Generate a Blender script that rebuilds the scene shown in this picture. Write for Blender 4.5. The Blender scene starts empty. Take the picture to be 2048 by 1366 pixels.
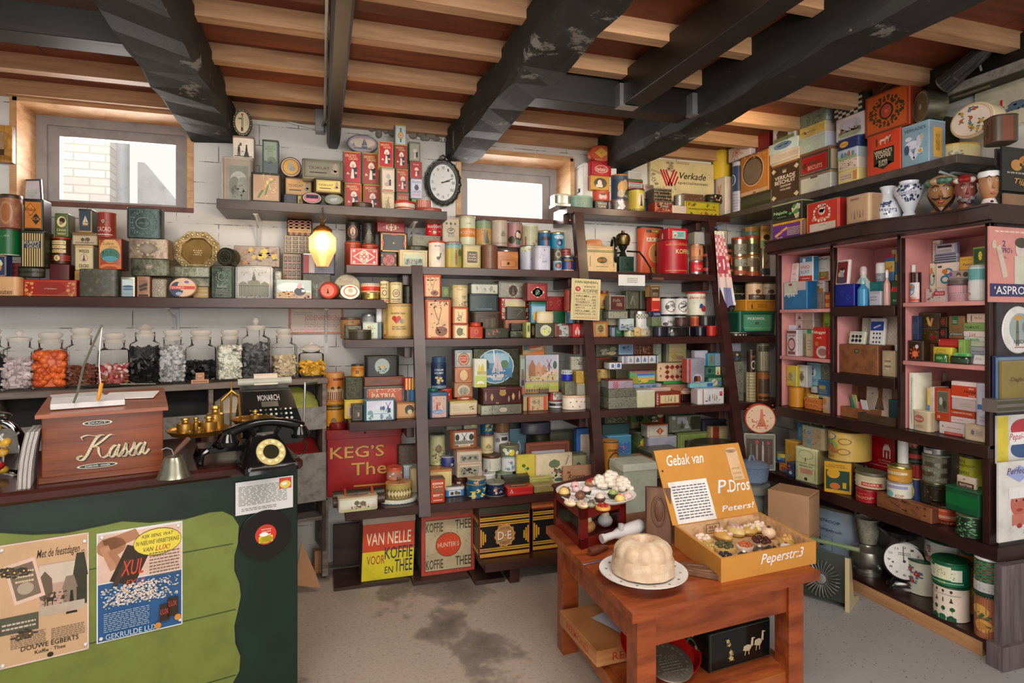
import bpy,bmesh,math,random
from mathutils import Vector,Matrix
PI=math.pi
C=bpy.context.scene.collection
scn=bpy.context.scene
# camera, world, light, exposure
F,H,HY,PX=1200.0,1.46,640.0,1024.0
YAW=math.radians(17.7)
SA,CA=math.sin(YAW),math.cos(YAW)
cd=bpy.data.cameras.new('camera');cam=bpy.data.objects.new('camera',cd);C.objects.link(cam)
cam.location=(0,0,H);cam.rotation_euler=(PI/2,0,-YAW)
cd.sensor_width=36;cd.lens=36*F/2048;cd.shift_y=-(683-HY)/2048;cd.clip_start=.05
scn.camera=cam
vs=scn.view_settings
vs.view_transform='Standard';vs.look='None';vs.gamma=1;vs.use_curve_mapping=False
vs.exposure=0.42
w=bpy.data.worlds.new('world');scn.world=w;w.use_nodes=True
bg=w.node_tree.nodes['Background'];bg.inputs[0].default_value=(1,.965,.92,1);bg.inputs[1].default_value=.42
wt=w.node_tree;wc=wt.nodes.new('ShaderNodeTexCoord');ws=wt.nodes.new('ShaderNodeSeparateXYZ');wr=wt.nodes.new('ShaderNodeMapRange')
wt.links.new(wc.outputs['Generated'],ws.inputs[0]);wt.links.new(ws.outputs[1],wr.inputs[0]);wr.inputs[1].default_value=.05;wr.inputs[2].default_value=.4;wr.inputs[3].default_value=.36;wr.inputs[4].default_value=.76;wt.links.new(wr.outputs[0],bg.inputs[1])
def lamp(name,kind,loc,energy,color=(1,.9,.78),size=1.0,aim=None,sy=None,spot=None):
 l=bpy.data.lights.new(name,kind);l.energy=energy;l.color=color
 if kind=='AREA':
  l.size=size
  if sy:l.shape='RECTANGLE';l.size_y=sy
 else:l.shadow_soft_size=size
 o=bpy.data.objects.new(name,l);C.objects.link(o);o.location=loc
 if spot:l.spot_size=spot;l.spot_blend=.6
 if aim:o.rotation_euler=(Vector(aim)-Vector(loc)).to_track_quat('-Z','Y').to_euler()
 return o
lamp('door_daylight','AREA',(.3,-2.2,1.7),82,(1,.96,.91),3.2,(1.0,3,1.2),2.2)  # broad fill light added behind the camera; no door is built there
lamp('ceiling_light','AREA',(1.1,.9,2.46),26,(1,.92,.82),1.0,(1.3,3,.9),.5)  # soft fill added under the ceiling, has no fixture
lamp('ceiling_light','AREA',(-.6,.9,2.46),18,(1,.92,.82),.8,(-.5,3,1.0),.5)  # second added fill, likewise without a fixture
lamp('corner_spot','SPOT',(2.2,2.5,2.42),16,(1,.78,.5),.08,(2.3,3.7,2.3),spot=2.0)
# pixel -> place on a plane of the room
def ray(px,py):
 a=(px-PX)/F
 return SA+a*CA,CA-a*SA,(HY-py)/F
def atY(px,py,Y):
 r=ray(px,py);t=Y/r[1];return Vector((r[0]*t,Y,H+r[2]*t))
def atX(px,py,X):
 r=ray(px,py);t=X/r[0];return Vector((X,r[1]*t,H+r[2]*t))
def atZ(px,py,Z):
 r=ray(px,py);t=(Z-H)/r[2];return Vector((r[0]*t,r[1]*t,Z))
def zat(py,X,Y):return H+(HY-py)/F*(X*SA+Y*CA)
LK=.197
def leanY(z):return 3.48+LK*(z-1.772)
# materials
def lin(c):c/=255;return c/12.92 if c<=.04045 else((c+.055)/1.055)**2.4
def rgb(h):
 if len(h)==3:h=''.join(x*2 for x in h)
 return tuple(lin(int(h[i:i+2],16))for i in(0,2,4))+(1,)
MATS={}
def newmat(name):
 m=bpy.data.materials.new(name);m.use_nodes=True;nt=m.node_tree
 return m,nt,nt.nodes['Principled BSDF']
def nd(nt,t,**k):
 n=nt.nodes.new(t)
 for a,v in k.items():
  if a.startswith('i_'):
   key=a[2:];n.inputs[int(key)if key.isdigit()else key].default_value=v
  else:setattr(n,a,v)
 return n
def ramp(nt,stops,interp='LINEAR'):
 n=nt.nodes.new('ShaderNodeValToRGB');cr=n.color_ramp;cr.interpolation=interp
 while len(cr.elements)>1:cr.elements.remove(cr.elements[-1])
 for i,(p,c)in enumerate(stops):
  e=cr.elements[0]if i==0 else cr.elements.new(p)
  e.position=p;e.color=c
 return n
def coords(nt,scale=(1,1,1),rnd=True):
 tc=nd(nt,'ShaderNodeTexCoord');mp=nd(nt,'ShaderNodeMapping');mp.inputs['Scale'].default_value=scale
 nt.links.new(tc.outputs['Object'],mp.inputs['Vector'])
 if rnd:
  oi=nd(nt,'ShaderNodeObjectInfo');cx=nd(nt,'ShaderNodeCombineXYZ')
  mu=nd(nt,'ShaderNodeMath',operation='MULTIPLY',i_1=37.0)
  nt.links.new(oi.outputs['Random'],mu.inputs[0]);nt.links.new(mu.outputs[0],cx.inputs[0]);nt.links.new(mu.outputs[0],cx.inputs[2])
  nt.links.new(cx.outputs[0],mp.inputs['Location'])
 return mp.outputs[0]
def M(code):
 """hex colour + finish letter: none painted tin, M bare metal, P paper, G gloss, W old wood;  c1+c2+c3@scale noise picture, %scale cells, ^scale embossed metal"""
 if code in MATS:return MATS[code]
 m,nt,b=newmat(code);L=nt.links
 if'+'in code:
  for sep in'@%^':
   if sep in code:cols,sc=code.split(sep);break
  cols=[rgb(x)for x in cols.split('+')];sc=float(sc);v=coords(nt)
  if sep=='%':
   t=nd(nt,'ShaderNodeTexVoronoi',i_Scale=sc);L.new(v,t.inputs['Vector'])
   sx=nd(nt,'ShaderNodeSeparateColor');L.new(t.outputs['Color'],sx.inputs[0]);out=sx.outputs[0]
  else:
   t=nd(nt,'ShaderNodeTexNoise',i_Scale=sc,i_Detail=4.0,i_Roughness=.62);L.new(v,t.inputs['Vector']);out=t.outputs[0]
  n=len(cols);lo,hi=(.0,1.0)if sep=='%'else(.32,.68)
  r=ramp(nt,[(lo+(hi-lo)*i/n if sep=='%'else lo+(hi-lo)*i/max(1,n-1),c)for i,c in enumerate(cols)],'CONSTANT'if sep=='%'else'LINEAR')
  L.new(out,r.inputs[0]);L.new(r.outputs[0],b.inputs['Base Color']);b.inputs['Roughness'].default_value=.42
  if sep=='^':
   b.inputs['Metallic'].default_value=.55
   bp=nd(nt,'ShaderNodeBump',i_Strength=.8,i_Distance=.004);L.new(out,bp.inputs['Height']);L.new(bp.outputs[0],b.inputs['Normal'])
 else:
  fin=code[-1]if code[-1]in'MPGW'else'';col=rgb(code.rstrip('MPGW'))
  v=coords(nt)
  t=nd(nt,'ShaderNodeTexNoise',i_Scale=9.0 if fin!='W'else 22.0,i_Detail=6.0,i_Roughness=.65);L.new(v,t.inputs['Vector'])
  k={'':.22,'M':.3,'P':.1,'G':.06,'W':.5}[fin]
  d=tuple(x*(1-k)for x in col[:3])+(1,);u=tuple(min(1,x*(1+k*.5))for x in col[:3])+(1,)
  r=ramp(nt,[(.3,d),(.5,col),(.72,u)]);L.new(t.outputs[0],r.inputs[0]);L.new(r.outputs[0],b.inputs['Base Color'])
  b.inputs['Roughness'].default_value={'':.38,'M':.32,'P':.8,'G':.15,'W':.55}[fin]
  b.inputs['Metallic'].default_value=.85 if fin=='M'else 0
 MATS[code]=m;return m
def wood(name,dark,light,scale=(2,30,30),rough=.5,bump=.2,dist=6.0,chips=None):
 if name in MATS:return MATS[name]
 m,nt,b=newmat(name);L=nt.links;v=coords(nt,scale)
 t=nd(nt,'ShaderNodeTexNoise',i_Scale=1.0,i_Detail=7.0,i_Roughness=.6,i_Distortion=dist*.1);L.new(v,t.inputs['Vector'])
 r=ramp(nt,[(.3,rgb(dark)),(.7,rgb(light))]);L.new(t.outputs[0],r.inputs[0]);out=r.outputs[0]
 if chips:
  v2=coords(nt,(1,1,1));t2=nd(nt,'ShaderNodeTexNoise',i_Scale=chips[1],i_Detail=8.0,i_Roughness=.75);L.new(v2,t2.inputs['Vector'])
  r2=ramp(nt,[(chips[2],(0,0,0,1)),(chips[2]+.03,(1,1,1,1))]);L.new(t2.outputs[0],r2.inputs[0])
  mx=nd(nt,'ShaderNodeMix',data_type='RGBA');L.new(r2.outputs[0],mx.inputs[0]);L.new(out,mx.inputs[6]);mx.inputs[7].default_value=rgb(chips[0]);out=mx.outputs[2]
 L.new(out,b.inputs['Base Color']);b.inputs['Roughness'].default_value=rough
 bp=nd(nt,'ShaderNodeBump',i_Strength=bump,i_Distance=.004);L.new(t.outputs[0],bp.inputs['Height']);L.new(bp.outputs[0],b.inputs['Normal'])
 MATS[name]=m;return m
def glassmat(name='clear_glass',tint=(1,1,1,1),refl=.9):
 if name in MATS:return MATS[name]
 m,nt,b=newmat(name);L=nt.links;nt.nodes.remove(b)
 tr=nd(nt,'ShaderNodeBsdfTransparent');tr.inputs[0].default_value=tint
 gl=nd(nt,'ShaderNodeBsdfGlossy');gl.inputs['Roughness'].default_value=.04;gl.inputs[0].default_value=(refl,refl,refl,1)
 lw=nd(nt,'ShaderNodeLayerWeight',i_Blend=.14);mx=nd(nt,'ShaderNodeMixShader')
 L.new(lw.outputs['Fresnel'],mx.inputs[0]);L.new(tr.outputs[0],mx.inputs[1]);L.new(gl.outputs[0],mx.inputs[2])
 L.new(mx.outputs[0],nt.nodes['Material Output'].inputs[0]);MATS[name]=m;return m
def emit(name,col,s):
 if name in MATS:return MATS[name]
 m,nt,b=newmat(name);b.inputs['Base Color'].default_value=rgb(col);b.inputs['Emission Color'].default_value=rgb(col);b.inputs['Emission Strength'].default_value=s
 MATS[name]=m;return m
# mesh builder
class MB:
 def __init__(s):s.v=[];s.f=[];s.m=[];s.mats=[];s.sm=[]
 def mi(s,c):
  if c not in s.mats:s.mats.append(c)
  return s.mats.index(c)
 def add(s,vs,fs,c,T=None,smooth=False):
  o=len(s.v);i=s.mi(c)
  s.v+=[tuple(T@Vector(p))for p in vs]if T else[tuple(p)for p in vs]
  for f in fs:s.f.append([o+k for k in f]);s.m.append(i);s.sm.append(smooth)
  return s
 def build(s,name,parent=None,loc=(0,0,0),rot=(0,0,0)):
  me=bpy.data.meshes.new(name);me.from_pydata(s.v,[],s.f)
  for c in s.mats:me.materials.append(M(c)if isinstance(c,str)else c)
  me.polygons.foreach_set('material_index',s.m);me.polygons.foreach_set('use_smooth',s.sm)
  me.update()
  if any(s.sm):me.set_sharp_from_angle(angle=math.radians(38))
  o=bpy.data.objects.new(name,me);C.objects.link(o);o.location=loc;o.rotation_euler=rot
  if parent:o.parent=parent
  return o
 def box(s,x0,y0,z0,x1,y1,z1,c,T=None):
  v=[(x,y,z)for z in(z0,z1)for y in(y0,y1)for x in(x0,x1)]
  return s.add(v,[(0,2,3,1),(4,5,7,6),(0,1,5,4),(2,6,7,3),(0,4,6,2),(1,3,7,5)],c,T)
 def rbox(s,x0,y0,z0,x1,y1,z1,c,r=.005,T=None,n=3,e=.002):
  """upright box with rounded vertical corners and softened top and bottom edges"""
  pts=outline_rr(x0,y0,x1,y1,r,n);e=min(e,(z1-z0)*.3,r*.9+1e-4)
  ins=outline_rr(x0+e,y0+e,x1-e,y1-e,max(r-e,1e-4),n)
  return s.loft([[(p[0],p[1],z0)for p in ins],[(p[0],p[1],z0+e)for p in pts],[(p[0],p[1],z1-e)for p in pts],[(p[0],p[1],z1)for p in ins]],c,T)
 def loft(s,rings,c,T=None,cap=True,smooth=True,closed=True):
  n=len(rings[0]);v=[p for r in rings for p in r];f=[]
  for i in range(len(rings)-1):
   for j in range(n if closed else n-1):
    k=(j+1)%n;f.append((i*n+j,i*n+k,(i+1)*n+k,(i+1)*n+j))
  if cap:f.append(tuple(range(n-1,-1,-1)));f.append(tuple((len(rings)-1)*n+j for j in range(n)))
  return s.add(v,f,c,T,smooth)
 def lathe(s,prof,c,n=20,T=None,sx=1,sy=1,cap=True):
  return s.loft([[(math.cos(2*PI*j/n)*r*sx,math.sin(2*PI*j/n)*r*sy,z)for j in range(n)]for r,z in prof],c,T,cap)
 def tube(s,pts,r,c,n=8,T=None):
  pts=[Vector(p)for p in pts];rings=[];a=None
  for i,p in enumerate(pts):
   d=(pts[min(i+1,len(pts)-1)]-pts[max(i-1,0)]).normalized()
   if a is None:a=d.orthogonal().normalized()
   a=(a-d*a.dot(d)).normalized();bb=d.cross(a);rr=r[i]if isinstance(r,(list,tuple))else r
   rings.append([tuple(p+(a*math.cos(2*PI*j/n)+bb*math.sin(2*PI*j/n))*rr)for j in range(n)])
  return s.loft(rings,c,T)
 def ball(s,cx,cy,cz,rx,c,ry=None,rz=None,n=10,T=None):
  ry=ry or rx;rz=rz or rx;m=max(4,n//2+1);v=[];f=[]
  for i in range(m+1):
   a=PI*i/m-PI/2
   for j in range(n):v.append((cx+rx*math.cos(a)*math.cos(2*PI*j/n),cy+ry*math.cos(a)*math.sin(2*PI*j/n),cz+rz*math.sin(a)))
  for i in range(m):
   for j in range(n):f.append((i*n+j,i*n+(j+1)%n,(i+1)*n+(j+1)%n,(i+1)*n+j))
  return s.add(v,f,c,T,True)
 def prism(s,poly,y0,y1,c,T=None,smooth=False):
  """outline in x,z swept from y0 to y1"""
  return s.loft([[(p[0],y0,p[1])for p in poly],[(p[0],y1,p[1])for p in poly]],c,T,True,smooth)
 def slab(s,poly,z0,z1,c,T=None,smooth=False):
  return s.loft([[(p[0],p[1],z0)for p in poly],[(p[0],p[1],z1)for p in poly]],c,T,True,smooth)
def outline_rr(x0,y0,x1,y1,r,n=3):
 r=min(r,(x1-x0)/2-1e-5,(y1-y0)/2-1e-5);pts=[]
 for cx,cy,a0 in((x1-r,y1-r,0),(x0+r,y1-r,90),(x0+r,y0+r,180),(x1-r,y0+r,270)):
  for i in range(n+1):
   a=math.radians(a0+90*i/n);pts.append((cx+r*math.cos(a),cy+r*math.sin(a)))
 return pts
def tag(o,label,cat,group=None,kind=None):
 if label:o['label']=label
 if cat:o['category']=cat
 if group:o['group']=group
 if kind:o['kind']=kind
 return o
def struct(mb,name,**k):
 o=mb.build(name,**k);o['kind']='structure';return o
def root(name,label,cat,loc=(0,0,0),rot=(0,0,0),group=None):
 o=bpy.data.objects.new(name,None);C.objects.link(o);o.location=loc;o.rotation_euler=rot;o.empty_display_size=.05
 return tag(o,label,cat,group)
# flat designs (printed on a face)
TXT={}
DEBUG=False
def text_tris(s,bold=0.0,shear=0.0):
 key=(s,bold,shear)
 if key not in TXT:
  cu=bpy.data.curves.new('t','FONT');cu.body=s;cu.resolution_u=2;cu.offset=bold;cu.shear=shear
  o=bpy.data.objects.new('t',cu);C.objects.link(o);bpy.context.view_layer.update()
  me=bpy.data.meshes.new_from_object(o.evaluated_get(bpy.context.evaluated_depsgraph_get()));me.calc_loop_triangles()
  v=[p.co for p in me.vertices];tr=[[(v[i].x,v[i].y)for i in t.vertices]for t in me.loop_triangles]
  bpy.data.objects.remove(o);bpy.data.curves.remove(cu);bpy.data.meshes.remove(me)
  xs=[p[0]for t in tr for p in t]or[0,1];ys=[p[1]for t in tr for p in t]or[0,1]
  x0,x1,y0,y1=min(xs),max(xs),min(ys),max(ys);dx=max(x1-x0,1e-6);dy=max(y1-y0,1e-6)
  TXT[key]=[[((x-x0)/dx-.5,(y-y0)/dy-.5)for x,y in t]for t in tr]
 return TXT[key]
def ell(cx,cy,w,h,n=20,a0=0.):return[(cx+w/2*math.cos(2*PI*i/n+a0),cy+h/2*math.sin(2*PI*i/n+a0))for i in range(n)]
SIL={'mill':[[(.38,0),(.62,0),(.56,.5),(.44,.5)],[(.42,.5),(.58,.5),(.5,.62)],[(.1,.9),(.16,.96),(.52,.54),(.47,.5)],[(.9,.9),(.84,.96),(.48,.54),(.53,.5)],[(.1,.16),(.16,.1),(.53,.5),(.48,.55)],[(.9,.16),(.84,.1),(.47,.5),(.52,.55)]],'ship':[[(.08,.22),(.92,.22),(.78,.02),(.2,.02)],[(.5,.25),(.5,1),(.12,.27)],[(.53,.3),(.53,.9),(.88,.3)]],'man':[[(.4,.84),(.6,.84),(.6,1),(.4,1)],[(.3,.45),(.7,.45),(.66,.83),(.34,.83)],[(.3,0),(.46,0),(.5,.46),(.32,.46)],[(.54,0),(.7,0),(.68,.46),(.5,.46)]],'lady':[[(.41,.82),(.59,.82),(.59,.97),(.41,.97)],[(.36,.5),(.64,.5),(.6,.82),(.4,.82)],[(.12,0),(.88,0),(.62,.52),(.38,.52)]],'tree':[[(.46,0),(.54,0),(.54,.4),(.46,.4)],[(.1,.5),(.3,.3),(.7,.3),(.9,.5),(.85,.8),(.5,1),(.15,.8)]],'house':[[(.08,0),(.92,0),(.92,.55),(.08,.55)],[(0,.55),(1,.55),(.75,1),(.25,1)]],'gable':[[(0,0),(1,0),(1,.6),(0,.6)],[(0,.6),(1,.6),(.65,.9),(.65,1),(.35,1),(.35,.9)]],'bird':[[(.1,.5),(.5,.3),(.8,.45),(.6,.7),(.3,.7)],[(.7,.5),(.95,.75),(.8,.85),(.6,.65)],[(.0,.3),(.3,.5),(.2,.6)]],'horse':[[(.2,.45),(.75,.45),(.75,.72),(.2,.7)],[(.7,.6),(.85,.98),(.97,.85),(.8,.5)],[(.2,0),(.28,0),(.32,.5),(.2,.5)],[(.65,0),(.72,0),(.76,.5),(.64,.5)],[(.05,.3),(.1,.28),(.24,.66),(.2,.7)]],'heart':[[(.5,0),(.95,.55),(.98,.8),(.8,1),(.6,.95),(.5,.8)],[(.5,0),(.5,.8),(.4,.95),(.2,1),(.02,.8),(.05,.55)]],'crown':[[(.1,0),(.9,0),(.9,.3),(.1,.3)],[(.1,.3),(.35,.3),(.1,1)],[(.35,.3),(.65,.3),(.5,1)],[(.65,.3),(.9,.3),(.9,1)]],'leaf':[[(0,.5),(.3,.85),(.7,.8),(1,.5),(.7,.2),(.3,.15)]],'star':[[(.5,1),(.62,.62),(.38,.62)],[(0,.62),(.38,.62),(.3,.38)],[(1,.62),(.7,.38),(.62,.62)],[(.18,0),(.3,.38),(.5,.24)],[(.82,0),(.5,.24),(.7,.38)],[(.38,.62),(.62,.62),(.7,.38),(.5,.24),(.3,.38)]],'bonnet':[[(.2,.7),(.3,.9),(.5,.98),(.7,.9),(.8,.7),(.68,.62),(.32,.62)],[(.3,.02),(.6,.02),(.56,.5),(.4,.56)]],'fowl':[[(.2,.3),(.6,.2),(.8,.5),(.5,.6),(.25,.55)],[(.68,.45),(.74,.95),(.86,.95),(.84,.45)],[(.86,.86),(1,.88),(.86,.95)],[(.3,0),(.34,0),(.4,.3),(.35,.3)],[(.55,0),(.59,0),(.6,.3),(.54,.3)]],}
def design(ops,asp=1.0,seed=0):
 """ops -> [(convex polygon in 0..1 with y up, colour)]; op arguments are percent, y measured downwards. asp: width over height of the face"""
 out=[];rnd=random.Random(seed)
 def rect(cx,cy,w,h,c):out.append(([(cx-w/2,cy-h/2),(cx+w/2,cy-h/2),(cx+w/2,cy+h/2),(cx-w/2,cy+h/2)],c))
 for op in(o.strip()for o in ops.split(';')):
  if not op:continue
  if DEBUG:print('OP',op)
  a=op.split();k=a[0]
  if k in'TUI':
   s=a[1].replace('_',' ');cx,cy,w,h=(float(x)/100 for x in a[2:6]);c=a[6];cy=1-cy
   for t in text_tris(s,.022 if k=='U'else 0.008,.3 if k=='I'else 0):out.append(([(cx+x*w,cy+y*h)for x,y in t],c))
   continue
  if k=='X':
   cx,cy,w,h=(float(x)/100 for x in a[2:6]);cy=1-cy
   for p in SIL[a[1]]:out.append(([(cx+(x-.5)*w,cy+(y-.5)*h)for x,y in p],a[6]))
   continue
  num=[];col=[]
  for x in a[1:]:
   (num if len(num)<{'R':4,'E':4,'F':2,'V':1,'H':1,'K':2,'D':2,'Q':4,'W':2,'L':5,'O':5,'N':2,'G':5,'B':2,'S':5,'A':5}[k]else col).append(x)
  num=[float(x)for x in num]
  if k=='R':rect(num[0]/100,1-num[1]/100,num[2]/100,num[3]/100,col[0])
  elif k=='E':out.append((ell(num[0]/100,1-num[1]/100,num[2]/100,num[3]/100),col[0]))
  elif k=='Q':
   cx,cy,w,h=num[0]/100,1-num[1]/100,num[2]/200,num[3]/200;out.append(([(cx-w,cy),(cx,cy-h),(cx+w,cy),(cx,cy+h)],col[0]))
  elif k=='O':
   cx,cy,w,h,t=num[0]/100,1-num[1]/100,num[2]/100,num[3]/100,num[4]/100
   A,B=ell(cx,cy,w,h,24),ell(cx,cy,w-2*t,h-2*t*asp,24)
   for i in range(24):out.append(([A[i],A[(i+1)%24],B[(i+1)%24],B[i]],col[0]))
  elif k=='F':
   m,t=num[0]/100,num[1]/100;my,ty=m*asp,t*asp
   rect(.5,my+ty/2,1-2*m,ty,col[0]);rect(.5,1-my-ty/2,1-2*m,ty,col[0])
   rect(m+t/2,.5,t,1-2*my,col[0]);rect(1-m-t/2,.5,t,1-2*my,col[0])
  elif k in'VH':
   n=int(num[0]);r=[float(x)/100 for x in col[1:5]]or[0,1,0,1];x0,x1,y0,y1=r
   for i in range(n):
    if k=='V':rect(x0+(x1-x0)*(i+.5)/n,1-(y0+y1)/2,(x1-x0)/n*.5,y1-y0,col[0])
    else:rect((x0+x1)/2,1-(y0+(y1-y0)*(i+.5)/n),x1-x0,(y1-y0)/n*.5,col[0])
  elif k in'KD':
   nx,ny=int(num[0]),int(num[1]);r=[float(x)/100 for x in col[1:5]]or[0,1,0,1];x0,x1,y0,y1=r
   dx,dy=(x1-x0)/nx,(y1-y0)/ny
   for i in range(nx):
    for j in range(ny):
     cx,cy=x0+dx*(i+.5),1-(y0+dy*(j+.5))
     if k=='D':out.append(([(cx-dx/2,cy),(cx,cy-dy/2),(cx+dx/2,cy),(cx,cy+dy/2)],col[0]))
     elif(i+j)%2:rect(cx,cy,dx,dy,col[0])
  elif k=='W':
   cs=col[0].split(',');lf=col[1];r=[float(x)/100 for x in col[2:6]]or[.08,.92,.08,.92];n=int(num[0]);s=num[1]/100
   for i in range(n):
    cx=rnd.uniform(r[0],r[1]);cy=1-rnd.uniform(r[2],r[3])
    for q in range(3):
     a0=rnd.uniform(0,6.3);out.append((ell(cx+math.cos(a0)*s*.8,cy+math.sin(a0)*s*.8*asp,s*.8,s*.4*asp,6,a0),lf))
    c=rnd.choice(cs);a0=rnd.uniform(0,6)
    for q in range(5):out.append((ell(cx+math.cos(a0+q*1.257)*s*.32,cy+math.sin(a0+q*1.257)*s*.32*asp,s*.52,s*.52*asp,7),c))
    out.append((ell(cx,cy,s*.3,s*.3*asp,6),'ec5'if c!='ec5'else'842'))
  elif k=='L':
   n=int(num[0]);cx,cy,w,h=(x/100 for x in num[1:5]);cy=1-cy
   for i in range(n):
    y=cy+h/2-(i+.5)*h/n;x=cx-w/2
    while x<cx+w/2-.01:
     l=min(rnd.uniform(.05,.15)*w,cx+w/2-x);rect(x+l/2,y,l,h/n*.42,col[0]);x+=l+.025*w
  elif k=='N':
   r=[float(x)/100 for x in col[1:5]]or[0.02,.98,0.02,.98]
   cs=col[0].split(',')
   for i in range(int(num[0])):
    s=num[1]/100*rnd.uniform(.5,1.3);out.append((ell(rnd.uniform(r[0]+s/2,r[1]-s/2),1-rnd.uniform(r[2],r[3]),s,s*asp*rnd.uniform(.4,1),5,rnd.uniform(0,3)),rnd.choice(cs)))
  elif k=='G':
   cx,cy,w,h,an=num[0]/100,1-num[1]/100,num[2]/100,num[3]/100,math.radians(num[4]);q=[]
   for x,y in((-w/2,-h/2),(w/2,-h/2),(w/2,h/2),(-w/2,h/2)):q.append((cx+x*math.cos(an)-y/asp*math.sin(an),cy+x*math.sin(an)*asp+y*math.cos(an)))
   out.append((q,col[0]))
  elif k=='S':
   n=int(num[4]);E=ell(num[0]/100,1-num[1]/100,num[2]/100,num[3]/100,n)
   for i,(x,y)in enumerate(E):
    s=.05+.03*(i%2);out.append((ell(x,y,s,s*asp,6),col[0]))
  elif k=='A':
   n=int(num[4]);cx,cy=num[0]/100,1-num[1]/100
   for i in range(n):
    a0=2*PI*i/n;b0=a0+PI/n*.9
    out.append(([(cx,cy),(cx+num[2]/200*math.cos(a0),cy+num[3]/200*math.sin(a0)),(cx+num[2]/200*math.cos(b0),cy+num[3]/200*math.sin(b0))],col[0]))
 return out
def clip_cols(poly,xs):
 """cut a convex polygon at the given x values"""
 res=[];cur=poly
 for x in xs:
  L,R=[],[];n=len(cur)
  for i in range(n):
   a,b=cur[i],cur[(i+1)%n]
   if a[0]<=x:L.append(a)
   if a[0]>=x:R.append(a)
   if(a[0]-x)*(b[0]-x)<0:
    t=(x-a[0])/(b[0]-a[0]);p=(x,a[1]+t*(b[1]-a[1]));L.append(p);R.append(p)
  if len(L)>2:res.append(L)
  cur=R
  if len(cur)<3:return res
 res.append(cur);return res
CXS=[.5+.495*math.sin(math.radians(a))for a in range(-75,90,15)]
def pr(mb,ops,fn,asp,seed=0,cyl=False,off=.0006,step=.00012):
 """print a design with fn(u, v, offset) -> point"""
 last=None;o=off
 for poly,c in design(ops,asp,seed):
  if c!=last:o+=step;last=c
  poly=[(min(max(u,0.004),.996),min(max(v,0.004),.996))for u,v in poly]
  ar=sum(poly[i-1][0]*poly[i][1]-poly[i][0]*poly[i-1][1]for i in range(len(poly)))
  if abs(ar)<1e-7:continue
  if ar<0:poly=poly[::-1]
  for q in(clip_cols(poly,CXS)if cyl else[poly]):
   mb.add([fn(u,v,o)for u,v in q],[tuple(range(len(q)))],c)
def face_front(x0,x1,y,z0,z1):return lambda u,v,o:(x0+(x1-x0)*u,y-o,z0+(z1-z0)*v)
def face_cyl(r,ry,z0,z1,cx=0,cy=0):
 def fn(u,v,o):
  x=(u-.5)*1.98;k=1+o/r*1.6;return(cx+x*r*k,cy-math.sqrt(max(0,1-x*x))*ry*k-o*.3,z0+(z1-z0)*v)
 return fn
def face_top(x0,x1,y0,y1,z):return lambda u,v,o:(x0+(x1-x0)*u,y0+(y1-y0)*v,z+o)
# the room
WY,WX=3.78,3.08
CEIL=2.70
def brickmat():
 m,nt,b=newmat('white_painted_brick');L=nt.links
 tc=nd(nt,'ShaderNodeTexCoord');sp=nd(nt,'ShaderNodeSeparateXYZ');cb=nd(nt,'ShaderNodeCombineXYZ');L.new(tc.outputs['Object'],sp.inputs[0])
 ad=nd(nt,'ShaderNodeMath',operation='ADD');L.new(sp.outputs[0],ad.inputs[0]);L.new(sp.outputs[1],ad.inputs[1]);L.new(ad.outputs[0],cb.inputs[0]);L.new(sp.outputs[2],cb.inputs[1])
 br=nd(nt,'ShaderNodeTexBrick',i_Scale=1.0);L.new(cb.outputs[0],br.inputs['Vector'])
 for k,v in(('Brick Width',.43),('Row Height',.118),('Mortar Size',.0022),('Mortar Smooth',.3)):br.inputs[k].default_value=v
 for k in('Color1','Color2'):br.inputs[k].default_value=(0,0,0,1)
 br.inputs['Mortar'].default_value=(1,1,1,1)
 n=nd(nt,'ShaderNodeTexNoise',i_Scale=5.0,i_Detail=6.0,i_Roughness=.75);L.new(tc.outputs['Object'],n.inputs['Vector'])
 r=ramp(nt,[(.49,(0,0,0,1)),(.56,(1,1,1,1))]);L.new(n.outputs[0],r.inputs[0])
 mu=nd(nt,'ShaderNodeMath',operation='MULTIPLY');L.new(br.outputs['Color'],mu.inputs[0]);L.new(r.outputs[0],mu.inputs[1])
 n2=nd(nt,'ShaderNodeTexNoise',i_Scale=26.0,i_Detail=5.0,i_Roughness=.7);L.new(tc.outputs['Object'],n2.inputs['Vector'])
 r2=ramp(nt,[(.69,(0,0,0,1)),(.73,(1,1,1,1))]);L.new(n2.outputs[0],r2.inputs[0])
 mxm=nd(nt,'ShaderNodeMath',operation='MAXIMUM');L.new(mu.outputs[0],mxm.inputs[0]);L.new(r2.outputs[0],mxm.inputs[1])
 n3=nd(nt,'ShaderNodeTexNoise',i_Scale=2.2,i_Detail=3.0);L.new(tc.outputs['Object'],n3.inputs['Vector'])
 rb=ramp(nt,[(.3,rgb('cfccc6')),(.7,rgb('e4e2de'))]);L.new(n3.outputs[0],rb.inputs[0])
 mx=nd(nt,'ShaderNodeMix',data_type='RGBA');L.new(mxm.outputs[0],mx.inputs[0]);L.new(rb.outputs[0],mx.inputs[6]);mx.inputs[7].default_value=rgb('4a4540')
 L.new(mx.outputs[2],b.inputs['Base Color']);b.inputs['Roughness'].default_value=.7
 bp=nd(nt,'ShaderNodeBump',i_Strength=.5,i_Distance=.006,invert=True);L.new(br.outputs['Color'],bp.inputs['Height']);L.new(bp.outputs[0],b.inputs['Normal'])
 return m
BRICK=brickmat()
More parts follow.
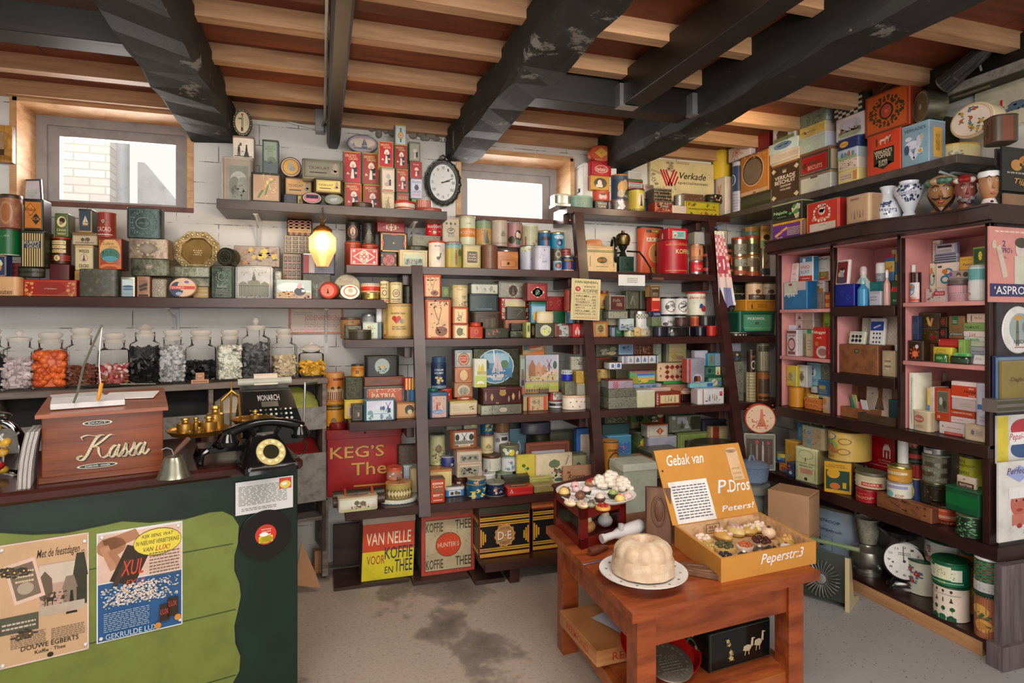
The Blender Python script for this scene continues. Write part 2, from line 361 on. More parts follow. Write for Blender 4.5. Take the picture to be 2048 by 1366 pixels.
def floormat():
 m,nt,b=newmat('worn_concrete');L=nt.links;tc=nd(nt,'ShaderNodeTexCoord')
 n=nd(nt,'ShaderNodeTexNoise',i_Scale=1.15,i_Detail=5.0,i_Roughness=.6);L.new(tc.outputs['Object'],n.inputs['Vector'])
 r=ramp(nt,[(.36,rgb('6f6760')),(.44,rgb('94887e')),(.47,rgb('bdafa2')),(.7,rgb('c6b8aa'))]);L.new(n.outputs[0],r.inputs[0])
 n2=nd(nt,'ShaderNodeTexNoise',i_Scale=60.0,i_Detail=5.0,i_Roughness=.75);L.new(tc.outputs['Object'],n2.inputs['Vector'])
 r2=ramp(nt,[(.3,rgb('766d66')),(.5,(1,1,1,1))]);L.new(n2.outputs[0],r2.inputs[0])
 mx=nd(nt,'ShaderNodeMix',data_type='RGBA',blend_type='MULTIPLY',i_0=.45);L.new(r.outputs[0],mx.inputs[6]);L.new(r2.outputs[0],mx.inputs[7])
 sp=nd(nt,'ShaderNodeSeparateXYZ');L.new(tc.outputs['Object'],sp.inputs[0]);n3=nd(nt,'ShaderNodeTexNoise',i_Scale=3.0,i_Detail=4.0);L.new(tc.outputs['Object'],n3.inputs['Vector'])
 ma=nd(nt,'ShaderNodeMath',operation='MULTIPLY_ADD',i_1=.8);L.new(n3.outputs[0],ma.inputs[0]);L.new(sp.outputs[0],ma.inputs[2])
 r3=ramp(nt,[(.0,(0,0,0,1)),(1,(1,1,1,1))]);mr=nd(nt,'ShaderNodeMapRange',i_1=1.9,i_2=2.2);L.new(ma.outputs[0],mr.inputs[0])
 n4=nd(nt,'ShaderNodeTexVoronoi',i_Scale=42.0);L.new(tc.outputs['Object'],n4.inputs['Vector'])
 r4=ramp(nt,[(.09,rgb('45403d')),(.16,rgb('a5a4a5'))]);L.new(n4.outputs['Distance'],r4.inputs[0])
 m2=nd(nt,'ShaderNodeMix',data_type='RGBA');L.new(mr.outputs[0],m2.inputs[0]);L.new(mx.outputs[2],m2.inputs[6]);L.new(r4.outputs[0],m2.inputs[7])
 L.new(m2.outputs[2],b.inputs['Base Color']);b.inputs['Roughness'].default_value=.62
 bp=nd(nt,'ShaderNodeBump',i_Strength=.35,i_Distance=.004);L.new(n2.outputs[0],bp.inputs['Height']);L.new(bp.outputs[0],b.inputs['Normal'])
 return m
struct(MB().box(-3.2,-2.6,-.1,3.4,4.3,0,floormat()),'floor')
W1=(-1.53,-.695,2.085,2.625);W2=(.84,1.64,2.13,2.56)
wb=MB();xs=[-3.2,W1[0],W1[1],W2[0],W2[1],3.4];T=.34
for i in range(5):
 a,b_=xs[i],xs[i+1];wn={1:W1,3:W2}.get(i)
 if wn:wb.box(a,WY,0,b_,WY+T,wn[2],BRICK);wb.box(a,WY,wn[3],b_,WY+T,CEIL,BRICK)
 else:wb.box(a,WY,0,b_,WY+T,CEIL,BRICK)
struct(wb,'wall_back')
struct(MB().box(WX,-2.6,0,WX+.2,WY,CEIL,BRICK),'wall_right')
struct(MB().rbox(1.655,3.63,2.192,1.9,WY+.01,2.5,BRICK,.01),'wall_pier')
mo=MB();rnd=random.Random(5)
for i in range(26):
 x=.3+i*.021;mo.ball(x,WY-.012,2.63+rnd.uniform(-.025,.03),rnd.uniform(.014,.03),'8a857aP',.02,rnd.uniform(.012,.03),7)
struct(mo,'trim_mortar')
PINE=wood('pine_batten','a87d5a','cca27a',(3,40,40),.6,.15);RUST=wood('brown_ceiling_board','5a2a18','8d4a2c',(2.5,14,14),.6,.1)
BEAM=wood('black_tarred_beam','0e0e0e','232221',(9,2.5,9),.75,.9,10,('77746f',4.0,.6));BLACK=wood('black_painted_wood','0c0a09','1a1311',(3,20,20),.5,.2)
for i in range(10):
 x=-3.2+i*.66;struct(MB().box(x,-2.6,CEIL,x+.655,4.2,CEIL+.03,RUST),'ceiling'if i==0 else'ceiling_board')
SKINS=[(-3.2,-.69),(-.45,.03),(.11,.78),(.97,1.78),(1.9,3.08)]
for k,y in enumerate([-.6,-.2,.2,.6,1.0,1.4,1.8,2.2,2.56,2.97,3.36,3.73]):
 struct(MB().box(-3.2,y-.01,CEIL-.075,WX,y+.05,CEIL,PINE),'ceiling_batten')
def beam(x0,x1,z0,z1,y0,y1,m,seed,wob=.012):
 mb=MB();rnd=random.Random(seed);rings=[];n=26
 for i in range(n+1):
  y=y0+(y1-y0)*i/n;e=[rnd.uniform(-wob,wob)for _ in range(8)]
  rings.append([(x0+e[0]+.012,y,z0+e[1]),(x1+e[2]-.012,y,z0+e[3]),(x1+e[4],y,z0+.03+e[1]),(x1+e[4]*.5,y,z1),(x0+e[5]*.5,y,z1),(x0+e[5],y,z0+.03+e[6])])
 mb.loft(rings,m,smooth=False);return struct(mb,'ceiling_beam')
beam(-.70,-.46,2.47,2.66,-.6,WY,BEAM,1);beam(.76,.96,2.475,2.66,-.6,WY,BEAM,2)
beam(.035,.11,2.49,2.69,-.6,WY-.02,BLACK,3,.001);beam(1.8,2.02,2.48,2.7,-.6,WY,BEAM,4)
struct(MB().rbox(.95,2.64,2.5,1.8,2.76,2.68,BLACK,.003),'ceiling_beam');struct(MB().rbox(-3.2,2.6,2.5,-.7,2.72,2.66,BLACK,.003),'ceiling_beam')
struct(MB().rbox(1.39,-.6,2.5,1.5,2.64,2.66,BLACK,.003),'ceiling_beam')
struct(MB().rbox(2.86,-.6,2.57,3.08,3.4,2.69,BLACK,.003),'ceiling_beam');struct(MB().rbox(2.84,-.6,2.53,2.86,2.7,2.57,M('8a867fW'),.002),'trim_1')
struct(MB().box(-3.2,1.2,2.61,-.7,2.6,2.64,wood('brown_hatch_panel','4a352c','6b5044',(2,3,3),.45)),'ceiling_panel')
for(x,y)in((1.37,2.6),(1.775,2.6)):
 hg=MB().box(x,y-.012,2.495,x+.03,y+.045,2.6,'bbbM').box(x,y-.012,2.492,x+.1,y+.045,2.496,'bbbM');tag(hg.build('joist_hanger'),'galvanised joist hanger under the '+('short trimmed joist'if x<1.5 else'thick tarred beam'),'bracket')
GREY=M('9a9a9c');LIN=wood('window_lining_pine','b57f4c','e2b98a',(6,6,20),.55,.1)
def window(n,wn,yin,fr,sh):
 x0,x1,z0,z1=wn;o=root('window_%d'%n,None,None);o['kind']='structure'
 m=MB();t=.02
 m.box(x0-.012,WY-.012,z0-.005,x0+t,yin,z1,LIN);m.box(x1-t,WY-.012,z0-.005,x1+.012,yin,z1,LIN);m.box(x0,WY-.012,z1-t,x1,yin,z1+.012,LIN);m.box(x0-.012,WY-.02,z0-.02,x1+.012,yin,z0+.004,M('6b4034W'));m.build('window_lining',o)
 m=MB();a=.045
 for k,(ins,y,th)in enumerate(((t,yin-.01,.05),(t+.05,yin+.008,.055))):
  X0,X1,Z0,Z1=x0+ins,x1-ins,z0+ins*.3,z1-ins
  m.box(X0,y,Z0,X0+th,y+.05,Z1,GREY);m.box(X1-th,y,Z0,X1,y+.05,Z1,GREY);m.box(X0+th,y,Z1-th,X1-th,y+.05,Z1,GREY);m.box(X0+th,y,Z0,X1-th,y+.05,Z0+(.02 if k==0 else.035),GREY)
 m.build('window_frame',o)
 MB().box(x0+.12,yin+.03,z0+.05,x1-.12,yin+.034,z1-.12,glassmat('window_glass')).build('window_pane',o)
window(1,W1,4.0,0,0);window(2,W2,4.03,0,0)
om=MB();
def outbrick():
 m,nt,b=newmat('outside_brick');L=nt.links;v=coords(nt,(1,1,1),False);sp=nd(nt,'ShaderNodeSeparateXYZ');cb=nd(nt,'ShaderNodeCombineXYZ');L.new(v,sp.inputs[0]);L.new(sp.outputs[0],cb.inputs[0]);L.new(sp.outputs[2],cb.inputs[1])
 br=nd(nt,'ShaderNodeTexBrick',i_Scale=1.0);L.new(cb.outputs[0],br.inputs[0])
 for k,x in(('Brick Width',.22),('Row Height',.065),('Mortar Size',.006)):br.inputs[k].default_value=x
 br.inputs['Color1'].default_value=rgb('f2ece4');br.inputs['Color2'].default_value=rgb('dcd6d0');br.inputs['Mortar'].default_value=rgb('c8c2ba')
 L.new(br.outputs[0],b.inputs['Base Color']);return m
struct(MB().box(-2.8,5.6,1.5,-1.62,5.8,4.2,outbrick()),'outside_wall')
struct(MB().tube([(-1.5,5.5,1.5),(-1.5,5.5,4.2)],.045,'a5a5a8',12),'outside_drainpipe')
struct(MB().prism([(-1.50,2.3),(-1.50,2.82),(-1.45,2.82),(-1.16,2.45),(-1.16,2.3)],5.9,6.0,'b5b5b8'),'outside_roof')
lamp('outside_daylight','AREA',(-1.6,4.5,4.4),60,(1,.95,.88),1.5,(-1.9,5.7,2.6))
lamp('window_daylight','AREA',(-1.1,4.2,2.36),9,(1,.95,.9),.6,(-1.1,3,1.9),.35);lamp('window_daylight','AREA',(1.24,4.22,2.36),9,(1,.95,.9),.6,(1.24,3,1.9),.3)
# shelving
RACKW=wood('dark_brown_rack_paint','2e1614','4a2824',(3,12,12),.33,.12,6,('9a8f86',22.0,.74))
GREYSH=wood('grey_brown_shelf_paint','3a3230','5c524d',(3,12,12),.4,.12,6,('a09890',22.0,.74))
ZT,ZA,ZB,ZC,ZD,ZE=2.187,1.768,1.352,.913,.468,.135
rk=root('shelf_rack','long dark brown ladder rack of leaning posts and sagging shelves full of tins','shelf',(0.5,3.3,0))
def lc(o):o.matrix_parent_inverse=Matrix.Translation((-.5,-3.3,0));return o
def board(x0,x1,z,yf,yb,m,name='shelf',t=.045,parent=rk):
 o=MB().rbox(x0,yf,z-t,x1,yb,z,m,.003).build(name,parent)
 return lc(o)if parent is rk else o
XR=2.735
for z,x0,x1 in((ZT,1.50,XR),(ZA,.136,3.06),(ZB,.125,3.06),(ZC,.144,3.06),(ZD,.121,XR),(ZE,.85,XR)):
 board(x0,x1,z,leanY(z)-.02,WY-.002,RACKW)
for x0,z1 in((.498,1.775),(1.54,2.15),(2.54,2.15)):
 y0,y1=leanY(.415),leanY(z1);m=MB();d=.05;fo=.03
 m.loft([[(x0,y0-fo-.005,.415),(x0+.062,y0-fo-.005,.415),(x0+.062,y0-fo+d,.415),(x0,y0-fo+d,.415)],[(x0,y1-fo-.005,z1),(x0+.062,y1-fo-.005,z1),(x0+.062,y1-fo+d,z1),(x0,y1-fo+d,z1)]],RACKW,smooth=False)
 lc(m.build('post',rk))
 for z in(ZT,ZA,ZB,ZC):
  if z<z1+.1:lc(MB().rbox(x0-.045,leanY(z)+.03,z-.045-.06,x0-.003,WY-.01,z-.046,RACKW,.002).build('bracket',rk))
def wallshelf(name,x0,x1,z,yf,label,brs,m):
 r=root(name,label,'shelf',(x0,WY,z));inv=Matrix.Translation((-x0,-WY,-z))
 o=MB().rbox(x0,yf,z-.05,x1,WY-.002,z,m,.003).build('shelf_board',r);o.matrix_parent_inverse=inv
 for x in brs:
  o=MB().box(x,yf+.1,z-.056,x+.025,WY-.002,z-.051,'ccc').box(x,WY-.008,z-.32,x+.025,WY-.002,z-.051,'ccc').tube([(x+.012,yf+.1,z-.056),(x+.012,WY-.06,z-.1),(x+.012,WY-.01,z-.25)],.006,'ccc',6).build('shelf_bracket',r);o.matrix_parent_inverse=inv
wallshelf('wall_shelf',-1.75,.355,1.575,3.45,'long dark brown wall shelf carrying cacao tins',(-.78,.02),RACKW)
wallshelf('wall_shelf',-.515,.70,2.09,3.43,'short grey-brown wall shelf high under the beams',(-.35,.52),GREYSH)
JA,JB=Vector((.03,3.53,0)),Vector((-1.75,3.155,0));JZ=1.135
jd=(JB-JA).normalized();JROT=math.atan2(-jd.y,-jd.x);JL=(JB-JA).length
OLD=wood('old_grey_board','574a44','8d7f76',(3,25,25),.7,.3);INK=wood('dark_bin_inside','1d1b1e','34302f',(3,12,12),.8)
jr=root('grocery_bin_rack','old grey wooden rack of open bins below the sweet jars','rack',JB,(0,0,JROT))
MB().rbox(0,-.012,JZ-.03,JL+.01,.22,JZ,OLD,.003).build('top_board',jr)
for i in range(8):
 x=JL-.02-i*.285
 if x>-.1:MB().rbox(x,0,.16,x+.022,.2,JZ-.031,OLD,.002).build('divider',jr)
MB().box(0,.16,.35,JL-.03,.18,JZ-.032,INK).build('back_board',jr)
for z0,z1 in((.85,.975),(.45,.72)):MB().rbox(0,-.008,z0,JL,.006,z1,M('8b8781W'),.002).build('bin_front',jr)
for z in(.62,.36):MB().box(0,.008,z-.02,JL-.02,.16,z,OLD).build('bin_floor',jr)
MB().rbox(JL-.02,0,0.02,JL+.012,.03,.45,OLD,.002).build('leg',jr)
def heap(name,x0,x1,z,col,lab,seed):
 rnd=random.Random(seed);m=MB();n=9;v=[];f=[]
 for i in range(n+1):
  for j in range(7):
   u=i/n;t=j/6;v.append((x0+(x1-x0)*u,.012+.14*t,z+(.02+.11*t)*(1-.5*(2*u-1)**2)+rnd.uniform(-.006,.006)))
 for i in range(n):
  for j in range(6):a=i*7+j;f.append((a,a+7,a+8,a+1))
 m.add(v,f,col,smooth=True)
 o=m.build(name,None,JB,(0,0,JROT));return tag(o,lab,'food',kind='stuff')
heap('split_peas',JL-.28,JL-.03,.95,'8d9a3c+b8b860+5f6a28@260','green split peas heaped in the top bin at the rack end',3)
heap('white_beans',JL-.555,JL-.32,.95,'e6d8c4+cdbba4+f2e8d8@220','white beans heaped in the bin behind the adding machine',4)
heap('red_beans',JL-.28,JL-.03,.70,'6a1414+8d2020+3c0a0a@260','dark red beans in the lower bin at the rack end',5)
XP=2.75;PY=[3.118,2.69,2.276,1.838]
BRN=wood('dark_brown_cabinet_paint','1f0f0e','3a1f1d',(12,3,12),.35,.1,6,('9a8f86',22.0,.76))
PINK=wood('pink_cabinet_paint','c98683','db9a96',(5,5,5),.6,.05)
pc=root('medicine_cabinet','open pink and dark brown drugstore cabinet with three bays on the side wall','cabinet',(XP,1.838,.92));pinv=Matrix.Translation((-XP,-1.838,-.92))
def pcm(mb,name):o=mb.build(name,pc);o.matrix_parent_inverse=pinv;return o
XB=WX-.012
pcm(MB().box(XB-.012,1.838,.90,XB,3.105,1.90,PINK),'back_panel')
for i,y in enumerate(PY):
 a,b_=(y-.022,y)if i<3 else(y,y+.022)
 pcm(MB().rbox(XP,a,.90,XP+.03,b_,1.885,BRN,.002),'stile');pcm(MB().box(XP+.03,(a+b_)/2-.008,.92,XB-.012,(a+b_)/2+.008,1.885,PINK),'divider')
pcm(MB().rbox(XP-.01,1.838,.86,XB,3.105,.918,BRN,.003),'bottom_board')
pcm(MB().box(XP,1.838,1.868,XB,3.105,1.885,PINK),'top_panel')
BZ={}
for i,(zs,m)in enumerate((((1.525,1.235),PINK),((1.535,1.165),BRN),((1.545,1.258),PINK))):
 for z in zs:pcm(MB().rbox(XP+.012 if m is PINK else XP-.003,PY[i+1]+.012,z-(.02 if m is PINK else.055),XB-.012,PY[i]-.022,z,m,.002),'shelf')
def cornice(z0,z1,grow):
 n=48;out=[]
 for i in range(n+1):
  t=i/n;y=3.14-(3.14-1.80)*t;s=.5-.5*math.cos(2*PI*t);out.append((XP-.045-grow-.075*max(0,math.sin(PI*min(1,max(0,(t-.12)/.76))))**1.5-.02*math.sin(4*PI*t),y))
 return out+[(XB,1.80),(XB,3.14)]
m=MB();
for z0,z1,g in((1.875,1.887,0),(1.887,1.945,.018),(1.945,1.955,.026)):m.slab(cornice(z0,z1,g),z0,z1,BRN,smooth=False)
pcm(m,'cornice')
bs=root('side_shelf_unit','dark brown open shelf unit along the side wall with syrup tins','shelf',(XP,1.8,0));binv=Matrix.Translation((-XP,-1.8,0))
def bsm(mb,name):o=mb.build(name,bs);o.matrix_parent_inverse=binv;return o
ZM,ZL=.488,.075
bsm(MB().rbox(XP-.01,1.80,ZM-.06,XB,3.35,ZM,BRN,.003),'shelf');bsm(MB().rbox(XP-.01,1.83,ZL-.045,XB,3.2,ZL,BRN,.003),'shelf')
GP=wood('grey_purple_end_panel','4c4245','7a6d70',(30,30,2.5),.5,.15)
bsm(MB().rbox(XP,1.838,ZM,XP+.055,1.87,.86,BRN,.002),'post');bsm(MB().box(XP+.055,1.845,ZM,XB,1.865,.86,M('d8d4cf')),'end_panel')
bsm(MB().rbox(XP-.035,1.765,.02,XB,1.8,ZM-.061,GP,.003),'end_panel');bsm(MB().rbox(XP-.06,1.745,0,XB,1.815,.1,GP,.004),'foot')
bsm(MB().rbox(XP+.03,3.30,ZM,XP+.06,3.35,.86,BRN,.002),'post')
tag(MB().rbox(XP-.015,1.86,0.0,XP+.02,2.55,.06,wood('raw_pine_plank','a9764a','d6a674',(30,3,30),.6),.002).build('floor_plank'),'raw pine plank on the floor under the lowest side shelf','plank')
ts=root('wall_shelf','dark brown wall shelf high on the side wall with biscuit tins','shelf',(2.76,2.0,2.2));tinv=Matrix.Translation((-2.76,-2.0,-2.2))
ZS=2.215
o=MB().rbox(2.75,1.98,ZS-.04,XB,WY-.01,ZS,GREYSH,.003).build('shelf_board',ts);o.matrix_parent_inverse=tinv
for y in(2.1,2.9):o=MB().box(2.9,y,ZS-.05,XB,y+.02,ZS-.041,'ddd').box(XB-.01,y,ZS-.3,XB,y+.02,ZS-.04,'ddd').tube([(2.82,y+.01,ZS-.046),(3.0,y+.01,ZS-.08),(XB-.01,y+.01,ZS-.2)],.007,'ddd',6).build('shelf_bracket',ts);o.matrix_parent_inverse=tinv
struct(MB().box(XP+.03,1.831,.93,WX,1.8405,2.2,M('3a3438W')),'trim_panel')
# tins, boxes and jars on the shelves
class It:pass
CATS={'can':'can','canister':'canister','box':'box','tin':'tin','carton':'carton','packet':'packet','bottle':'bottle','jar':'jar','card':'card','book':'book','drum':'drum','plate':'plate','pot':'pot','chest':'chest'}
ALL=[]
def mkitem(it):
 a0,a1,d0,d1,z0,z1=it.a0,it.a1,it.d0,it.d1,it.z0,it.z1
 W,D,Hh=a1-a0,d1-d0,z1-z0;it.W=W
 loc=((a0+a1)/2,(d0+d1)/2,z0)if it.ax=='Y'else((d0+d1)/2,-(a0+a1)/2,z0)
 rz=(0 if it.ax=='Y'else-PI/2)+math.radians(it.yaw)
 rot=(math.radians(it.tilt),0,rz)
 cols=it.body.split(',');bc=cols[0];sd=abs(hash_(it.label))%9999
 parts=[]
 lidh=lc_=None
 if it.lid:q=it.lid.split(',');lidh=float(q[0])/100;lc_=q[1]if len(q)>1 else bc
 m=MB();k=it.kind
 if it.yaw and k=='b':
  t=abs(math.sin(math.radians(it.yaw)));W=max(W*.6,W-D*t*.8)
 if k=='b':
  r=it.R if it.R else min(.006,W*.08);top=Hh-lidh if lidh else Hh
  m.rbox(-W/2,-D/2,0,W/2,D/2,top,bc,r,e=.003)
  if len(cols)>1:
   for x in(-W/2-.0004,W/2+.0004):m.add([(x,-D/2+r,.004),(x,D/2-r,.004),(x,D/2-r,top-.004),(x,-D/2+r,top-.004)],[(0,1,2,3)],cols[1])
  pr(m,it.ops,face_front(-W/2+r*.5,W/2-r*.5,-D/2,0,Hh),W/Hh,sd)
  if lidh:lm=MB().rbox(-W/2-.0015,-D/2-.0015,top-.004,W/2+.0015,D/2+.0015,Hh,lc_,r+.001,e=.003);parts.append((lm,'lid'))
  if it.sops:pr(m,it.sops,(lambda u,v,o:(W/2+o,-D/2+D*u,Hh*v)),D/Hh,sd+1)
  if it.lops:pr(m,it.lops,(lambda u,v,o:(-W/2-o,D/2-D*u,Hh*v)),D/Hh,sd+1)
  if it.tops:pr(m,it.tops,face_top(-W/2,W/2,-D/2,D/2,Hh),W/D,sd+2)
 elif k=='c':
  r,ry=W/2,D/2;top=Hh-lidh if lidh else Hh;e=min(.003,Hh*.1)
  m.lathe([(1-e/r,0),(1,e*.6),(1,top-e),(1-e/r,top)],bc,24,None,r,ry)
  m.lathe([(1.0,e),(1.015,e*1.5),(1.0,e*2.2)],cols[1]if len(cols)>1 else bc,24,None,r,ry,False)
  pr(m,it.ops,face_cyl(r,ry,0,Hh),W/Hh,sd,True)
  if lidh:
   lm=MB().lathe([(1.02,top-.002),(1.025,top+.002),(1.025,Hh-.004),(.99,Hh),(.9,Hh-.001)],lc_,24,None,r,ry);parts.append((lm,'lid'))
  elif not it.open:m.lathe([(.97,top),(1.0,top+.002),(1.0,top+.004),(.93,top+.004),(.9,top+.001)],cols[1]if len(cols)>1 else bc,24,None,r,ry)
 elif k=='d':
  n=it.n or 32;rx,rz_=W/2,Hh/2;a=PI/2+PI/n
  prof=[(.985,0),(1,.004),(1,D*.55),(1.02,D*.56),(1.02,D-.004),(.97,D)]
  T=Matrix.Translation((0,D/2,rz_))@Matrix.Rotation(PI/2,4,'X')
  m.loft([[(math.cos(2*PI*j/n+a)*q*rx,math.sin(2*PI*j/n+a)*q*rz_,z)for j in range(n)]for q,z in prof],bc,T)
  pr(m,it.ops,face_front(-rx*.97,rx*.97,-D/2-.0003,rz_*.03,Hh-rz_*.03),W/Hh,sd)
 if it.knob:
  kr=max(.008,W*.07);zz=Hh
  parts.append((MB().lathe([(kr*.5,zz-.002),(kr*.4,zz+kr*.6),(kr,zz+kr*1.3),(kr*.7,zz+kr*2),(.001,zz+kr*2.2)],it.knob,12),'knob'))
 if it.handle:
  parts.append((MB().tube([(-W*.3,0,Hh),(-W*.25,0,Hh+.03),(0,0,Hh+.04),(W*.25,0,Hh+.03),(W*.3,0,Hh)],.003,it.handle,6),'handle'))
 cat=CATS.get(it.name.split('_')[-1],it.name.split('_')[-1])
 if parts:
  o=root(it.name,it.label,cat,loc,rot,it.group);m.build('body',o)
  for pm,pn in parts:pm.build(pn,o)
 else:
  o=m.build(it.name,None,loc,rot);tag(o,it.label,cat,it.group)
 it.obj=o
def hash_(s):
 h=7
 for ch in s:h=(h*31+ord(ch))%1000003
 return h
def section(ax,dfront,zs,back,zoom,group,data,defname='biscuit_tin',alim=None):
 zlim={ZA:ZT,ZB:ZA,ZC:ZB,ZD:ZC}.get(zs,9)-.048
 if ax=='X'and zs==ZM:zlim=.857
 if ax=='X'and zs==ZL:zlim=ZM-.063
 """ax Y: things face the camera from the back wall; ax X: things face the room from the side wall. zs: height of the shelf they stand on"""
 ox,oy,sc=zoom;items=[]
 def pix(px,py,d):
  p=atY(px,py,d)if ax=='Y'else atX(px,py,d)
  return(p.x if ax=='Y'else-p.y),p.z
 def place(it):
  dm=it.d0 if it.kind in'bd'else(it.d0+it.d1)/2
  xm,ym=(it.px[0]+it.px[2])/2,(it.px[1]+it.px[3])/2
  it.a0=pix(it.px[0],ym,dm)[0];it.a1=pix(it.px[2],ym,dm)[0]
  x0,y0,x1,y1=it.px
  if it.kind=='b':
   e0,e1=x0+.1*(x1-x0),x1-.1*(x1-x0)
   if ax=='X':it.z1=pix(e1 if y0<HY else e0,y0,dm)[1];it.zp=pix(e1 if y1>HY else e0,y1,dm)[1]
   else:it.z1=pix(e0 if y0<HY else e1,y0,dm)[1];it.zp=pix(e0 if y1>HY else e1,y1,dm)[1]
  elif it.kind=='c':
   it.z1=pix(xm,y0,it.d0 if y0<HY else(dm+it.d1)/2)[1];it.zp=pix(xm,y1,it.d0 if y1>HY else dm)[1]
  else:it.z1=pix(xm,y0,dm)[1];it.zp=pix(xm,y1,dm)[1]
  if alim:it.a0=min(max(it.a0,alim[0]),alim[1]-.012);it.a1=max(min(it.a1,alim[1]),it.a0+.01)
  if it.auto:it.d1=it.d0+(it.a1-it.a0 if it.kind=='c'else min(.12,max(.03,(it.a1-it.a0)*.6)))
 for ln in data.strip().split('\n'):
  ln=ln.strip()
  if not ln or ln[0]=='#':continue
  f=[x.strip()for x in ln.split('|')];h=f[0].split();it=It();items.append(it)
  it.kind=h[0];it.ax=ax;it.px=(ox+float(h[1])/sc,oy+float(h[2])/sc,ox+float(h[3])/sc,oy+float(h[4])/sc)
  nums=[x for x in h[5:7]if x[0]in'-.0123456789'];it.row=float(nums[0])if nums else 0;dep=float(nums[1])if len(nums)>1 else 0
  it.yaw=it.tilt=it.R=it.n=0;it.knob=it.handle=None;it.hang=it.open=it.gnd=False;it.pri=0 if it.row<=.02 else 1;it.sops=it.lops=it.tops=''
  for o in h[5+len(nums):]:
   if o[0]=='r':it.yaw=float(o[1:])
   elif o[0]=='t':it.tilt=float(o[1:])
   elif o[0]=='R':it.R=float(o[1:])
   elif o[0]=='n':it.n=int(o[1:])
   elif o[0]=='k':it.knob=o[1:]
   elif o[0]=='m':it.handle=o[1:]
   elif o=='h':it.hang=True
   elif o=='f':it.pri=0
   elif o=='g':it.gnd=True
   elif o=='o':it.open=True
  it.body=f[1];it.lid=f[2];it.ops=f[3];it.label=f[4];it.name=f[5]if len(f)>5 and f[5]else defname;it.group=group
  for x in f[6:]:
   if x[:2]=='>:':it.sops=x[2:]
   if x[:2]=='<:':it.lops=x[2:]
   if x[:2]=='^:':it.tops=x[2:]
  it.d0=dfront+it.row;it.auto=dep==0;it.d1=it.d0+(dep or.1);place(it);it.auto=it.auto and it.kind=='c'
  if it.d1>back:s=it.d1-back;it.d1=back
  it.d1=max(it.d1,it.d0+.02)
 for it in items:
  for px_ in((.498,1.54,2.54)if ax=='Y'and group.endswith('rack shelf')else()):
   if it.a1>px_-.002 and it.a0<px_+.063:
    dn=leanY(it.z1 if zs<2 else zs)+.024
    if dn>it.d0:it.d1=min(back,it.d1+dn-it.d0);it.d0=dn;place(it)
  it.sup=None;bs=-9;w=it.a1-it.a0;it.row0=it.d0
  if it.hang or it.gnd or abs(it.zp-zs)<.03:continue
  for j in items:
   oa=min(it.a1,j.a1)-max(it.a0,j.a0);dz=abs(j.z1-it.zp)
   if j is it or oa<.25*w or dz>.035 or j.zp>it.zp-.006:continue
   sc_=oa/w-dz*6-abs((j.d0+j.d1)/2-(it.d0+it.d1)/2)*3
   if sc_>bs:bs=sc_;it.sup=j
 def rt(it):
  while it.sup:it=it.sup
  return it
 order=sorted(items,key=lambda q:q.zp)
 def tie():
  for it in order:
   j=it.sup
   if j:
    L_=it.d1-it.d0;d=j.d0+(it.row0-j.row0)
    d=min(max(d,j.d0-.2*L_),j.d1-.55*L_);d=min(d,back-L_)
    if abs(d-it.d0)>1e-5:it.d0=d;it.d1=d+L_;place(it)
 def snap():
  for it in order:
   if it.hang:it.z0=it.zp;continue
   if it.gnd:best=zs
   elif it.sup:best=it.sup.z1
   else:
    best=zs;w=it.a1-it.a0
    for j in items:
     if j is it or not hasattr(j,'z0')or j.hang or rt(j)is it:continue
     oa=min(it.a1,j.a1)-max(it.a0,j.a0);od=min(it.d1,j.d1)-max(it.d0,j.d0)
     if oa>.25*w and od>.45*(it.d1-it.d0)and j.z1<=it.zp+.028 and j.z1>best and j.zp<it.zp-.004:best=j.z1
   it.z0=best+.0005
   zm=zlim-(.065 if group.endswith('rack shelf')and any(it.a1>p_-.046 and it.a0<p_ for p_ in(.498,1.54,2.54))else 0)
   if it.z1>zm:it.z1=zm
   if it.z1<it.z0+.012:it.z1=it.z0+.012
 tie();snap()
 def chain(x):
  s_=[]
  while x:s_.append(x);x=x.sup
  return s_
 for rep in range(8):
  for i,p in enumerate(items):
   for q in items[i+1:]:
    oa=min(p.a1,q.a1)-max(p.a0,q.a0);od=min(p.d1,q.d1)-max(p.d0,q.d0);oz=min(p.z1,q.z1)-max(p.z0,q.z0)
    if oa<=.0008 or od<=.0008 or oz<=.002 or p in chain(q)or q in chain(p):continue
    mw=min(p.a1-p.a0,q.a1-q.a0)
    if oa<.16*mw:
     L,R_=(p,q)if p.a0+p.a1<q.a0+q.a1 else(q,p);mid=(L.a1+R_.a0)/2;L.a1=mid-.0006;R_.a0=mid+.0006;continue
    f,b=(p,q)if(p.pri,p.d0,p.zp)<=(q.pri,q.d0,q.zp)else(q,p)
    need=f.d1-b.d0+.002;r_=rt(b)
    if b.d0<f.d0-.02 and b.d1-b.d0>.05:b.d1=max(b.d0+.03,f.d0-.002);continue
    if rt(f)is not r_:
     room=back-max(x.d1 for x in items if rt(x)is r_);mv=min(need,max(0,room))
     if mv>0:
      r_.d0+=mv;r_.d1+=mv;r_.row0+=0;place(r_);tie();need=f.d1-b.d0+.002
    if need>.0005:
     s_=min(need,max(0,(b.d1-b.d0)-.045));b.d0+=s_;need-=s_
     if s_:place(b)
    if need>.0005:f.d1=max(f.d0+.025,f.d1-need)
  snap()
 for it in items:
  if abs(it.zp-it.z0)>.06 and DEBUG:print('drop %.2f %s'%(it.zp-it.z0,it.label))
  mkitem(it)
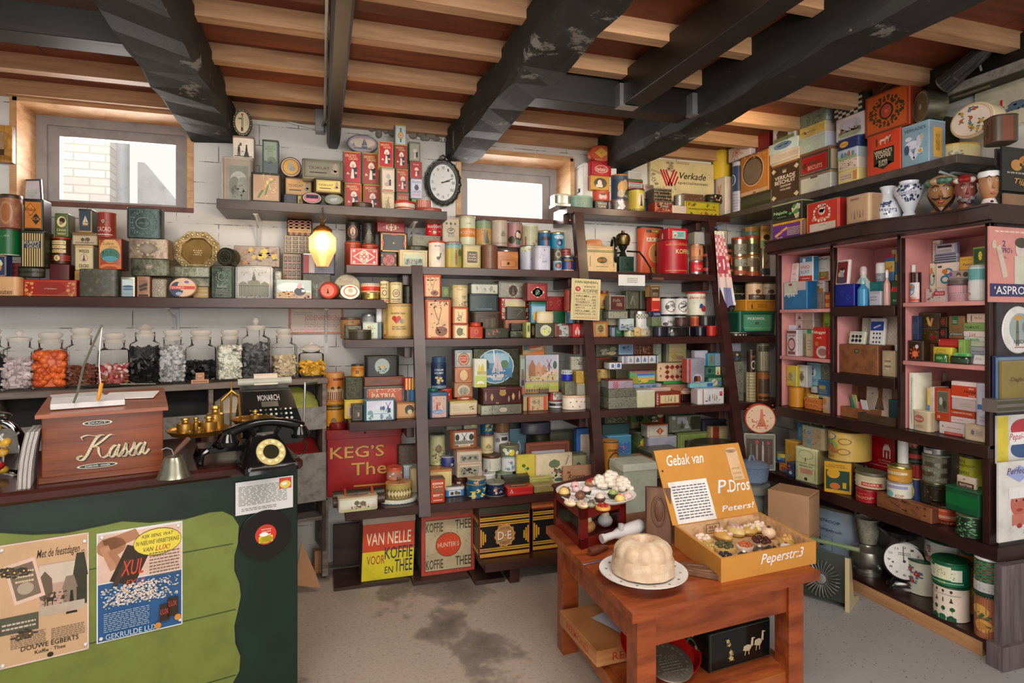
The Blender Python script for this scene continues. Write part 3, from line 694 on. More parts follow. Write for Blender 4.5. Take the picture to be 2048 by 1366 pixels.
 for it in items:
  if it.name in('tin_lid','bottle_cap')and it.sup:
   o,p=it.obj,it.sup.obj
   for k in('label','category','group'):del o[k]
   bpy.context.view_layer.update();o.parent=p;o.matrix_parent_inverse=p.matrix_world.inverted();o.name='lid'if it.name=='tin_lid'else'cap'
 ALL.extend(items);return items
DR='R 50 50 94 96 %s;T DROSTE’S 42 14 62 8 ed9;T CACAO 56 23 52 8 ed9;R 66 66 26 34 123;X bonnet 55 58 66 58 f4e8d8;E 54 46 18 10 da9;R 72 68 14 7 da9;R 26 72 16 3 f4e8d8;E 24 69 9 5 dca;R 50 2 98 4 b93'
TJ='F 3 2 432;F 7 1 652;T TJOKLAT 40 46 55 18 321;R 38 68 44 6 321;E 82 40 12 46 987;E 80 62 20 20 987'
section('Y',3.455,1.575,3.77,(0,380,5.689),'tins on the long wall shelf','''
b -140 980 235 1228 0 .1 R.02|da7||T outen 58 82 55 22 531|cream tin with a slanting brown word end at the wall shelf's outer end|cocoa_tin
b 240 1015 875 1228 0 .1|a21|1.2,b32|F 2 .6 d95;E 50 50 60 76 921;F 3.5 .4 c84;S 10 50 12 80 9 d95;S 90 50 12 80 9 d95;T V*JSSEN 50 55 24 9 dcb|long glossy red tin with gold scrolled corners on the wall shelf|cocoa_tin
b 888 893 1335 1228 0 .09 R.02|555+443+665@30||S 70 48 18 30 10 777M|dark grey rounded square tin beside the long red tin|cocoa_tin
b 1372 985 1538 1225 0 .05|998M||R 50 55 84 84 9ab;R 50 30 84 30 cdd;E 50 48 78 12 467;E 50 62 78 10 578;R 50 86 84 14 8aa|small pale tin with a blue lake picture|cocoa_tin
b 1555 978 1705 1222 0 .06|a75||F 6 3 c97;R 50 45 70 50 865;G 50 45 70 12 20 321;G 50 62 60 10 20 321;R 50 92 80 10 321|small brown upright tin with slanting dark lettering|cocoa_tin
b 1720 1010 1885 1222 0 .06 R.012|cb9+765+ddc@160||F 4 4 987|small rounded tin with a fine silver lace pattern|cocoa_tin
b -40 740 75 980 .02 .06|236||F 6 8 c94;Q 40 40 50 40 dda;Q 40 60 30 30 c84|small navy tin with a gilt border on the cream tin|cocoa_tin
b 130 830 245 1000 .13 .1|611||H 3 722|maroon tin under the green canister|cocoa_tin
c -30 430 235 830 .13|163|.8,532|T P...de 45 28 50 7 9b9;R 50 97 98 4 bb9|tall plain dark green canister at the end of the wall shelf|canister
c 5 45 250 430 .13|a74+954+b85@20|1.6,432|E 45 55 60 70 b85;E 45 55 48 55 a63|brown mottled canister with a dark lid on the green canister|canister
c 240 880 545 1015 .13 .13|221||H 2 332|flat black round tin under the striped tin|cocoa_tin
b 232 455 505 880 .13 .11|221,332||V 9 db7 3 97 8 98;R 50 38 74 20 235;T KURFF'S 48 33 66 9 dc9;T CACAO 52 43 54 8 dc9|tall cacao tin with yellow and black stripes|cocoa_tin
b 262 95 490 470 .13 .1|221,544||R 50 52 88 84 d83;V 12 c72 6 94 12 90;Q 36 34 58 42 321;Q 36 34 52 37 d83;T Hako 36 34 56 12 321;Q 66 64 52 36 221;T CACAO 63 63 62 10 d83;R 50 95 80 5 321|orange cacao tin with two black diamonds|cocoa_tin
b 560 840 790 1015 .14 .12|511,411||F 3 1 622|plain maroon square tin behind the long red tin|cocoa_tin
c 600 535 805 840 .14|421|.5,c42|R 45 20 80 14 ed9;R 45 36 80 12 ed9;R 45 52 80 12 ed9;T PUISSANTE 45 20 70 7 a31;T CACAO 45 36 50 7 a31;T POEDER 45 52 60 7 a31;H 3 c43 0 100 66 88;E 40 78 34 22 ed9;T K 40 78 10 12 421|brown and red cacao powder can with slanted cream labels|can
b 622 262 780 535 .14 .09|563,775||E 50 36 74 46 ed9;E 55 30 46 24 321;E 45 42 30 14 a87;I Union 50 70 70 12 ed9;R 50 84 70 2 ed9;R 50 89 60 2 ed9|olive cacao tin with a dark haired head in a cream circle|cocoa_tin
b 845 915 1010 1010 .16 .08|c95||R 50 50 80 60 b84|tan tin under the pale yellow cacao tin|cocoa_tin
b 850 625 1060 915 .15 .1|dc9,997|1,ca7|T wessa 50 24 60 13 531;E 50 50 48 34 b9a;E 50 50 40 28 dc9;X lady 50 50 28 24 645;T cacao 50 82 58 13 531|pale yellow cacao tin with a small round emblem|cocoa_tin
b 818 480 1108 625 .14 .12|ba8|1.2,864|R 50 62 92 56 cb9;X tree 42 62 20 40 543;X tree 62 60 26 44 654;R 50 82 80 6 765;N 20 4 764 20 80 50 82|flat sepia landscape tin on the pale yellow cacao tin
b 893 212 1045 480 .14 .09|b95,333|.6,333|R 50 50 92 86 345;X ship 52 48 60 42 dca;R 50 70 50 5 a63|dark blue tin with a sailing ship|cocoa_tin
b 1118 540 1385 930 .12 .12|a42,511|.8,832|F 3 2 d84;E 50 40 92 78 da6;E 50 55 88 44 476;N 26 9 254 12 88 40 70;E 50 66 70 16 59a;I Lubro 42 18 50 10 653;T CACAO 62 29 40 5 653;E 50 92 90 18 d73;E 50 97 70 14 a42|orange cacao tin with a tropical river picture|cocoa_tin
c 1115 250 1320 530 .12|932,a43|.4,a43|X bird 42 38 50 24 321;Q 42 36 22 16 dcb;Q 42 36 12 9 932;T CACAO 45 67 76 18 ecb;R 50 88 80 3 ecb|dark red round cacao can with cream lettering|can
b 1478 780 1930 1005 .12 .13 R.02|443+665+332^25||E 48 46 22 30 876;X horse 48 46 18 22 ba9|dark metal tin with a small elephant relief
b 1460 545 1915 775 .12 .12 R.01|765+987+543^22||Q 48 50 66 70 653;Q 48 50 58 60 876;S 48 50 56 60 12 ba8;Q 48 50 34 36 987|embossed bronze coloured tin under the black relief tin
b 1435 197 1830 545 .12 .09 R.015|344+455+233^18||F 5 1.5 566;S 50 50 70 74 26 566;O 50 50 52 40 3 677;O 50 50 42 30 2 233;S 50 50 84 88 30 455;T VERKADE 50 50 32 5 788|big black square tin with a scrolled relief on top of a stack
''')
section('Y',3.455,1.575,3.77,(330,420,4.6545),'tins on the long wall shelf','''
d 35 630 290 822 0 .035 t-8|a86||E 50 50 96 96 db9;E 28 60 50 78 235;E 60 40 60 60 db9;R 50 52 92 17 c32;T DUNKO 32 52 46 11 ecb;E 64 22 18 14 75a;E 36 84 24 18 9ab|round blue and cream tin with a red band standing on edge
b 260 715 405 822 .07 .12|ca7||H 3 b95|tan tin behind the round blue and cream tin
b 60 625 420 715 .1 .13|443+665+876^30||F 2 1 221|silver and black oblong tin, lower of two under the brass dish
b 40 520 420 622 .1 .13|443+887+554^34||F 2 1 221|silver and black oblong tin, upper of two under the brass dish
b 430 515 635 822 .02 .1|333+454+222^30|1,332|S 50 36 56 36 14 676;O 50 34 36 26 3 787;R 50 82 60 8 221;F 4 2 565;X crown 50 62 60 12 676;L 3 50 80 60 16 777|dark embossed tin beside the silver palace tin|tea_tin
b 640 515 1005 822 0 .1 R.012|ccc+bbb+ddd@12|.6,998M|F 3 1.2 665;R 50 74 86 40 998;V 22 443 9 91 58 92;V 7 ddc 9 91 56 60;X gable 50 38 10 32 665;R 50 60 84 3 443;X gable 50 50 34 20 776;X gable 20 54 20 12 776;X gable 80 54 20 12 776;E 50 40 9 12 443;R 50 24 1.6 12 443;N 30 3 443 10 90 90 97;N 24 5 998 12 88 10 30|bright silver tin with an engraved palace
d 495 350 670 515 .02 .08 r-18|221+332+443^40||O 50 50 80 80 5 443;S 50 50 44 44 9 443|black round embossed tin lying on its side by the palace tin|tea_tin
b 640 330 1065 570 .13 .08|987+a98+876@40||W 9 9 db3,b75 876 10 90 12 85;W 5 11 ec4 653 40 90 15 60|brown grey tin with yellow pansies
b 1010 565 1095 822 .1 .08 R.01|bbb+776+998^40||F 6 3 554|narrow silver tin behind the seaside picture tin|tea_tin
b 1030 648 1365 822 0 .05 R.008|bcc||R 50 28 98 52 abb;E 40 40 80 50 cdd;R 50 82 98 32 a97;N 40 6 b84 2 55 62 98;N 24 6 967 45 98 78 98;E 68 62 34 44 334;E 66 36 14 20 c98;E 68 28 12 20 e9a;R 78 58 10 12 eee|seaside picture tin with a girl in dark dress
b 1095 405 1270 822 .13 .08|b98||F 1 2 ca7;K 1 1 000|tall tin moulded like a chocolate bar, standing upright|chocolate_tin
b 1280 590 1545 822 .08 .09|443+554+665@60||X leaf 28 50 44 50 675;X leaf 72 50 44 50 765;G 36 46 40 2 -55 998;G 64 46 40 2 55 998;R 50 66 4 50 998;N 18 6 a43|dark tin with a butterfly figure
b 1275 400 1585 590 .1 .11 R.01|667|.8,999M|R 10 50 16 92 b22;R 28 50 18 92 dcc;R 22 50 4 92 dca;H 4 889 40 96 60 96|red and silver tin behind the lit lamp
b 1108 235 1380 402 .1 .1|ba8||K 1 1 000|tin moulded like a chocolate bar, lying lengthwise|chocolate_tin
b 1135 90 1370 235 .1 .09|422||V 4 a63 2 98 2 98;H 3 a63 2 98 2 60;R 50 68 96 24 c92;T CHOCOLADE 50 66 70 12 421|brown chocolate tin with a gold band on top of the bar tins|chocolate_tin
d 1570 598 1825 822 .1 .04|997||E 50 50 96 96 ba8;I Trodilac 46 26 52 16 876;L 3 50 55 70 30 987;R 30 50 10 10 446|big cream round tin leaning behind two smaller round tins
d 1445 670 1625 822 .0 .05 r-20|842||E 50 50 94 94 c32;E 46 50 74 74 e98;E 46 50 70 70 e87;X lady 48 52 22 30 432|small red and pink round tin standing on edge
d 1630 690 1815 824 .01 .04|998M||E 50 50 94 94 ddc;O 52 48 72 74 5 b32;E 52 42 26 32 ba8;T VERKADE 52 72 40 9 665;R 50 16 20 10 b32|silver round tin with a red ring leaning on a bigger one
c 1820 765 2005 824 0 .13|a95M|.8,ba7M||flat gilt round tin under a red banded round tin
c 1825 680 2005 765 0 .13|b31|1.6,dcb|R 50 50 98 30 c32;R 50 92 98 14 ca8;V 12 987 0 100 0 28|red banded round tin with a pale lid stacked on the gilt one
''')
for it in ALL:
 if it.name=='chocolate_tin'and'moulded'in it.label:
  nx,ny=(4,6)if'upright'in it.label else(4,4);m=MB();W=it.a1-it.a0;Hh=it.z1-it.z0;D=it.d1-it.d0
  for i in range(nx):
   for j in range(ny):
    x=-W/2+W*(.04+.92*(i+.5)/nx);z=Hh*(.04+.92*(j+.5)/ny);a=W/nx*.34;b=Hh/ny*.34
    m.loft([[(x-a,-D/2-.0005,z-b),(x+a,-D/2-.0005,z-b),(x+a,-D/2-.0005,z+b),(x-a,-D/2-.0005,z+b)],[(x-a*.7,-D/2-.006,z-b*.7),(x+a*.7,-D/2-.006,z-b*.7),(x+a*.7,-D/2-.006,z+b*.7),(x-a*.7,-D/2-.006,z+b*.7)]],'987',smooth=False)
  m.build('moulded_front',it.obj)
section('Y',3.445,2.09,3.77,(430,200,4.18),'tins on the short high shelf','''
b 52 470 335 848 .1 .1 R.02|a98,876|1,ba9|R 55 56 66 76 887;E 55 50 60 40 bba;E 40 62 40 40 776;E 70 60 40 36 998;N 30 8 665 24 86 60 90;X tree 34 74 14 22 543;F 6 1.5 cb9|tall cream tin with a faded mountain picture
b 285 600 562 860 0 .14|221|.6,221|R 50 52 90 88 a86;G 30 74 34 7 60 362;G 52 60 40 6 75 473;N 26 5 cb8 46 92 30 80;E 55 34 10 16 cb7;E 48 46 9 14 c95;E 68 22 14 9 da6;E 34 56 9 12 b84;G 70 30 30 3 40 584;N 16 5 cb8 30 70 2 26|brown tin with yellow birds on bamboo
b 148 295 325 490 .1 .08|edc,998|.9,876|E 36 40 12 16 554;X man 28 68 34 50 221;X lady 66 68 40 60 221;R 46 72 12 3 221;R 50 94 90 4 443|cream tin with a black silhouette couple
d 148 75 308 295 .1 .03 n40|332||S 50 50 94 95 30 ba8;E 50 50 78 84 cb9;E 50 50 72 79 dca;X man 50 54 36 62 998;E 50 20 12 8 c33;R 48 76 10 14 432;E 38 36 24 6 665|oval plaque of a bugler in a twisted dark frame|plaque
b 395 328 530 600 .03 .09|566,344|.8,443|R 50 34 84 56 898;T CACAO 50 20 50 5 665;T 'KWATTA' 50 27 70 5 543;R 50 34 40 1.5 665;E 60 60 60 20 676;X ship 52 66 50 16 344;R 50 84 84 26 566|tall blue grey cacao tin with a boat scene|cocoa_tin
b 570 785 690 878 0 .09|223||F 5 2 334|small dark blue tin under the chocolate bar tins|cocoa_tin
b 690 800 735 886 .02 .06|b93||E 50 60 60 50 543|narrow gold tin between dark tins|cocoa_tin
b 570 640 825 800 .05 .08 R.015|432||R 50 52 94 86 c95;'''+TJ+'''|gold chocolate tin with brown lettering, nearest the birds on bamboo|chocolate_tin
b 825 655 1070 806 .05 .08 R.015|432||R 50 52 94 86 cb6;'''+TJ+'''|pale gold chocolate tin with brown lettering beside its twin|chocolate_tin
b 728 488 1075 658 .06 .1 R.012|776|.6,665|'''+TJ+'''|dull grey chocolate tin with dark lettering|chocolate_tin
d 545 478 722 640 .06 .04|542||O 50 50 92 92 4 dba;E 50 50 76 76 c93;E 48 48 30 50 998;E 58 58 30 26 887|round gold tin with a seated figure on top of the gold tins|chocolate_tin
d 725 770 897 892 0 .03 t-8|332||O 50 50 90 90 3 ccb;E 50 50 78 78 a68;R 50 38 60 30 223;X tree 40 40 20 30 234;X tree 62 40 22 30 234;E 50 70 60 24 b78|round tin with a purple garden picture|chocolate_tin
d 910 785 1077 900 0 .03 t-8|554||O 50 50 86 86 4 998;E 50 50 72 72 788;X bird 50 50 50 40 aba;E 46 56 34 24 99a|round tin with a grey bird picture|chocolate_tin
c 1145 858 1315 906 0 .1|432||H 2 543|flat brown oval tin before the tall red tins|pastille_tin
b 1080 690 1232 905 .04 .08|b93||'''+DR%'b22'+'''|red cacao tin with a white bonneted figure, lower one at the row's start|cocoa_tin
b 1237 702 1385 915 .04 .08|b93||'''+DR%'a32'+'''|red cacao tin with a white bonneted figure, second in the lower row|cocoa_tin
b 1070 425 1222 692 .04 .08|876||'''+DR%'b23'+'''|shiny red cacao tin with a white bonneted figure, under the oval plate|cocoa_tin
b 1224 437 1375 697 .04 .08|786||'''+DR%'a43'+'''|faded red cacao tin with a white bonneted figure, under the oval plate|cocoa_tin
d 1105 290 1362 438 .06 .03 n40|666||E 50 50 97 96 88a;E 50 50 90 90 a99;E 50 44 84 50 cba;X ship 56 46 26 60 567;X ship 20 56 12 22 678;R 50 76 60 6 567|oval tin lid with a grey blue ship scene|oval_tin
b 1395 765 1505 918 .03 .08|cb9||T Fortuna_Trossen 50 8 86 8 643;X lady 50 60 60 60 a85;N 18 8 574 20 80 30 90|white tin with a small flower lady at the shelf edge|cocoa_tin
b 1385 560 1505 762 .03 .08|998||R 50 52 92 92 dcb;L 2 50 8 80 8 554;X bonnet 50 52 60 54 aaa;R 64 62 16 26 223;E 34 70 30 14 c98;R 50 94 84 5 a43|white tin with a grey bonneted figure|cocoa_tin
b 1368 342 1492 556 .03 .08|ba6||'''+DR%'b12'+'''|narrow bright red cacao tin with a white bonneted figure, top of the pale stack|cocoa_tin
b 1515 770 1625 925 .05 .08|686||R 50 50 92 92 a32;T DROSTE’S 50 26 80 14 cb6;X bonnet 50 75 60 60 dca|red cacao tin half hidden behind the red and white round tin|cocoa_tin
b 1510 575 1625 768 .05 .08|575||'''+DR.replace('CACAO','COCOA')%'b32'+'''|red cocoa tin with a green edge, middle of the tall stack|cocoa_tin
b 1497 368 1612 574 .05 .08|585||'''+DR%'a22'+'''|red cacao tin with a white bonneted figure, below the small white tin|cocoa_tin
b 1505 200 1600 368 .06 .07|bbb,998|.5,b93|R 50 54 84 86 cdd;Q 50 54 40 70 575;E 50 54 56 34 da4;E 50 54 30 18 ecb;E 50 54 14 8 b63;E 50 22 16 8 363;E 50 84 16 8 363|small white tin with a yellow sun ornament on top of everything|cocoa_tin
b 1640 822 1735 925 .06 .07|475||R 50 12 90 14 694|green tin at the bottom of the thin end stack|cocoa_tin
b 1635 655 1735 822 .06 .07|bbc||R 50 50 92 92 ccd;T DROSTE’S 50 18 76 10 335;X crown 50 32 30 12 223;E 50 46 40 26 334;T CACAO 50 66 76 13 335;L 2 50 82 76 14 c54|white cacao tin with a dark crest in the thin end stack|cocoa_tin
b 1630 510 1732 654 .06 .07|876||R 50 50 90 92 a12;T Droste 50 18 50 9 edc;X bonnet 54 60 66 54 ecb;R 68 66 14 20 223|small dark red tin in the thin end stack|cocoa_tin
b 1622 345 1716 508 .06 .07|776||R 50 54 88 86 998;X bonnet 54 62 70 54 cba;R 72 66 18 28 223|small grey tin with a bonneted figure on the thin end stack|cocoa_tin
c 1492 896 1672 936 0 .12|b42||R 50 50 98 30 dca|flat red and cream round tin, lower of two
c 1497 838 1677 897 0 .12|dcb|1.2,b32||flat round tin with red lid and cream side, upper of two
c 1670 897 1902 940 .0 .12|dba|1.2,a43|H 2 b53|flat cream tin with a red edge at the shelf end
c 1680 835 1812 897 .01 .09|ca9||V 9 b54 0 100 0 100|small red and cream striped round box on the flat tin at the shelf end
''')
section('Y',leanY(ZA)+.005,ZA,3.77,(660,420,4.096),'tins on the upper rack shelf','''
c 118 262 252 455 .12|a42|1,c53||red brown canister with an orange lid under a black canister|canister
c 260 280 392 455 .12|832|1,b42||maroon canister with a red lid under the black canister with a ship|canister
c 127 95 248 264 .12|222,876|.4,332|E 46 50 70 66 443;O 46 50 66 62 4 a54;E 46 48 36 40 b98;X lady 46 50 20 30 432|black canister with a round portrait|canister
c 260 105 380 280 .12|222,766|.4,332|X ship 50 46 60 40 665;X house 50 72 70 20 554;R 50 86 90 12 443|black canister with a faint ship scene|canister
b 160 308 398 456 0 .09|a23|.6,a33|F 4 2 dba;D 1 1 dba 10 90 8 92;D 1 1 a23 16 84 16 84;E 50 50 34 56 dba;E 50 50 28 46 a23;S 50 50 22 36 8 dba;Q 50 50 10 16 dba;Q 14 18 12 18 dba;Q 86 18 12 18 dba;Q 14 82 12 18 dba;Q 86 82 12 18 dba|red tin with a white diamond ornament on the rack
b 405 340 560 459 0 .08 R.01|221||R 50 52 90 84 421;E 50 52 70 70 c65;N 40 7 521 20 80 24 80;Q 50 52 20 26 b22;Q 10 24 16 20 c84;Q 90 24 16 20 c84;Q 10 80 16 20 c84;Q 90 80 16 20 c84|small black tin with an orange ornament
b 410 180 632 330 .1 .1|321|.5,431|F 2 5 da4;E 50 8 30 12 c53;R 50 54 66 68 222;Q 50 54 8 12 c86;Q 8 54 10 40 c53;Q 92 54 10 40 c53;F 10 1 543|black tin with a wide golden frame
b 385 93 616 180 .1 .1|822|.6,a33|S 50 52 36 50 12 dba;Q 50 52 16 40 dba;G 30 52 20 5 0 cb9;G 70 52 20 5 0 cb9;N 14 3 dba 22 78 40 64|dark red tin with a white scroll ornament on top
b 565 325 800 468 0 .1 R.008|dc9|.6,dca|F 6 1 543;R 50 55 74 62 9a9;R 50 36 74 24 bca;N 40 5 654 16 84 54 82;X tree 26 64 9 24 443;X lady 42 66 6 24 943;X lady 60 66 6 24 543;X house 74 60 16 22 554|cream tin with a small village scene
c 635 295 790 325 .01 .09|332||H 2 443|dark brown flat round tin on the cream village tin
b 676 205 905 305 .13 .09|887W|.5,998W|N 40 4 554|grey weathered wooden box with a lid|box
c 785 100 915 228 .13|c12|.4,bbbM|T kolibri 48 28 80 26 eee;E 46 72 34 34 221;E 46 74 24 24 da8;R 20 68 14 5 dca;R 76 68 14 5 dca|red can with a small white bird name on the grey wooden box|coffee_can
c 808 250 943 480 0|edc|.9,c42|T EDEL 48 20 36 5 543;X fowl 50 62 40 34 554;N 6 3 c93|cream canister with a red lid and a fine drawn bird|canister
c 945 258 1085 484 0|ba5|1,a22|R 50 14 98 22 8aa;T KOFFIE 44 10 70 7 453;E 60 60 60 60 9a5;X man 55 60 34 56 b43;X tree 80 46 30 40 564|yellow green koffie canister with a red lid|canister
b 1088 285 1236 486 0 .1|cb7|.7,ba8|F 4 2 764;R 50 52 72 56 dc9;R 50 52 66 50 543;F 22 1.5 ca8;I Prima 50 40 40 8 dca;I Koffie 50 52 44 8 dca;I Melange 50 64 50 8 dca;N 20 3 764 8 92 84 96|gold square coffee tin with a brown label|coffee_tin
c 1238 283 1368 491 0|853|.8,743|H 12 754;N 30 3 a64|reddish brown mottled canister|canister
c 1555 288 1690 498 0|ccd|1,999M|R 50 16 98 20 ddb;N 40 5 665 4 96 8 25;I koffie 66 52 40 10 889|white koffie canister with a flowered band and grey lid|canister
b 1690 290 1816 501 0 .11 R.03|ccd|.8,bbc|Q 55 18 10 7 445;N 14 7 99a 5 60 32 50;I koffie 55 64 46 10 889|white rounded koffie canister with pale clovers|canister
c 1818 415 1885 506 0|9ab|.5,bbb|E 46 45 70 60 356;E 46 50 40 34 c54|tiny pale blue can at the second post|can
c 1885 370 1998 507 0|248|.7,cb8M|R 50 30 84 20 432;T BONO 46 29 60 12 ca4;X man 50 62 40 46 c53;R 50 92 98 8 da8|blue can with a golden lid at the second post|can
c 1818 310 1882 415 .0|554|.5,776|E 46 50 70 60 998;E 46 50 40 34 543|tiny dark can stacked at the second post|can
c 1885 320 1960 372 .06|934||H 2 a55|small red can behind the blue can|can
b 915 290 1925 486 .14 .14|321W||H 1 432|dark wooden riser step behind the front row of coffee canisters|plank
b 920 55 1060 286 .16 .1|cb9|1,ba9|K 7 1 554 4 96 20 28;R 50 30 3 24 554;E 50 50 50 22 554;E 50 50 44 14 cb9;X bird 50 49 34 14 443;V 5 876 30 70 60 74|white square tin with a black geometric design on the riser step|coffee_tin
c 1060 45 1190 286 .15|ddb|1,cb9|I Koffie 46 26 30 5 887;R 50 57 98 30 d83;T KO_FFIE 46 57 84 12 ecb|white and orange koffie canister on the riser step|canister
c 1192 70 1318 290 .15|897|1,555|R 50 66 98 60 c95;X man 46 64 34 52 665;X lady 62 66 40 50 576;N 14 7 568|grey green canister with costumed figures|canister
c 1320 82 1452 297 .15|ba9|.8,cb9|X ship 60 50 40 24 876;R 50 86 98 2 876;R 50 90 98 2 876|beige canister with a faint line drawing|canister
c 1452 98 1577 297 .15|a77|.8,988|E 62 56 46 50 221;E 56 50 20 24 dba;E 70 54 18 22 ca9;E 22 70 34 30 331;R 60 78 30 20 465|mauve canister with a black oval portrait of a pair|canister
c 1578 118 1710 300 .15|bb9|1,ccb|R 14 70 6 40 a54;W 5 9 c65,d98 464 45 90 50 92;N 10 4 353|cream canister with pink flowers and a pale lid|canister
c 1708 165 1805 291 .15|269|1.2,cb8M|R 46 44 74 18 432;X man 48 74 40 46 c64|blue can with a gold lid and a red figure on the riser step|can
c 1810 178 1918 304 .15|39b|1,cb8M|E 46 30 70 26 cde;E 46 62 44 44 236;E 46 66 20 20 9bd|light blue can with a gold lid and a dark pot on the riser step|can
''')
section('Y',leanY(ZA)+.005,ZA,3.77,(1100,260,4.267),'tins on the upper rack shelf','''
b 315 985 572 1216 0 .12|db8|1,ca7|H 2 364 0 100 16 26;E 50 55 34 24 354;E 43 55 14 14 a63;E 57 55 14 14 a63;R 10 60 2 40 675;R 90 60 2 40 675;R 50 80 40 2 675|cream tin with a green oval ornament between the second post and the iron mill|coffee_tin
c 745 820 962 1232 .04 .2|c53|1.2,333|R 60 10 70 6 332;T WAMOH 64 10 40 5 cc5;K 1 1 000;R 34 27 16 8 dca;R 51 27 15 8 dca;R 67 27 15 8 dca;R 83 27 14 8 dca;T A 34 27 9 6 221;T K 51 27 9 6 221;T E 67 27 8 6 221;T T 83 27 8 6 221;E 62 54 56 40 da5;E 62 54 50 36 b85;X lady 60 58 24 20 543;E 62 64 34 8 c85;T KOFFIE 70 88 60 8 cb5;R 70 96 40 6 bc4|big orange coffee drum with a lady in a golden oval|coffee_drum
c 965 930 1190 1240 0|a12|.5,721|R 50 16 84 2 c84;T KOFFIE 62 35 56 13 ed9;R 50 90 84 2 c84;L 1 50 12 70 4 c84|large glossy red koffie can|coffee_can
b 1010 835 1176 932 .04 .12|b12||R 54 56 70 66 acc;R 54 56 64 58 8bb;E 34 56 18 42 ecb;E 34 62 12 20 c53;L 4 64 54 30 40 356|red tin with a light blue label on the koffie can|coffee_tin|<:X man 40 60 40 50 fdd
c 1192 1112 1290 1242 0|a99M|.5,bbbM|R 50 46 98 66 b12;R 46 46 70 26 c44;T Rio 46 60 30 14 ecb|small silver and red can, lower one by the third post|can
c 1195 970 1292 1110 0|a75|.6,c97M|R 50 50 98 50 c85;X man 46 50 30 40 543;N 14 7 865|small copper coloured can, upper one by the third post|can
c 1300 975 1385 1232 .03|321|.6,543|R 50 34 98 8 b43;R 50 80 98 10 b43;R 46 56 50 26 a32|black canister with orange bands behind the third post|canister
b 1235 820 1330 975 .1 .08|998||R 50 50 86 86 aaa|grey tin at the back behind the small cans|coffee_tin
c 1440 970 1560 1228 .02|221|.8,443|T ALBERTS 50 22 84 8 c53;G 40 46 50 10 70 c63;R 66 54 20 26 b43;R 50 84 98 8 b53|black and orange canister behind the hanging tea towel|canister
b 1440 850 1520 970 .05 .08|776||R 50 50 80 84 ba9;E 50 50 50 50 687|cream and grey tin behind the hanging tea towel's top|coffee_tin
c 1560 1082 1668 1226 .0|ba8M|.5,b63|R 50 30 98 40 998;N 20 9 543 4 96 10 60;R 50 82 98 20 b53|silver can with orange band, bottom of the first corner stack|can
c 1560 910 1668 1080 .0|b98M|1.4,a43|R 50 60 98 50 887;N 24 9 443 4 96 40 84|can with a red lid and a dark town view, top of the first corner stack|can
c 1670 1066 1775 1222 .01|ba8M|.5,b63|R 50 30 98 40 a97;X house 44 34 70 40 654;R 50 84 98 18 b53|silver can with a brown town view, bottom of the second corner stack|can
c 1670 895 1775 1064 .01|ba7M|1.8,a43|R 50 64 98 44 554;N 20 9 221 4 96 45 84|can with an orange lid and dark view, top of the second corner stack|can
c 1655 780 1770 896 .1|687|.6,d94|R 50 30 98 40 da4;T AGA 40 30 60 24 c53;E 60 76 60 34 9b7|yellow and green can behind the second corner stack|can
c 1776 1005 1846 1212 .04|a98M|.5,887|G 50 50 60 8 50 654;R 50 82 98 22 334|slim silver can with a slanted picture in the corner|can
c 1772 770 1850 1004 .04|da5|.6,c53|T AGA 46 24 76 14 b32;E 50 54 70 26 321;R 50 82 98 28 585;N 8 9 cc4 4 96 70 96|yellow can with a black picture in the corner|can
c 1852 1002 1925 1202 .06|a75|.6,b96|N 24 9 964|pale copper can in the corner under a dark red can|can
c 1846 790 1915 1000 .06|943|.6,a53|N 20 9 453;R 50 30 98 10 ca8|dark red can with green marks in the corner|can
''')
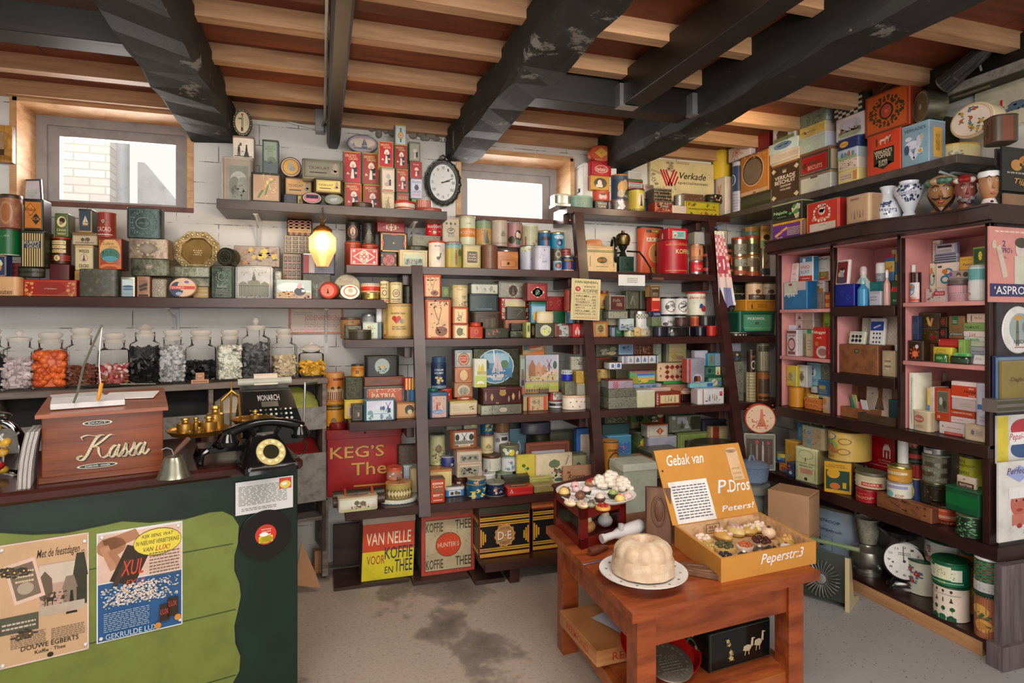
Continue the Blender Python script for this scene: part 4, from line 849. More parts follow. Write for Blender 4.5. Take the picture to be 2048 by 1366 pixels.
section('Y',leanY(ZT)+.0,ZT,3.77,(1100,260,4.267),'tins on the top rack shelf','''
b 50 620 182 728 0 .12|cccM||H 3 998|pale metal tin with dark lines at the end of the top rack shelf
b 50 540 190 618 0 .12 R.03|bbaM|1,ccb|N 20 3 776|grey flat tin stacked at the end of the top rack shelf
b 182 555 386 664 0 .09 R.035|798|1,8a9|N 8 5 dca 10 90 46 60;W 6 4 db9,c97 454 10 90 50 76|pale green rounded tin with a flower garland
c 240 495 345 550 .1|332|.8,543||flat dark round tin beneath the orange lantern can|can
c 265 290 346 494 .1|c83|.7,a42|R 30 40 30 34 542;H 4 b62 0 100 50 96;N 14 9 da5|orange canister with a dark lantern picture|canister
b 378 598 505 672 .02 .08|221||T VERKADE 50 34 70 26 dcb;T TOFFEE 50 68 60 26 dcb|black toffee tin with white lettering|toffee_tin
c 358 512 505 598 .02 .11|c54|.5,c63|E 34 60 24 50 dba;E 56 60 24 50 dba;E 44 38 30 24 543|small coral red round tin with two faces|toffee_tin
b 348 385 512 515 .02 .1|c93,a53|.4,b83|V 14 b82 2 98 2 98;E 50 52 70 74 321;E 50 52 66 68 221;E 46 50 24 40 ecb;R 44 72 36 20 dcb|yellow tin with a white clad girl in a black oval|toffee_tin
b 350 262 528 385 .02 .11 R.015|a12|1,a22|E 50 54 72 54 dcb;E 50 54 68 48 a12;I Verkade's 50 54 58 32 dcb|dark red toffee tin with a white oval name|toffee_tin
d 350 130 545 268 .03 .06 r-8|b42||E 46 50 88 92 c53;Q 48 46 60 66 da4;A 48 46 10 10 6 c53;T ROLLS 36 88 30 8 eca|round orange tin standing on its edge under the beam|toffee_tin
c 512 594 668 682 0 .11|a99M||Q 46 60 36 90 ccc;Q 20 50 24 70 887|faceted silver round tin under the blue dancer canister|toffee_tin
c 525 372 660 598 .01|345|.8,b73|R 50 12 98 14 456;E 46 52 50 50 c95;E 66 40 40 40 ca7;E 40 74 40 30 ba8;T VERKADE 54 84 70 9 cba|blue canister with a dancing figure|canister
c 670 495 800 692 0|cb4|.7,432|V 14 543 0 100 88 98;V 14 543 0 100 0 8;E 60 50 50 62 dca;X lady 60 52 26 50 443;V 4 b93 4 30 12 86|yellow canister with a lady in an oval and black edging|canister
b 665 415 795 500 .1 .09|922||R 50 12 96 18 363;R 50 55 96 40 abb;L 2 50 56 80 40 665|red and white tin behind the yellow canister|coffee_tin
b 668 345 785 414 .1 .09|bbb||L 4 50 55 86 70 887|white printed tin under the tarred beam's end|coffee_tin
b 805 590 890 702 .01 .08|345||R 50 24 80 6 89a;R 50 50 50 30 567|small dark blue tin under the silver lidded tin|tea_tin
b 797 465 885 588 .01 .08|a99M|1.2,baaM|R 50 54 70 40 cccM;R 50 62 30 40 776|silver tea tin with a lid on the small blue tin|tea_tin
b 895 607 1045 706 .0 .1|a43|.4,665|N 50 9 221;N 30 8 ca8;R 60 42 44 30 221;L 2 60 42 36 22 dcb|red tin with a black flower pattern on the top rack shelf|tea_tin
b 890 495 1040 607 .0 .1|443+765+332@40|.8,665|H 4 221;N 16 8 a84|dark brown patterned tin stacked on the red flowered tin|tea_tin
b 1045 642 1168 713 .0 .09|cba||L 3 50 50 80 60 ba9|small cream tin under the silver round tin|tea_tin
c 1052 547 1128 641 .0|a99M|.8,bbbM|H 6 998|small silver round tin with ribs|tea_tin
b 1150 604 1450 730 .0 .11 R.006|ba2,a92|.6,bb3|W 9 4 c33,262 261 8 92 16 34;T HONINGONTBIJTKOEK 50 50 80 12 622;W 9 4 262,c33 261 8 92 66 84;F 2 .8 663|bright yellow honey cake tin with red and green flowers|cake_tin
b 1135 540 1312 604 .02 .1|643||N 12 4 ba8;R 50 8 98 10 865|brown tin with small white marks on the yellow honey cake tin|cake_tin
c 1316 545 1450 603 .0 .12|221|.4,332|W 10 8 c33,dcc,b22 262 4 96 20 80|black round tin with red and white flowers on the yellow honey cake tin|cake_tin
b 855 250 1400 640 .12 .08|dc9||R 50 4 20 6 ba7;W 2 7 cb9,ba8 987 18 40 6 18;G 10 30 3 34 75 ba8;W 1 9 cba 987 4 12 48 52;N 20 2 a98 8 40 60 78;G 20 42 2.4 42 24 b23;G 24 42 2.4 42 24 b23;G 28 42 2.4 42 24 b23;G 32 40 2.4 42 -24 b23;G 36 42 2.4 38 -24 b23;G 39.5 48 2.4 24 -24 b23;I Verkade 66 34 42 16 321;T specialiteiten 66 52 48 9 654|big cream cardboard box with red chevron emblem and handwritten name|cardboard_box
''')
# rack, middle and lower shelves
JP='F 3 2 b53;R 50 54 84 86 eb8;N 30 9 864 10 90 8 26;G 40 40 3 30 20 765;G 56 46 3 40 -14 765;E 62 82 50 24 854;N 14 7 854 40 88 66 86;N 8 6 445 14 60 40 80;R 50 97 60 4 c53'
section('Y',leanY(ZB)+.005,ZB,3.77,(660,420,4.096),'tins on the middle rack shelf','''
c 425 765 682 1076 .02 .2|db7|1.2,ca6|V 26 765 0 100 92 99;V 26 765 0 100 0 8;R 10 50 1 84 543;R 14 50 1 84 543;R 88 50 1 84 543;R 92 50 1 84 543;T KOFFIE_HAG 46 28 42 5 543;X heart 40 46 28 22 b32;E 56 50 12 12 998;T SPAART_HART 48 66 42 4 543;T EN_ZENUWEN 48 72 42 4 543;R 7 90 5 6 b53|big yellow coffee drum with a red heart on the middle rack shelf|coffee_drum
c 412 572 482 762 .04|dc9|.5,543|T KOFFIE 40 20 70 9 332;T HAG 40 34 60 9 332;E 44 56 50 24 332;E 44 56 38 18 dc9;R 50 80 98 3 543;R 50 90 98 8 c86|slim cream coffee can with black lettering on the yellow drum|coffee_can
c 485 582 594 758 .01|dc9|.4,332|F 8 1.5 332;T KOFFIE_HAG 46 14 60 6 332;E 46 55 50 36 332;E 46 55 42 30 dc9;E 46 55 30 20 a87;R 46 82 60 3 543;R 46 90 50 2 543|cream coffee can with a round black stamp on the yellow drum|coffee_can
c 596 590 680 756 .03|222|.4,332|H 3 332|plain black can on the yellow drum beside the post|coffee_can
c 85 880 248 1086 .12|a74+b85+863@20|1.2,643|N 26 7 643 4 96 20 90|rusty orange round tin at the middle shelf's open end
b 120 945 262 1090 .03 .07 R.008|443+665+332^40||F 8 4 665;R 50 54 50 50 332|dark embossed square tin at the middle shelf's open end|tea_tin
c 152 980 338 1094 0 .1|432|1,543|H 8 332;N 20 3 654|low dark brown wooden round box at the middle shelf's open end|box
c 258 935 376 1085 .14|bbc|.6,ccc||grey glass sugar jar with a shiny metal cap behind the painted box|jar
c 262 850 372 935 .14|ddd|1.2,aaaM|H 1 999|glass jar with a shiny metal cap|jar
b 268 922 422 1086 .03 .09|ccb,346||R 90 50 18 98 467;R 44 52 64 80 cdb;N 20 10 9a8 14 70 20 84;N 8 9 c87 18 60 20 40;G 44 60 3 50 10 575|white and blue painted box with faint flowers|box
b 380 800 425 925 .13 .06|ccc||R 50 50 80 80 ddd|narrow white tin half hidden behind the yellow drum|tin
''')
section('Y',leanY(ZB)+.005,ZB,3.77,(820,540,6.0235),'tins on the middle rack shelf','''
b 180 325 500 860 0 .12 R.012|b53,853|1.2,432|'''+JP+'''|tall orange tin with branches and swallows next to the first post|tea_tin
b 170 20 375 322 .02 .1|c53,943|1,c52|'''+JP+'''|small orange tin with branches and swallows on top of its taller twin|tea_tin
b 376 195 492 326 .1 .06|674,685||E 50 50 50 60 894;N 14 9 564|green tin partly hidden beside the small orange tin|tea_tin
b 520 648 705 850 0 .08|c85|.4,a54|R 50 54 80 82 eda;E 42 54 44 56 775;N 10 9 443 50 84 30 80;R 50 97 50 5 c63|small cream tin with a dark fan, lowest of its stack|tea_tin
b 515 445 700 646 .01 .08|c63|.4,b53|R 50 54 78 82 ec9;G 40 50 3 50 15 765;G 60 54 3 50 -15 765;N 18 9 764 20 80 50 88;R 50 96 50 6 c63|small orange tin with branches in the middle of its stack|tea_tin
c 495 180 690 445 .01|dc9|1.2,cb7|T Thee 40 20 40 8 b87;T THE 66 54 26 7 765;W 4 10 d98,c87 464 44 90 62 90;N 8 7 353 20 80 60 96|cream canister with a pink rose on top of the tin stack|tea_canister
b 712 680 885 845 0 .08 R.012|b31,932||A 50 42 40 50 10 c84;E 50 42 16 18 b31;R 50 94 84 6 c83;T SNEEUWWITTE 50 93 70 4 732|bright red square tin with a golden star on the middle rack shelf|tea_tin
c 722 632 852 680 0 .07|c42|.5,b31||red round cap on the bright red square tin|tin_lid
b 905 700 1190 832 0 .08|332|.5,443|W 4 9 c33,b32 675 10 90 30 80;N 20 3 787|flat black tin with two red flowers|tea_tin
b 745 500 1125 836 .09 .09 R.03|432|1,543|F 7 1.5 543;R 50 55 70 64 543;V 3 654 18 82 26 86;Q 30 50 16 24 654;F 22 1 321|dark brown carved chest shaped tin
b 705 285 1065 498 .1 .1 R.015|344|.8,233|F 6 1 455;N 50 3 566;R 50 86 60 6 678|blue black speckled tin on the carved chest tin
b 738 155 1062 283 .11 .09 R.01|ccb,aa9|.6,554|W 6 6 a99,998 675 16 90 36 80;N 10 3 787|white tin with three faint leaves and a dark lid
b 1130 600 1505 700 .08 .1 R.02|853,432||R 50 20 98 36 b75|long copper brown tin behind small dark tins
b 1082 335 1450 600 .09 .1 R.02|922,a43|.6,a34|R 50 50 74 90 dc9;S 12 30 16 60 8 dca;S 88 30 16 60 8 dca;S 12 74 16 40 8 dca;S 88 74 16 40 8 dca;E 50 10 60 20 dba|red and cream scroll bordered tin on the copper brown tin
b 1165 440 1398 600 .05 .035|443||G 70 44 40 3 40 887;G 50 74 40 2 20 776;R 60 20 50 3 776|flat dark grey tin with gold cracks before the red scroll tin|pastille_tin
b 1068 130 1400 335 .1 .1|887+998+776@40|1,776|F 4 1 665;E 52 58 36 70 765;E 52 58 30 62 321;X lady 52 60 18 44 765;S 52 58 40 78 14 ba9|grey gold tin with a portrait in a dark oval
b 1215 640 1395 733 .01 .07|222||H 1 332;R 50 8 96 14 543|plain black tin stacked on a yellow and black one|tea_tin
b 1205 735 1402 832 0 .08|332||W 6 10 c83,c62,586 364 6 94 20 90;R 50 12 98 12 775|small black tin with yellow leaves|tea_tin
b 1403 630 1452 818 .02 .08|bb6||R 50 40 60 40 574;R 50 80 60 20 cc9|narrow yellow green tin upright|tea_tin
c 1453 640 1508 817 .02|b31|.5,c42|H 2 a21|narrow red canister next to the moon tin|tea_canister
b 1510 642 1738 824 0 .08|443,332||F 3 1 775;E 54 50 60 78 ccb;E 66 46 40 56 cc9;E 48 60 30 40 dd7;N 14 5 554 30 80 20 80|black tin with a pale round moon picture|tea_tin|<:E 50 50 60 70 cb9
b 1740 642 1930 820 0 .08|854,743||R 60 56 66 80 ccc;X house 34 66 30 40 865;N 20 8 686 50 90 30 90;G 30 10 30 20 30 9bb;R 20 50 20 60 843|tin with a white house wall and red gable|tea_tin
c 1960 600 2075 640 .02|332|.4,443||flat dark lid on the small red gnome tin|tin_lid
b 1962 642 2070 805 .02 .07|b22||R 50 54 80 80 c33;E 50 64 60 50 dcb;E 50 40 30 30 e98;X lady 50 70 40 40 b33|small red tin with a white bearded gnome|tea_tin
c 1507 500 1705 642 .02|dc9|.8,cb8|T Thee 30 84 24 10 ba8;H 1 dca|cream low canister standing on the moon tin|tea_canister
b 1706 492 1872 640 .02 .08|153|.4,264|N 4 3 586|dark green square tin on the house picture tin|tea_tin
c 1874 495 1960 622 .03|48a|.4,ca6|W 8 12 dc5,c66 dcb 4 96 10 90|small blue canister with yellow flowers|tea_canister
b 1458 375 1640 640 .11 .08|48a|1.6,164|R 50 44 94 40 9bc;R 40 70 60 40 ca5;X house 60 60 40 30 b95;N 12 12 473 4 96 60 98|village picture tin with a green lid|tea_tin
b 1640 318 1868 492 .05 .1|821,711||R 50 50 96 94 922;S 70 42 16 30 7 a65;S 24 48 12 26 7 a65|dark red cube tin with two small gold emblems|tea_tin
b 1412 155 1660 375 .11 .09 R.008|822,611||F 5 1 543;R 50 52 78 70 a33;Q 50 52 72 62 dca;E 50 52 54 50 dca;A 50 52 26 36 9 686;W 3 6 9a8 575 40 60 40 64|dark red tin with a cream diamond and green star|tea_tin
c 1858 235 1962 490 .1|a43|.5,933|N 20 8 b65 4 96 10 96|tall coral red canister behind the price board|tea_canister
''')
section('Y',leanY(ZB)+.005,ZB,3.77,(1130,540,4.763),'tins on the middle rack shelf','''
b 265 487 415 636 0 .08 R.012|b74,854|.5,a63|F 4 1 964;R 50 54 66 70 ba6;X tree 50 54 56 60 654;N 16 7 c95 26 74 34 60;E 50 80 50 16 c84|orange brown tin with an old tree|tea_tin
b 425 527 568 636 0 .07|343,88a|.7,222|R 24 60 26 76 99b;R 62 56 60 74 264;F 3 1 9a7;A 60 56 30 40 8 ab8|dark green tin with a small white ornament|tea_tin
c 565 577 655 640 0|cc9|.6,ba8M|S 60 54 40 40 8 556|small squat cream tin with a gilt lid|ointment_tin
b 660 546 720 636 .01 .06|db7||X bird 50 54 50 30 875;F 8 3 ca6|small yellow tin with a bird|tea_tin
b 722 560 828 636 0 .07 R.01|dca|.5,cb9|X lady 56 54 20 44 564|small cream tin with a tiny green figure|tea_tin
c 648 392 805 556 .06|ddd|1.8,aaaM|K 14 3 665 2 98 20 44;R 50 18 98 4 ba6;I thee 60 76 18 10 998;Q 50 56 4 4 998|white canister with a flower band and grey lid|tea_canister
b 520 462 660 572 .07 .07|9ab||R 50 30 96 60 bcc;N 30 10 787 4 96 50 96;N 12 9 565 4 96 40 80|pale blue misty landscape tin|tea_tin
b 395 462 530 556 .08 .06|ba8+cb9+998@30||F 8 2 887;E 50 50 60 60 bb9|cream embossed tin behind the dark green one|tea_tin
b 415 385 600 466 .11 .08|998|.5,665|S 50 52 80 60 14 776|grey green floral tin under the brown square tin|tea_tin
b 335 370 415 490 .12 .07|564||W 4 16 987,a86 353 10 90 10 90|dark green tin behind the price board's edge|tea_tin
b 425 240 585 382 .1 .07|998||R 50 52 92 90 522;I Koffie 42 34 50 20 987;R 60 62 36 20 864;N 10 4 ba8 50 80 50 74|grey framed tin with a dark red picture|coffee_tin
b 322 225 420 355 .11 .08|c83,a62|.5,b72|R 50 55 70 70 da5;E 50 62 40 44 a66;R 50 80 60 10 685|orange tin next to the price board|tea_tin
c 330 195 408 226 .11 .06|743|.3,853||brown cap of the orange tin next to the price board|tin_lid
b 580 197 715 362 .1 .08 R.01|443+665+554^30||R 50 52 80 84 554;G 40 50 10 50 -20 887;G 60 60 8 40 20 776|dark metal tin with a faint sprig, beside a plain one|tea_tin
b 716 197 830 362 .1 .08 R.01|443|.5,554|N 20 2 554|plain dark metal tin beside the one with a sprig|tea_tin
b 622 375 850 560 .13 .07|554|.8,432|H 3 665|dark brown tin behind the white canister|tea_tin
b 830 446 920 540 .08 .07|675|.3,876|N 14 9 9a8|grey green tin, lowest of a narrow stack|tea_tin
b 840 396 915 444 .08 .06|236||T KOFFIE 50 50 76 40 ccc|thin dark blue tin in a narrow stack|tea_tin
b 827 262 908 394 .08 .07|c32,a22||R 50 14 96 18 eb9;T Rood 50 44 60 14 ecb;T Thee 50 64 50 12 ecb;R 50 88 60 3 ecb;H 1 b32|bright red slim tea tin in a narrow stack|tea_tin
b 808 146 906 260 .08 .07|432,c95|.3,a84|T KOFFIE 50 24 70 14 dc9;L 3 50 74 60 30 ba8;F 6 2 a84|dark brown slim coffee tin atop a narrow stack|coffee_tin
c 917 425 1040 540 .05|ddd|.9,333|T HEL 60 62 50 24 333;E 24 80 30 30 434|white canister with black lid, lower one nearest the narrow stack|coffee_canister
c 1042 425 1156 540 .05|ddd|.9,333|T ER 66 60 40 24 333;E 30 76 40 30 434|white canister with black lid, lower one near the maroon bracket|coffee_canister
c 917 255 1040 424 .05|ddd|1,333|T HEL 60 48 40 20 333;E 24 58 20 24 443;O 46 56 70 60 4 444;E 64 74 14 8 a44;T Vers 44 24 40 10 555|white canister with black wreath lettering, upper one nearest the narrow stack|coffee_canister
c 1042 253 1156 424 .05|ddd|1,333|O 46 56 70 60 4 444;T Merk 50 40 50 12 444;G 46 56 50 10 24 444;E 64 74 14 8 a44|white canister with slanted black wreath lettering, upper one near the maroon bracket|coffee_canister
c 1178 207 1335 436 .06|ddc|1,b33|I Beter_Koffie 42 24 80 12 b33;X bird 50 66 30 30 247;E 66 72 36 26 b33;E 50 60 20 20 259|white canister with a red lid and a red and blue splash|coffee_canister
c 1200 442 1272 532 .08|b53|.4,c85|H 1 a42|small rust orange round tin under the white canister|tea_tin
c 1265 432 1420 532 .04 .1|222G|.7,333||flat glossy black round tin, upper one by the third post|pastille_tin
c 830 537 948 630 .0|223G|.6,332||glossy black round tin, first from the cream figure tin|pastille_tin
c 945 537 1150 636 -.0 .1|222G|.5,333||widest glossy black round tin in the row|pastille_tin
c 1152 540 1216 630 .06|222G|.4,332||small black round tin set back in the row|pastille_tin
c 1217 537 1338 634 0|112G|.5,223||glossy black round tin next to the red round tin|pastille_tin
c 1340 532 1432 632 .0|b21|.5,c32||small bright red round tin at the third post|tea_tin
c 1042 450 1140 530 .01|422|.5,532|H 1 533|dark purple pot lid shape before the white canisters|pot
c 1565 590 1725 640 .01 .1|332|.4,998|K 10 1 dcb 4 96 60 90|black tin with a pale dotted rim in the corner|tea_tin
b 1575 352 1725 588 .02 .1|223,332||N 30 5 687;F 5 1 776;N 14 6 965|tall black tin with tiny flowers in the corner|tea_tin
b 1577 220 1738 350 .03 .1|222|.4,887|N 26 5 675;N 10 6 a76;F 4 1 665|black flowered tin in the corner under another black tin|tea_tin
b 1615 152 1740 218 .04 .1|221|.3,333|N 16 6 565|small black tin at the top of the corner stack|tea_tin
b 1660 390 2005 628 .0 .14 R.02|154,143|1.2,264|R 50 58 78 72 597;F 9 .8 9c9;T PICKWICK 46 36 50 12 eee;X man 46 58 10 16 622;X man 51 58 8 14 243;R 48 86 34 3 7a6|large green tea tin with white capital lettering|tea_tin
b 1722 282 2005 388 .02 .12|c82|.5,da4|F 5 1 962;X man 20 58 12 40 432;T PICKWICK 56 46 34 14 432;T THEEZAKJES 56 66 34 14 432|orange yellow tea tin on the large green one|tea_tin
c 1742 62 1875 280 .02|db9|.8,654|E 40 52 30 24 643;R 50 84 98 30 543;N 20 9 643 4 96 62 76;I Koffie 30 82 30 7 dcb|cream canister with a brown foot, nearer the third post|coffee_canister
c 1877 58 2008 278 .02|cb9|.8,543|T Buisman 26 32 40 7 654;E 34 52 36 24 543;R 50 84 98 30 432;N 20 9 543 4 96 62 76|cream canister with a brown foot, nearer the pink cabinet|coffee_canister
''')
section('Y',leanY(ZC)+.005,ZC,3.77,(640,680,3.796),'tins on the waist high rack shelf','''
b 330 450 578 618 0 .09 R.02|467|.3,689|R 50 50 94 90 cdd;R 50 26 92 40 dde;X tree 54 44 12 26 579;X tree 62 44 14 30 468;X mill 78 36 24 56 358;R 82 52 10 20 246;X house 16 60 20 20 79a;R 40 66 70 3 79b;W 9 7 68a,57a 8ab 8 92 70 94|delft blue windmill tin on the waist high shelf
b 580 472 728 618 .02 .06|b85|.4,a74|R 50 52 90 84 c96;E 68 44 50 56 332;E 62 54 36 40 443;E 70 60 26 30 cb9;R 50 90 90 4 864|gold plaque tin with a lady in a black bonnet, beside the first post
b 240 490 330 618 .03 .07|332|.3,543|F 10 4 665;R 50 56 56 50 543;R 60 60 16 24 a98|small dark tin with a metal frame before the shelf end|tea_tin
b 330 345 658 618 .1 .07|445|1,665|F 3 2 334;R 50 36 80 56 c64;F 7 .8 eb9;N 20 4 ecb 12 90 8 20;T PATRIA 46 32 56 16 edb|orange fronted rusk tin behind the delft windmill tin
b 335 275 640 345 .11 .08|843|.5,854|H 1 743|flat red brown tin under the black oval picture tin
b 340 118 602 275 .11 .08 R.02|222|.6,332|N 60 2 443;E 50 50 48 74 9a8;E 50 50 42 66 9aa;X bird 50 54 34 40 ca6;N 12 6 575 34 66 60 80|black speckled tin with a round bird picture
b 642 290 718 372 .05 .07|c22||V 3 dc4|red tin with yellow stripes at the first post|tea_tin
c 670 366 722 468 .07|37a|.5,48b||small plain blue canister at the first post|tea_canister
b 186 450 330 650 .11 .09|db4|.4,cb3|R 44 60 60 50 dcb;R 36 62 20 40 a65|yellow tin behind the small dark framed tin
b 186 280 330 446 .11 .09 R.01|332+443+221^24||S 50 48 50 50 9 554;F 6 2 443|black embossed tin on the yellow tin at the shelf end|tea_tin
c 236 180 330 280 .11|d93|.7,332|R 46 40 90 30 c72;X house 46 60 30 30 752;T HONIG 46 28 60 10 532|small orange jar with black rims on the black embossed tin|can
''')
section('Y',leanY(ZC)+.005,ZC,3.77,(840,680,5.535),'tins on the waist high rack shelf','''
b 112 580 314 858 0 .09 R.015|468,357|1.2,468|R 50 56 88 84 ca9;S 50 30 76 20 9 a66;X man 36 60 30 40 a44;X lady 62 56 36 40 dcb;E 50 44 24 14 b86;E 44 76 76 18 68b;T CIRCUS 48 76 60 10 cde;N 20 6 967 10 90 60 96|colourful circus tin with a blue lid beside the first post
c 90 535 198 600 .1|165|.5,276||small green round tin behind the circus tin|tea_tin
c 200 530 355 675 .1|b32|.7,c43|T 1 70 50 6 20 ecb|red round tin behind the circus tin
c 122 248 285 530 .1|235|.6,346|T CREAM 46 26 56 8 cdd;T KRUMPS 46 38 56 8 cdd;E 30 56 22 10 cb7;E 56 58 22 10 cb7;E 42 66 22 10 cb7;E 66 68 20 10 cb7;E 40 74 22 10 ba6;R 50 92 98 10 8ab;L 2 50 92 70 8 235|dark blue biscuit canister with round biscuits|biscuit_canister
c 132 185 280 248 .1|357|.4,468||blue cap on the dark blue biscuit canister|tin_lid
b 330 670 645 832 0 .1|dca|.7,cb6|F 2 .6 b98;T Biscuits 30 10 30 8 876;N 3 9 864 68 92 34 50;N 3 9 864 68 92 54 66;L 3 36 50 50 40 cb9;R 50 88 94 3 c75;R 50 96 94 3 c86|flat cream biscuit tin with brown dots
b 408 625 585 690 .1 .08|b32||E 50 60 56 60 dba;R 50 20 96 14 c53|red tin with a cream arch at the bottom of the biscuit stack
b 380 470 587 624 .08 .09|a75,665||E 50 54 70 76 cb9;E 50 60 56 60 998;X man 36 60 12 40 765;X lady 56 60 20 40 876;R 60 90 50 10 b64|biscuit tin with a white arched picture
b 385 300 583 469 .08 .09|b75,422||F 4 2 da7;E 50 52 56 80 c96;E 50 52 46 68 db8;O 50 52 56 80 4 964;R 50 12 70 12 c86|biscuit tin with a large tan coin on its front
b 385 110 582 299 .08 .09|89a,923||F 2 2 cc9;R 50 54 80 74 cb9;O 50 54 66 72 4 443;E 50 52 46 50 c43;T HOPJES 50 46 36 10 ecb;T RADEMAKERS 50 58 36 9 ecb;N 20 4 554;R 50 90 70 8 d99|pale blue biscuit tin with a red round emblem
b 595 205 742 522 .05 .05|ccb||R 50 30 92 56 ddc;X gable 66 34 30 34 cb5;X gable 40 36 24 30 dc6;R 60 50 76 12 ba6;R 50 80 96 40 bc6;E 50 86 60 18 eed;E 50 92 70 10 cb5|tall pale yellow tin with canal houses
b 655 706 1132 828 .0 .1 R.008|998M||F 1.5 .6 776;N 70 3 665 4 96 12 90;E 54 52 20 50 ba9;O 54 52 22 56 1 665|flat silver tin engraved with scrolls under the maroon chest
b 697 520 1130 706 .01 .12|411,311|1.2,522|E 50 12 16 40 b95;E 50 34 18 34 a84;X leaf 22 56 8 60 b96;X leaf 78 56 8 60 b96;X leaf 6 50 5 80 976;X leaf 94 50 5 80 976;E 66 70 5 36 987;X crown 36 90 10 12 a85|maroon treasure chest tin with a golden clasp
b 590 90 1098 508 .12 .06|332+443+221^40||E 48 48 82 92 cdc;E 48 48 79 88 58a;R 50 26 56 26 9bc;X house 26 44 18 26 444;X house 68 42 20 20 575;R 48 66 74 24 479;G 46 36 3 66 6 ddd;X ship 52 46 34 80 cbb;R 46 74 40 6 dcc;X man 48 66 8 26 346;N 20 5 9cd 20 80 60 86|large dark square tin with a round sailing boat picture
b 1155 455 1538 610 .1 .08|ab4|.5,ca9|R 50 30 98 30 bb6;T QUICK_KOEK 50 40 50 30 786;H 2 c98 0 100 64 98|olive green flat tin under the windmill street tin
b 1172 162 1540 450 .11 .06|ccc||R 48 30 92 58 bbc;R 48 78 92 36 cb8;X gable 18 50 22 60 a75;X gable 38 52 22 50 c97;X gable 54 56 16 36 b86;X mill 70 36 20 44 744;X tree 88 44 16 44 465;G 72 70 50 12 20 dba;N 26 6 865 6 90 60 96|large tin with a windmill and gabled street picture
b 1108 165 1170 452 .09 .06|887||R 50 30 80 40 9a9;X house 50 50 70 30 765;R 50 90 90 16 b64;R 50 70 60 14 334|narrow tin with stacked house fronts
b 1135 55 1380 158 .12 .06|c84||R 16 40 26 70 277;R 50 20 60 20 b43;G 46 50 90 30 10 cb9;T SPECULAAS 46 50 50 16 665;E 70 80 40 40 d73|orange and green tin lying above the windmill street tin
b 1320 525 1430 650 .06 .08|654|.4,a95|N 10 6 ba7|dark tin with gold dots behind the faceted box|tea_tin
b 1135 530 1320 600 .07 .08|a86|.3,cb7|V 6 654;R 50 86 90 10 d94|gold and orange striped low tin|tea_tin
b 1142 600 1420 796 0 .1|b96,332|.8,887|R 22 50 14 90 c53;R 88 50 14 90 c53;R 16 60 6 90 332;R 54 56 56 76 ca8;X tree 44 50 14 40 897;X tree 62 50 14 44 897;N 20 6 976 30 76 40 90|faceted box with an orange and blue lid
b 1432 548 1712 668 .07 .06 R.03|a22|.5,932|R 50 56 86 72 ddc;S 50 50 70 60 14 b66;N 20 4 a77;E 50 70 40 30 ccd|red and white ornate tin behind the white round box
c 1425 672 1602 772 0 .09|ddd|.3,dddG|R 46 42 98 44 333;I Thee 46 42 40 24 bbb|small white round box with a black band
c 1578 600 1846 764 0 .1|edc|1.2,db9|X star 22 46 8 14 765;X star 44 40 8 14 675;X star 64 44 8 14 a65;X star 80 46 8 14 765;X star 30 76 8 14 a65;X star 56 78 8 14 675|white round tin with scattered small flowers near the second post
c 1567 362 1692 510 .12|12a|.3,ddd|X bird 50 50 30 24 35c|cobalt blue round pot with a white rim|jar
c 1567 340 1692 362 .12|ddd||V 8 889|white fluted cap on the cobalt blue pot|tin_lid
b 1605 455 1732 606 .07 .06|887+776+998^30||F 8 3 665|grey pewter tin with a rounded front|tea_tin
b 1735 482 1842 600 .05 .08|998|.4,ba8|N 20 3 765|cream speckled tin under the yellow basket box|tea_tin
b 1717 342 1842 478 .04 .09|ca4,b93|.4,da5|V 10 a83;H 6 b94;W 2 14 c65,dc9 575|yellow basketwork box with flowers, before the second post|box
b 1670 180 1810 330 .14 .05|998||R 50 50 90 90 bba;N 20 9 443 20 90 20 60|grey tin with black splashes behind the yellow basketwork box|tea_tin
''')
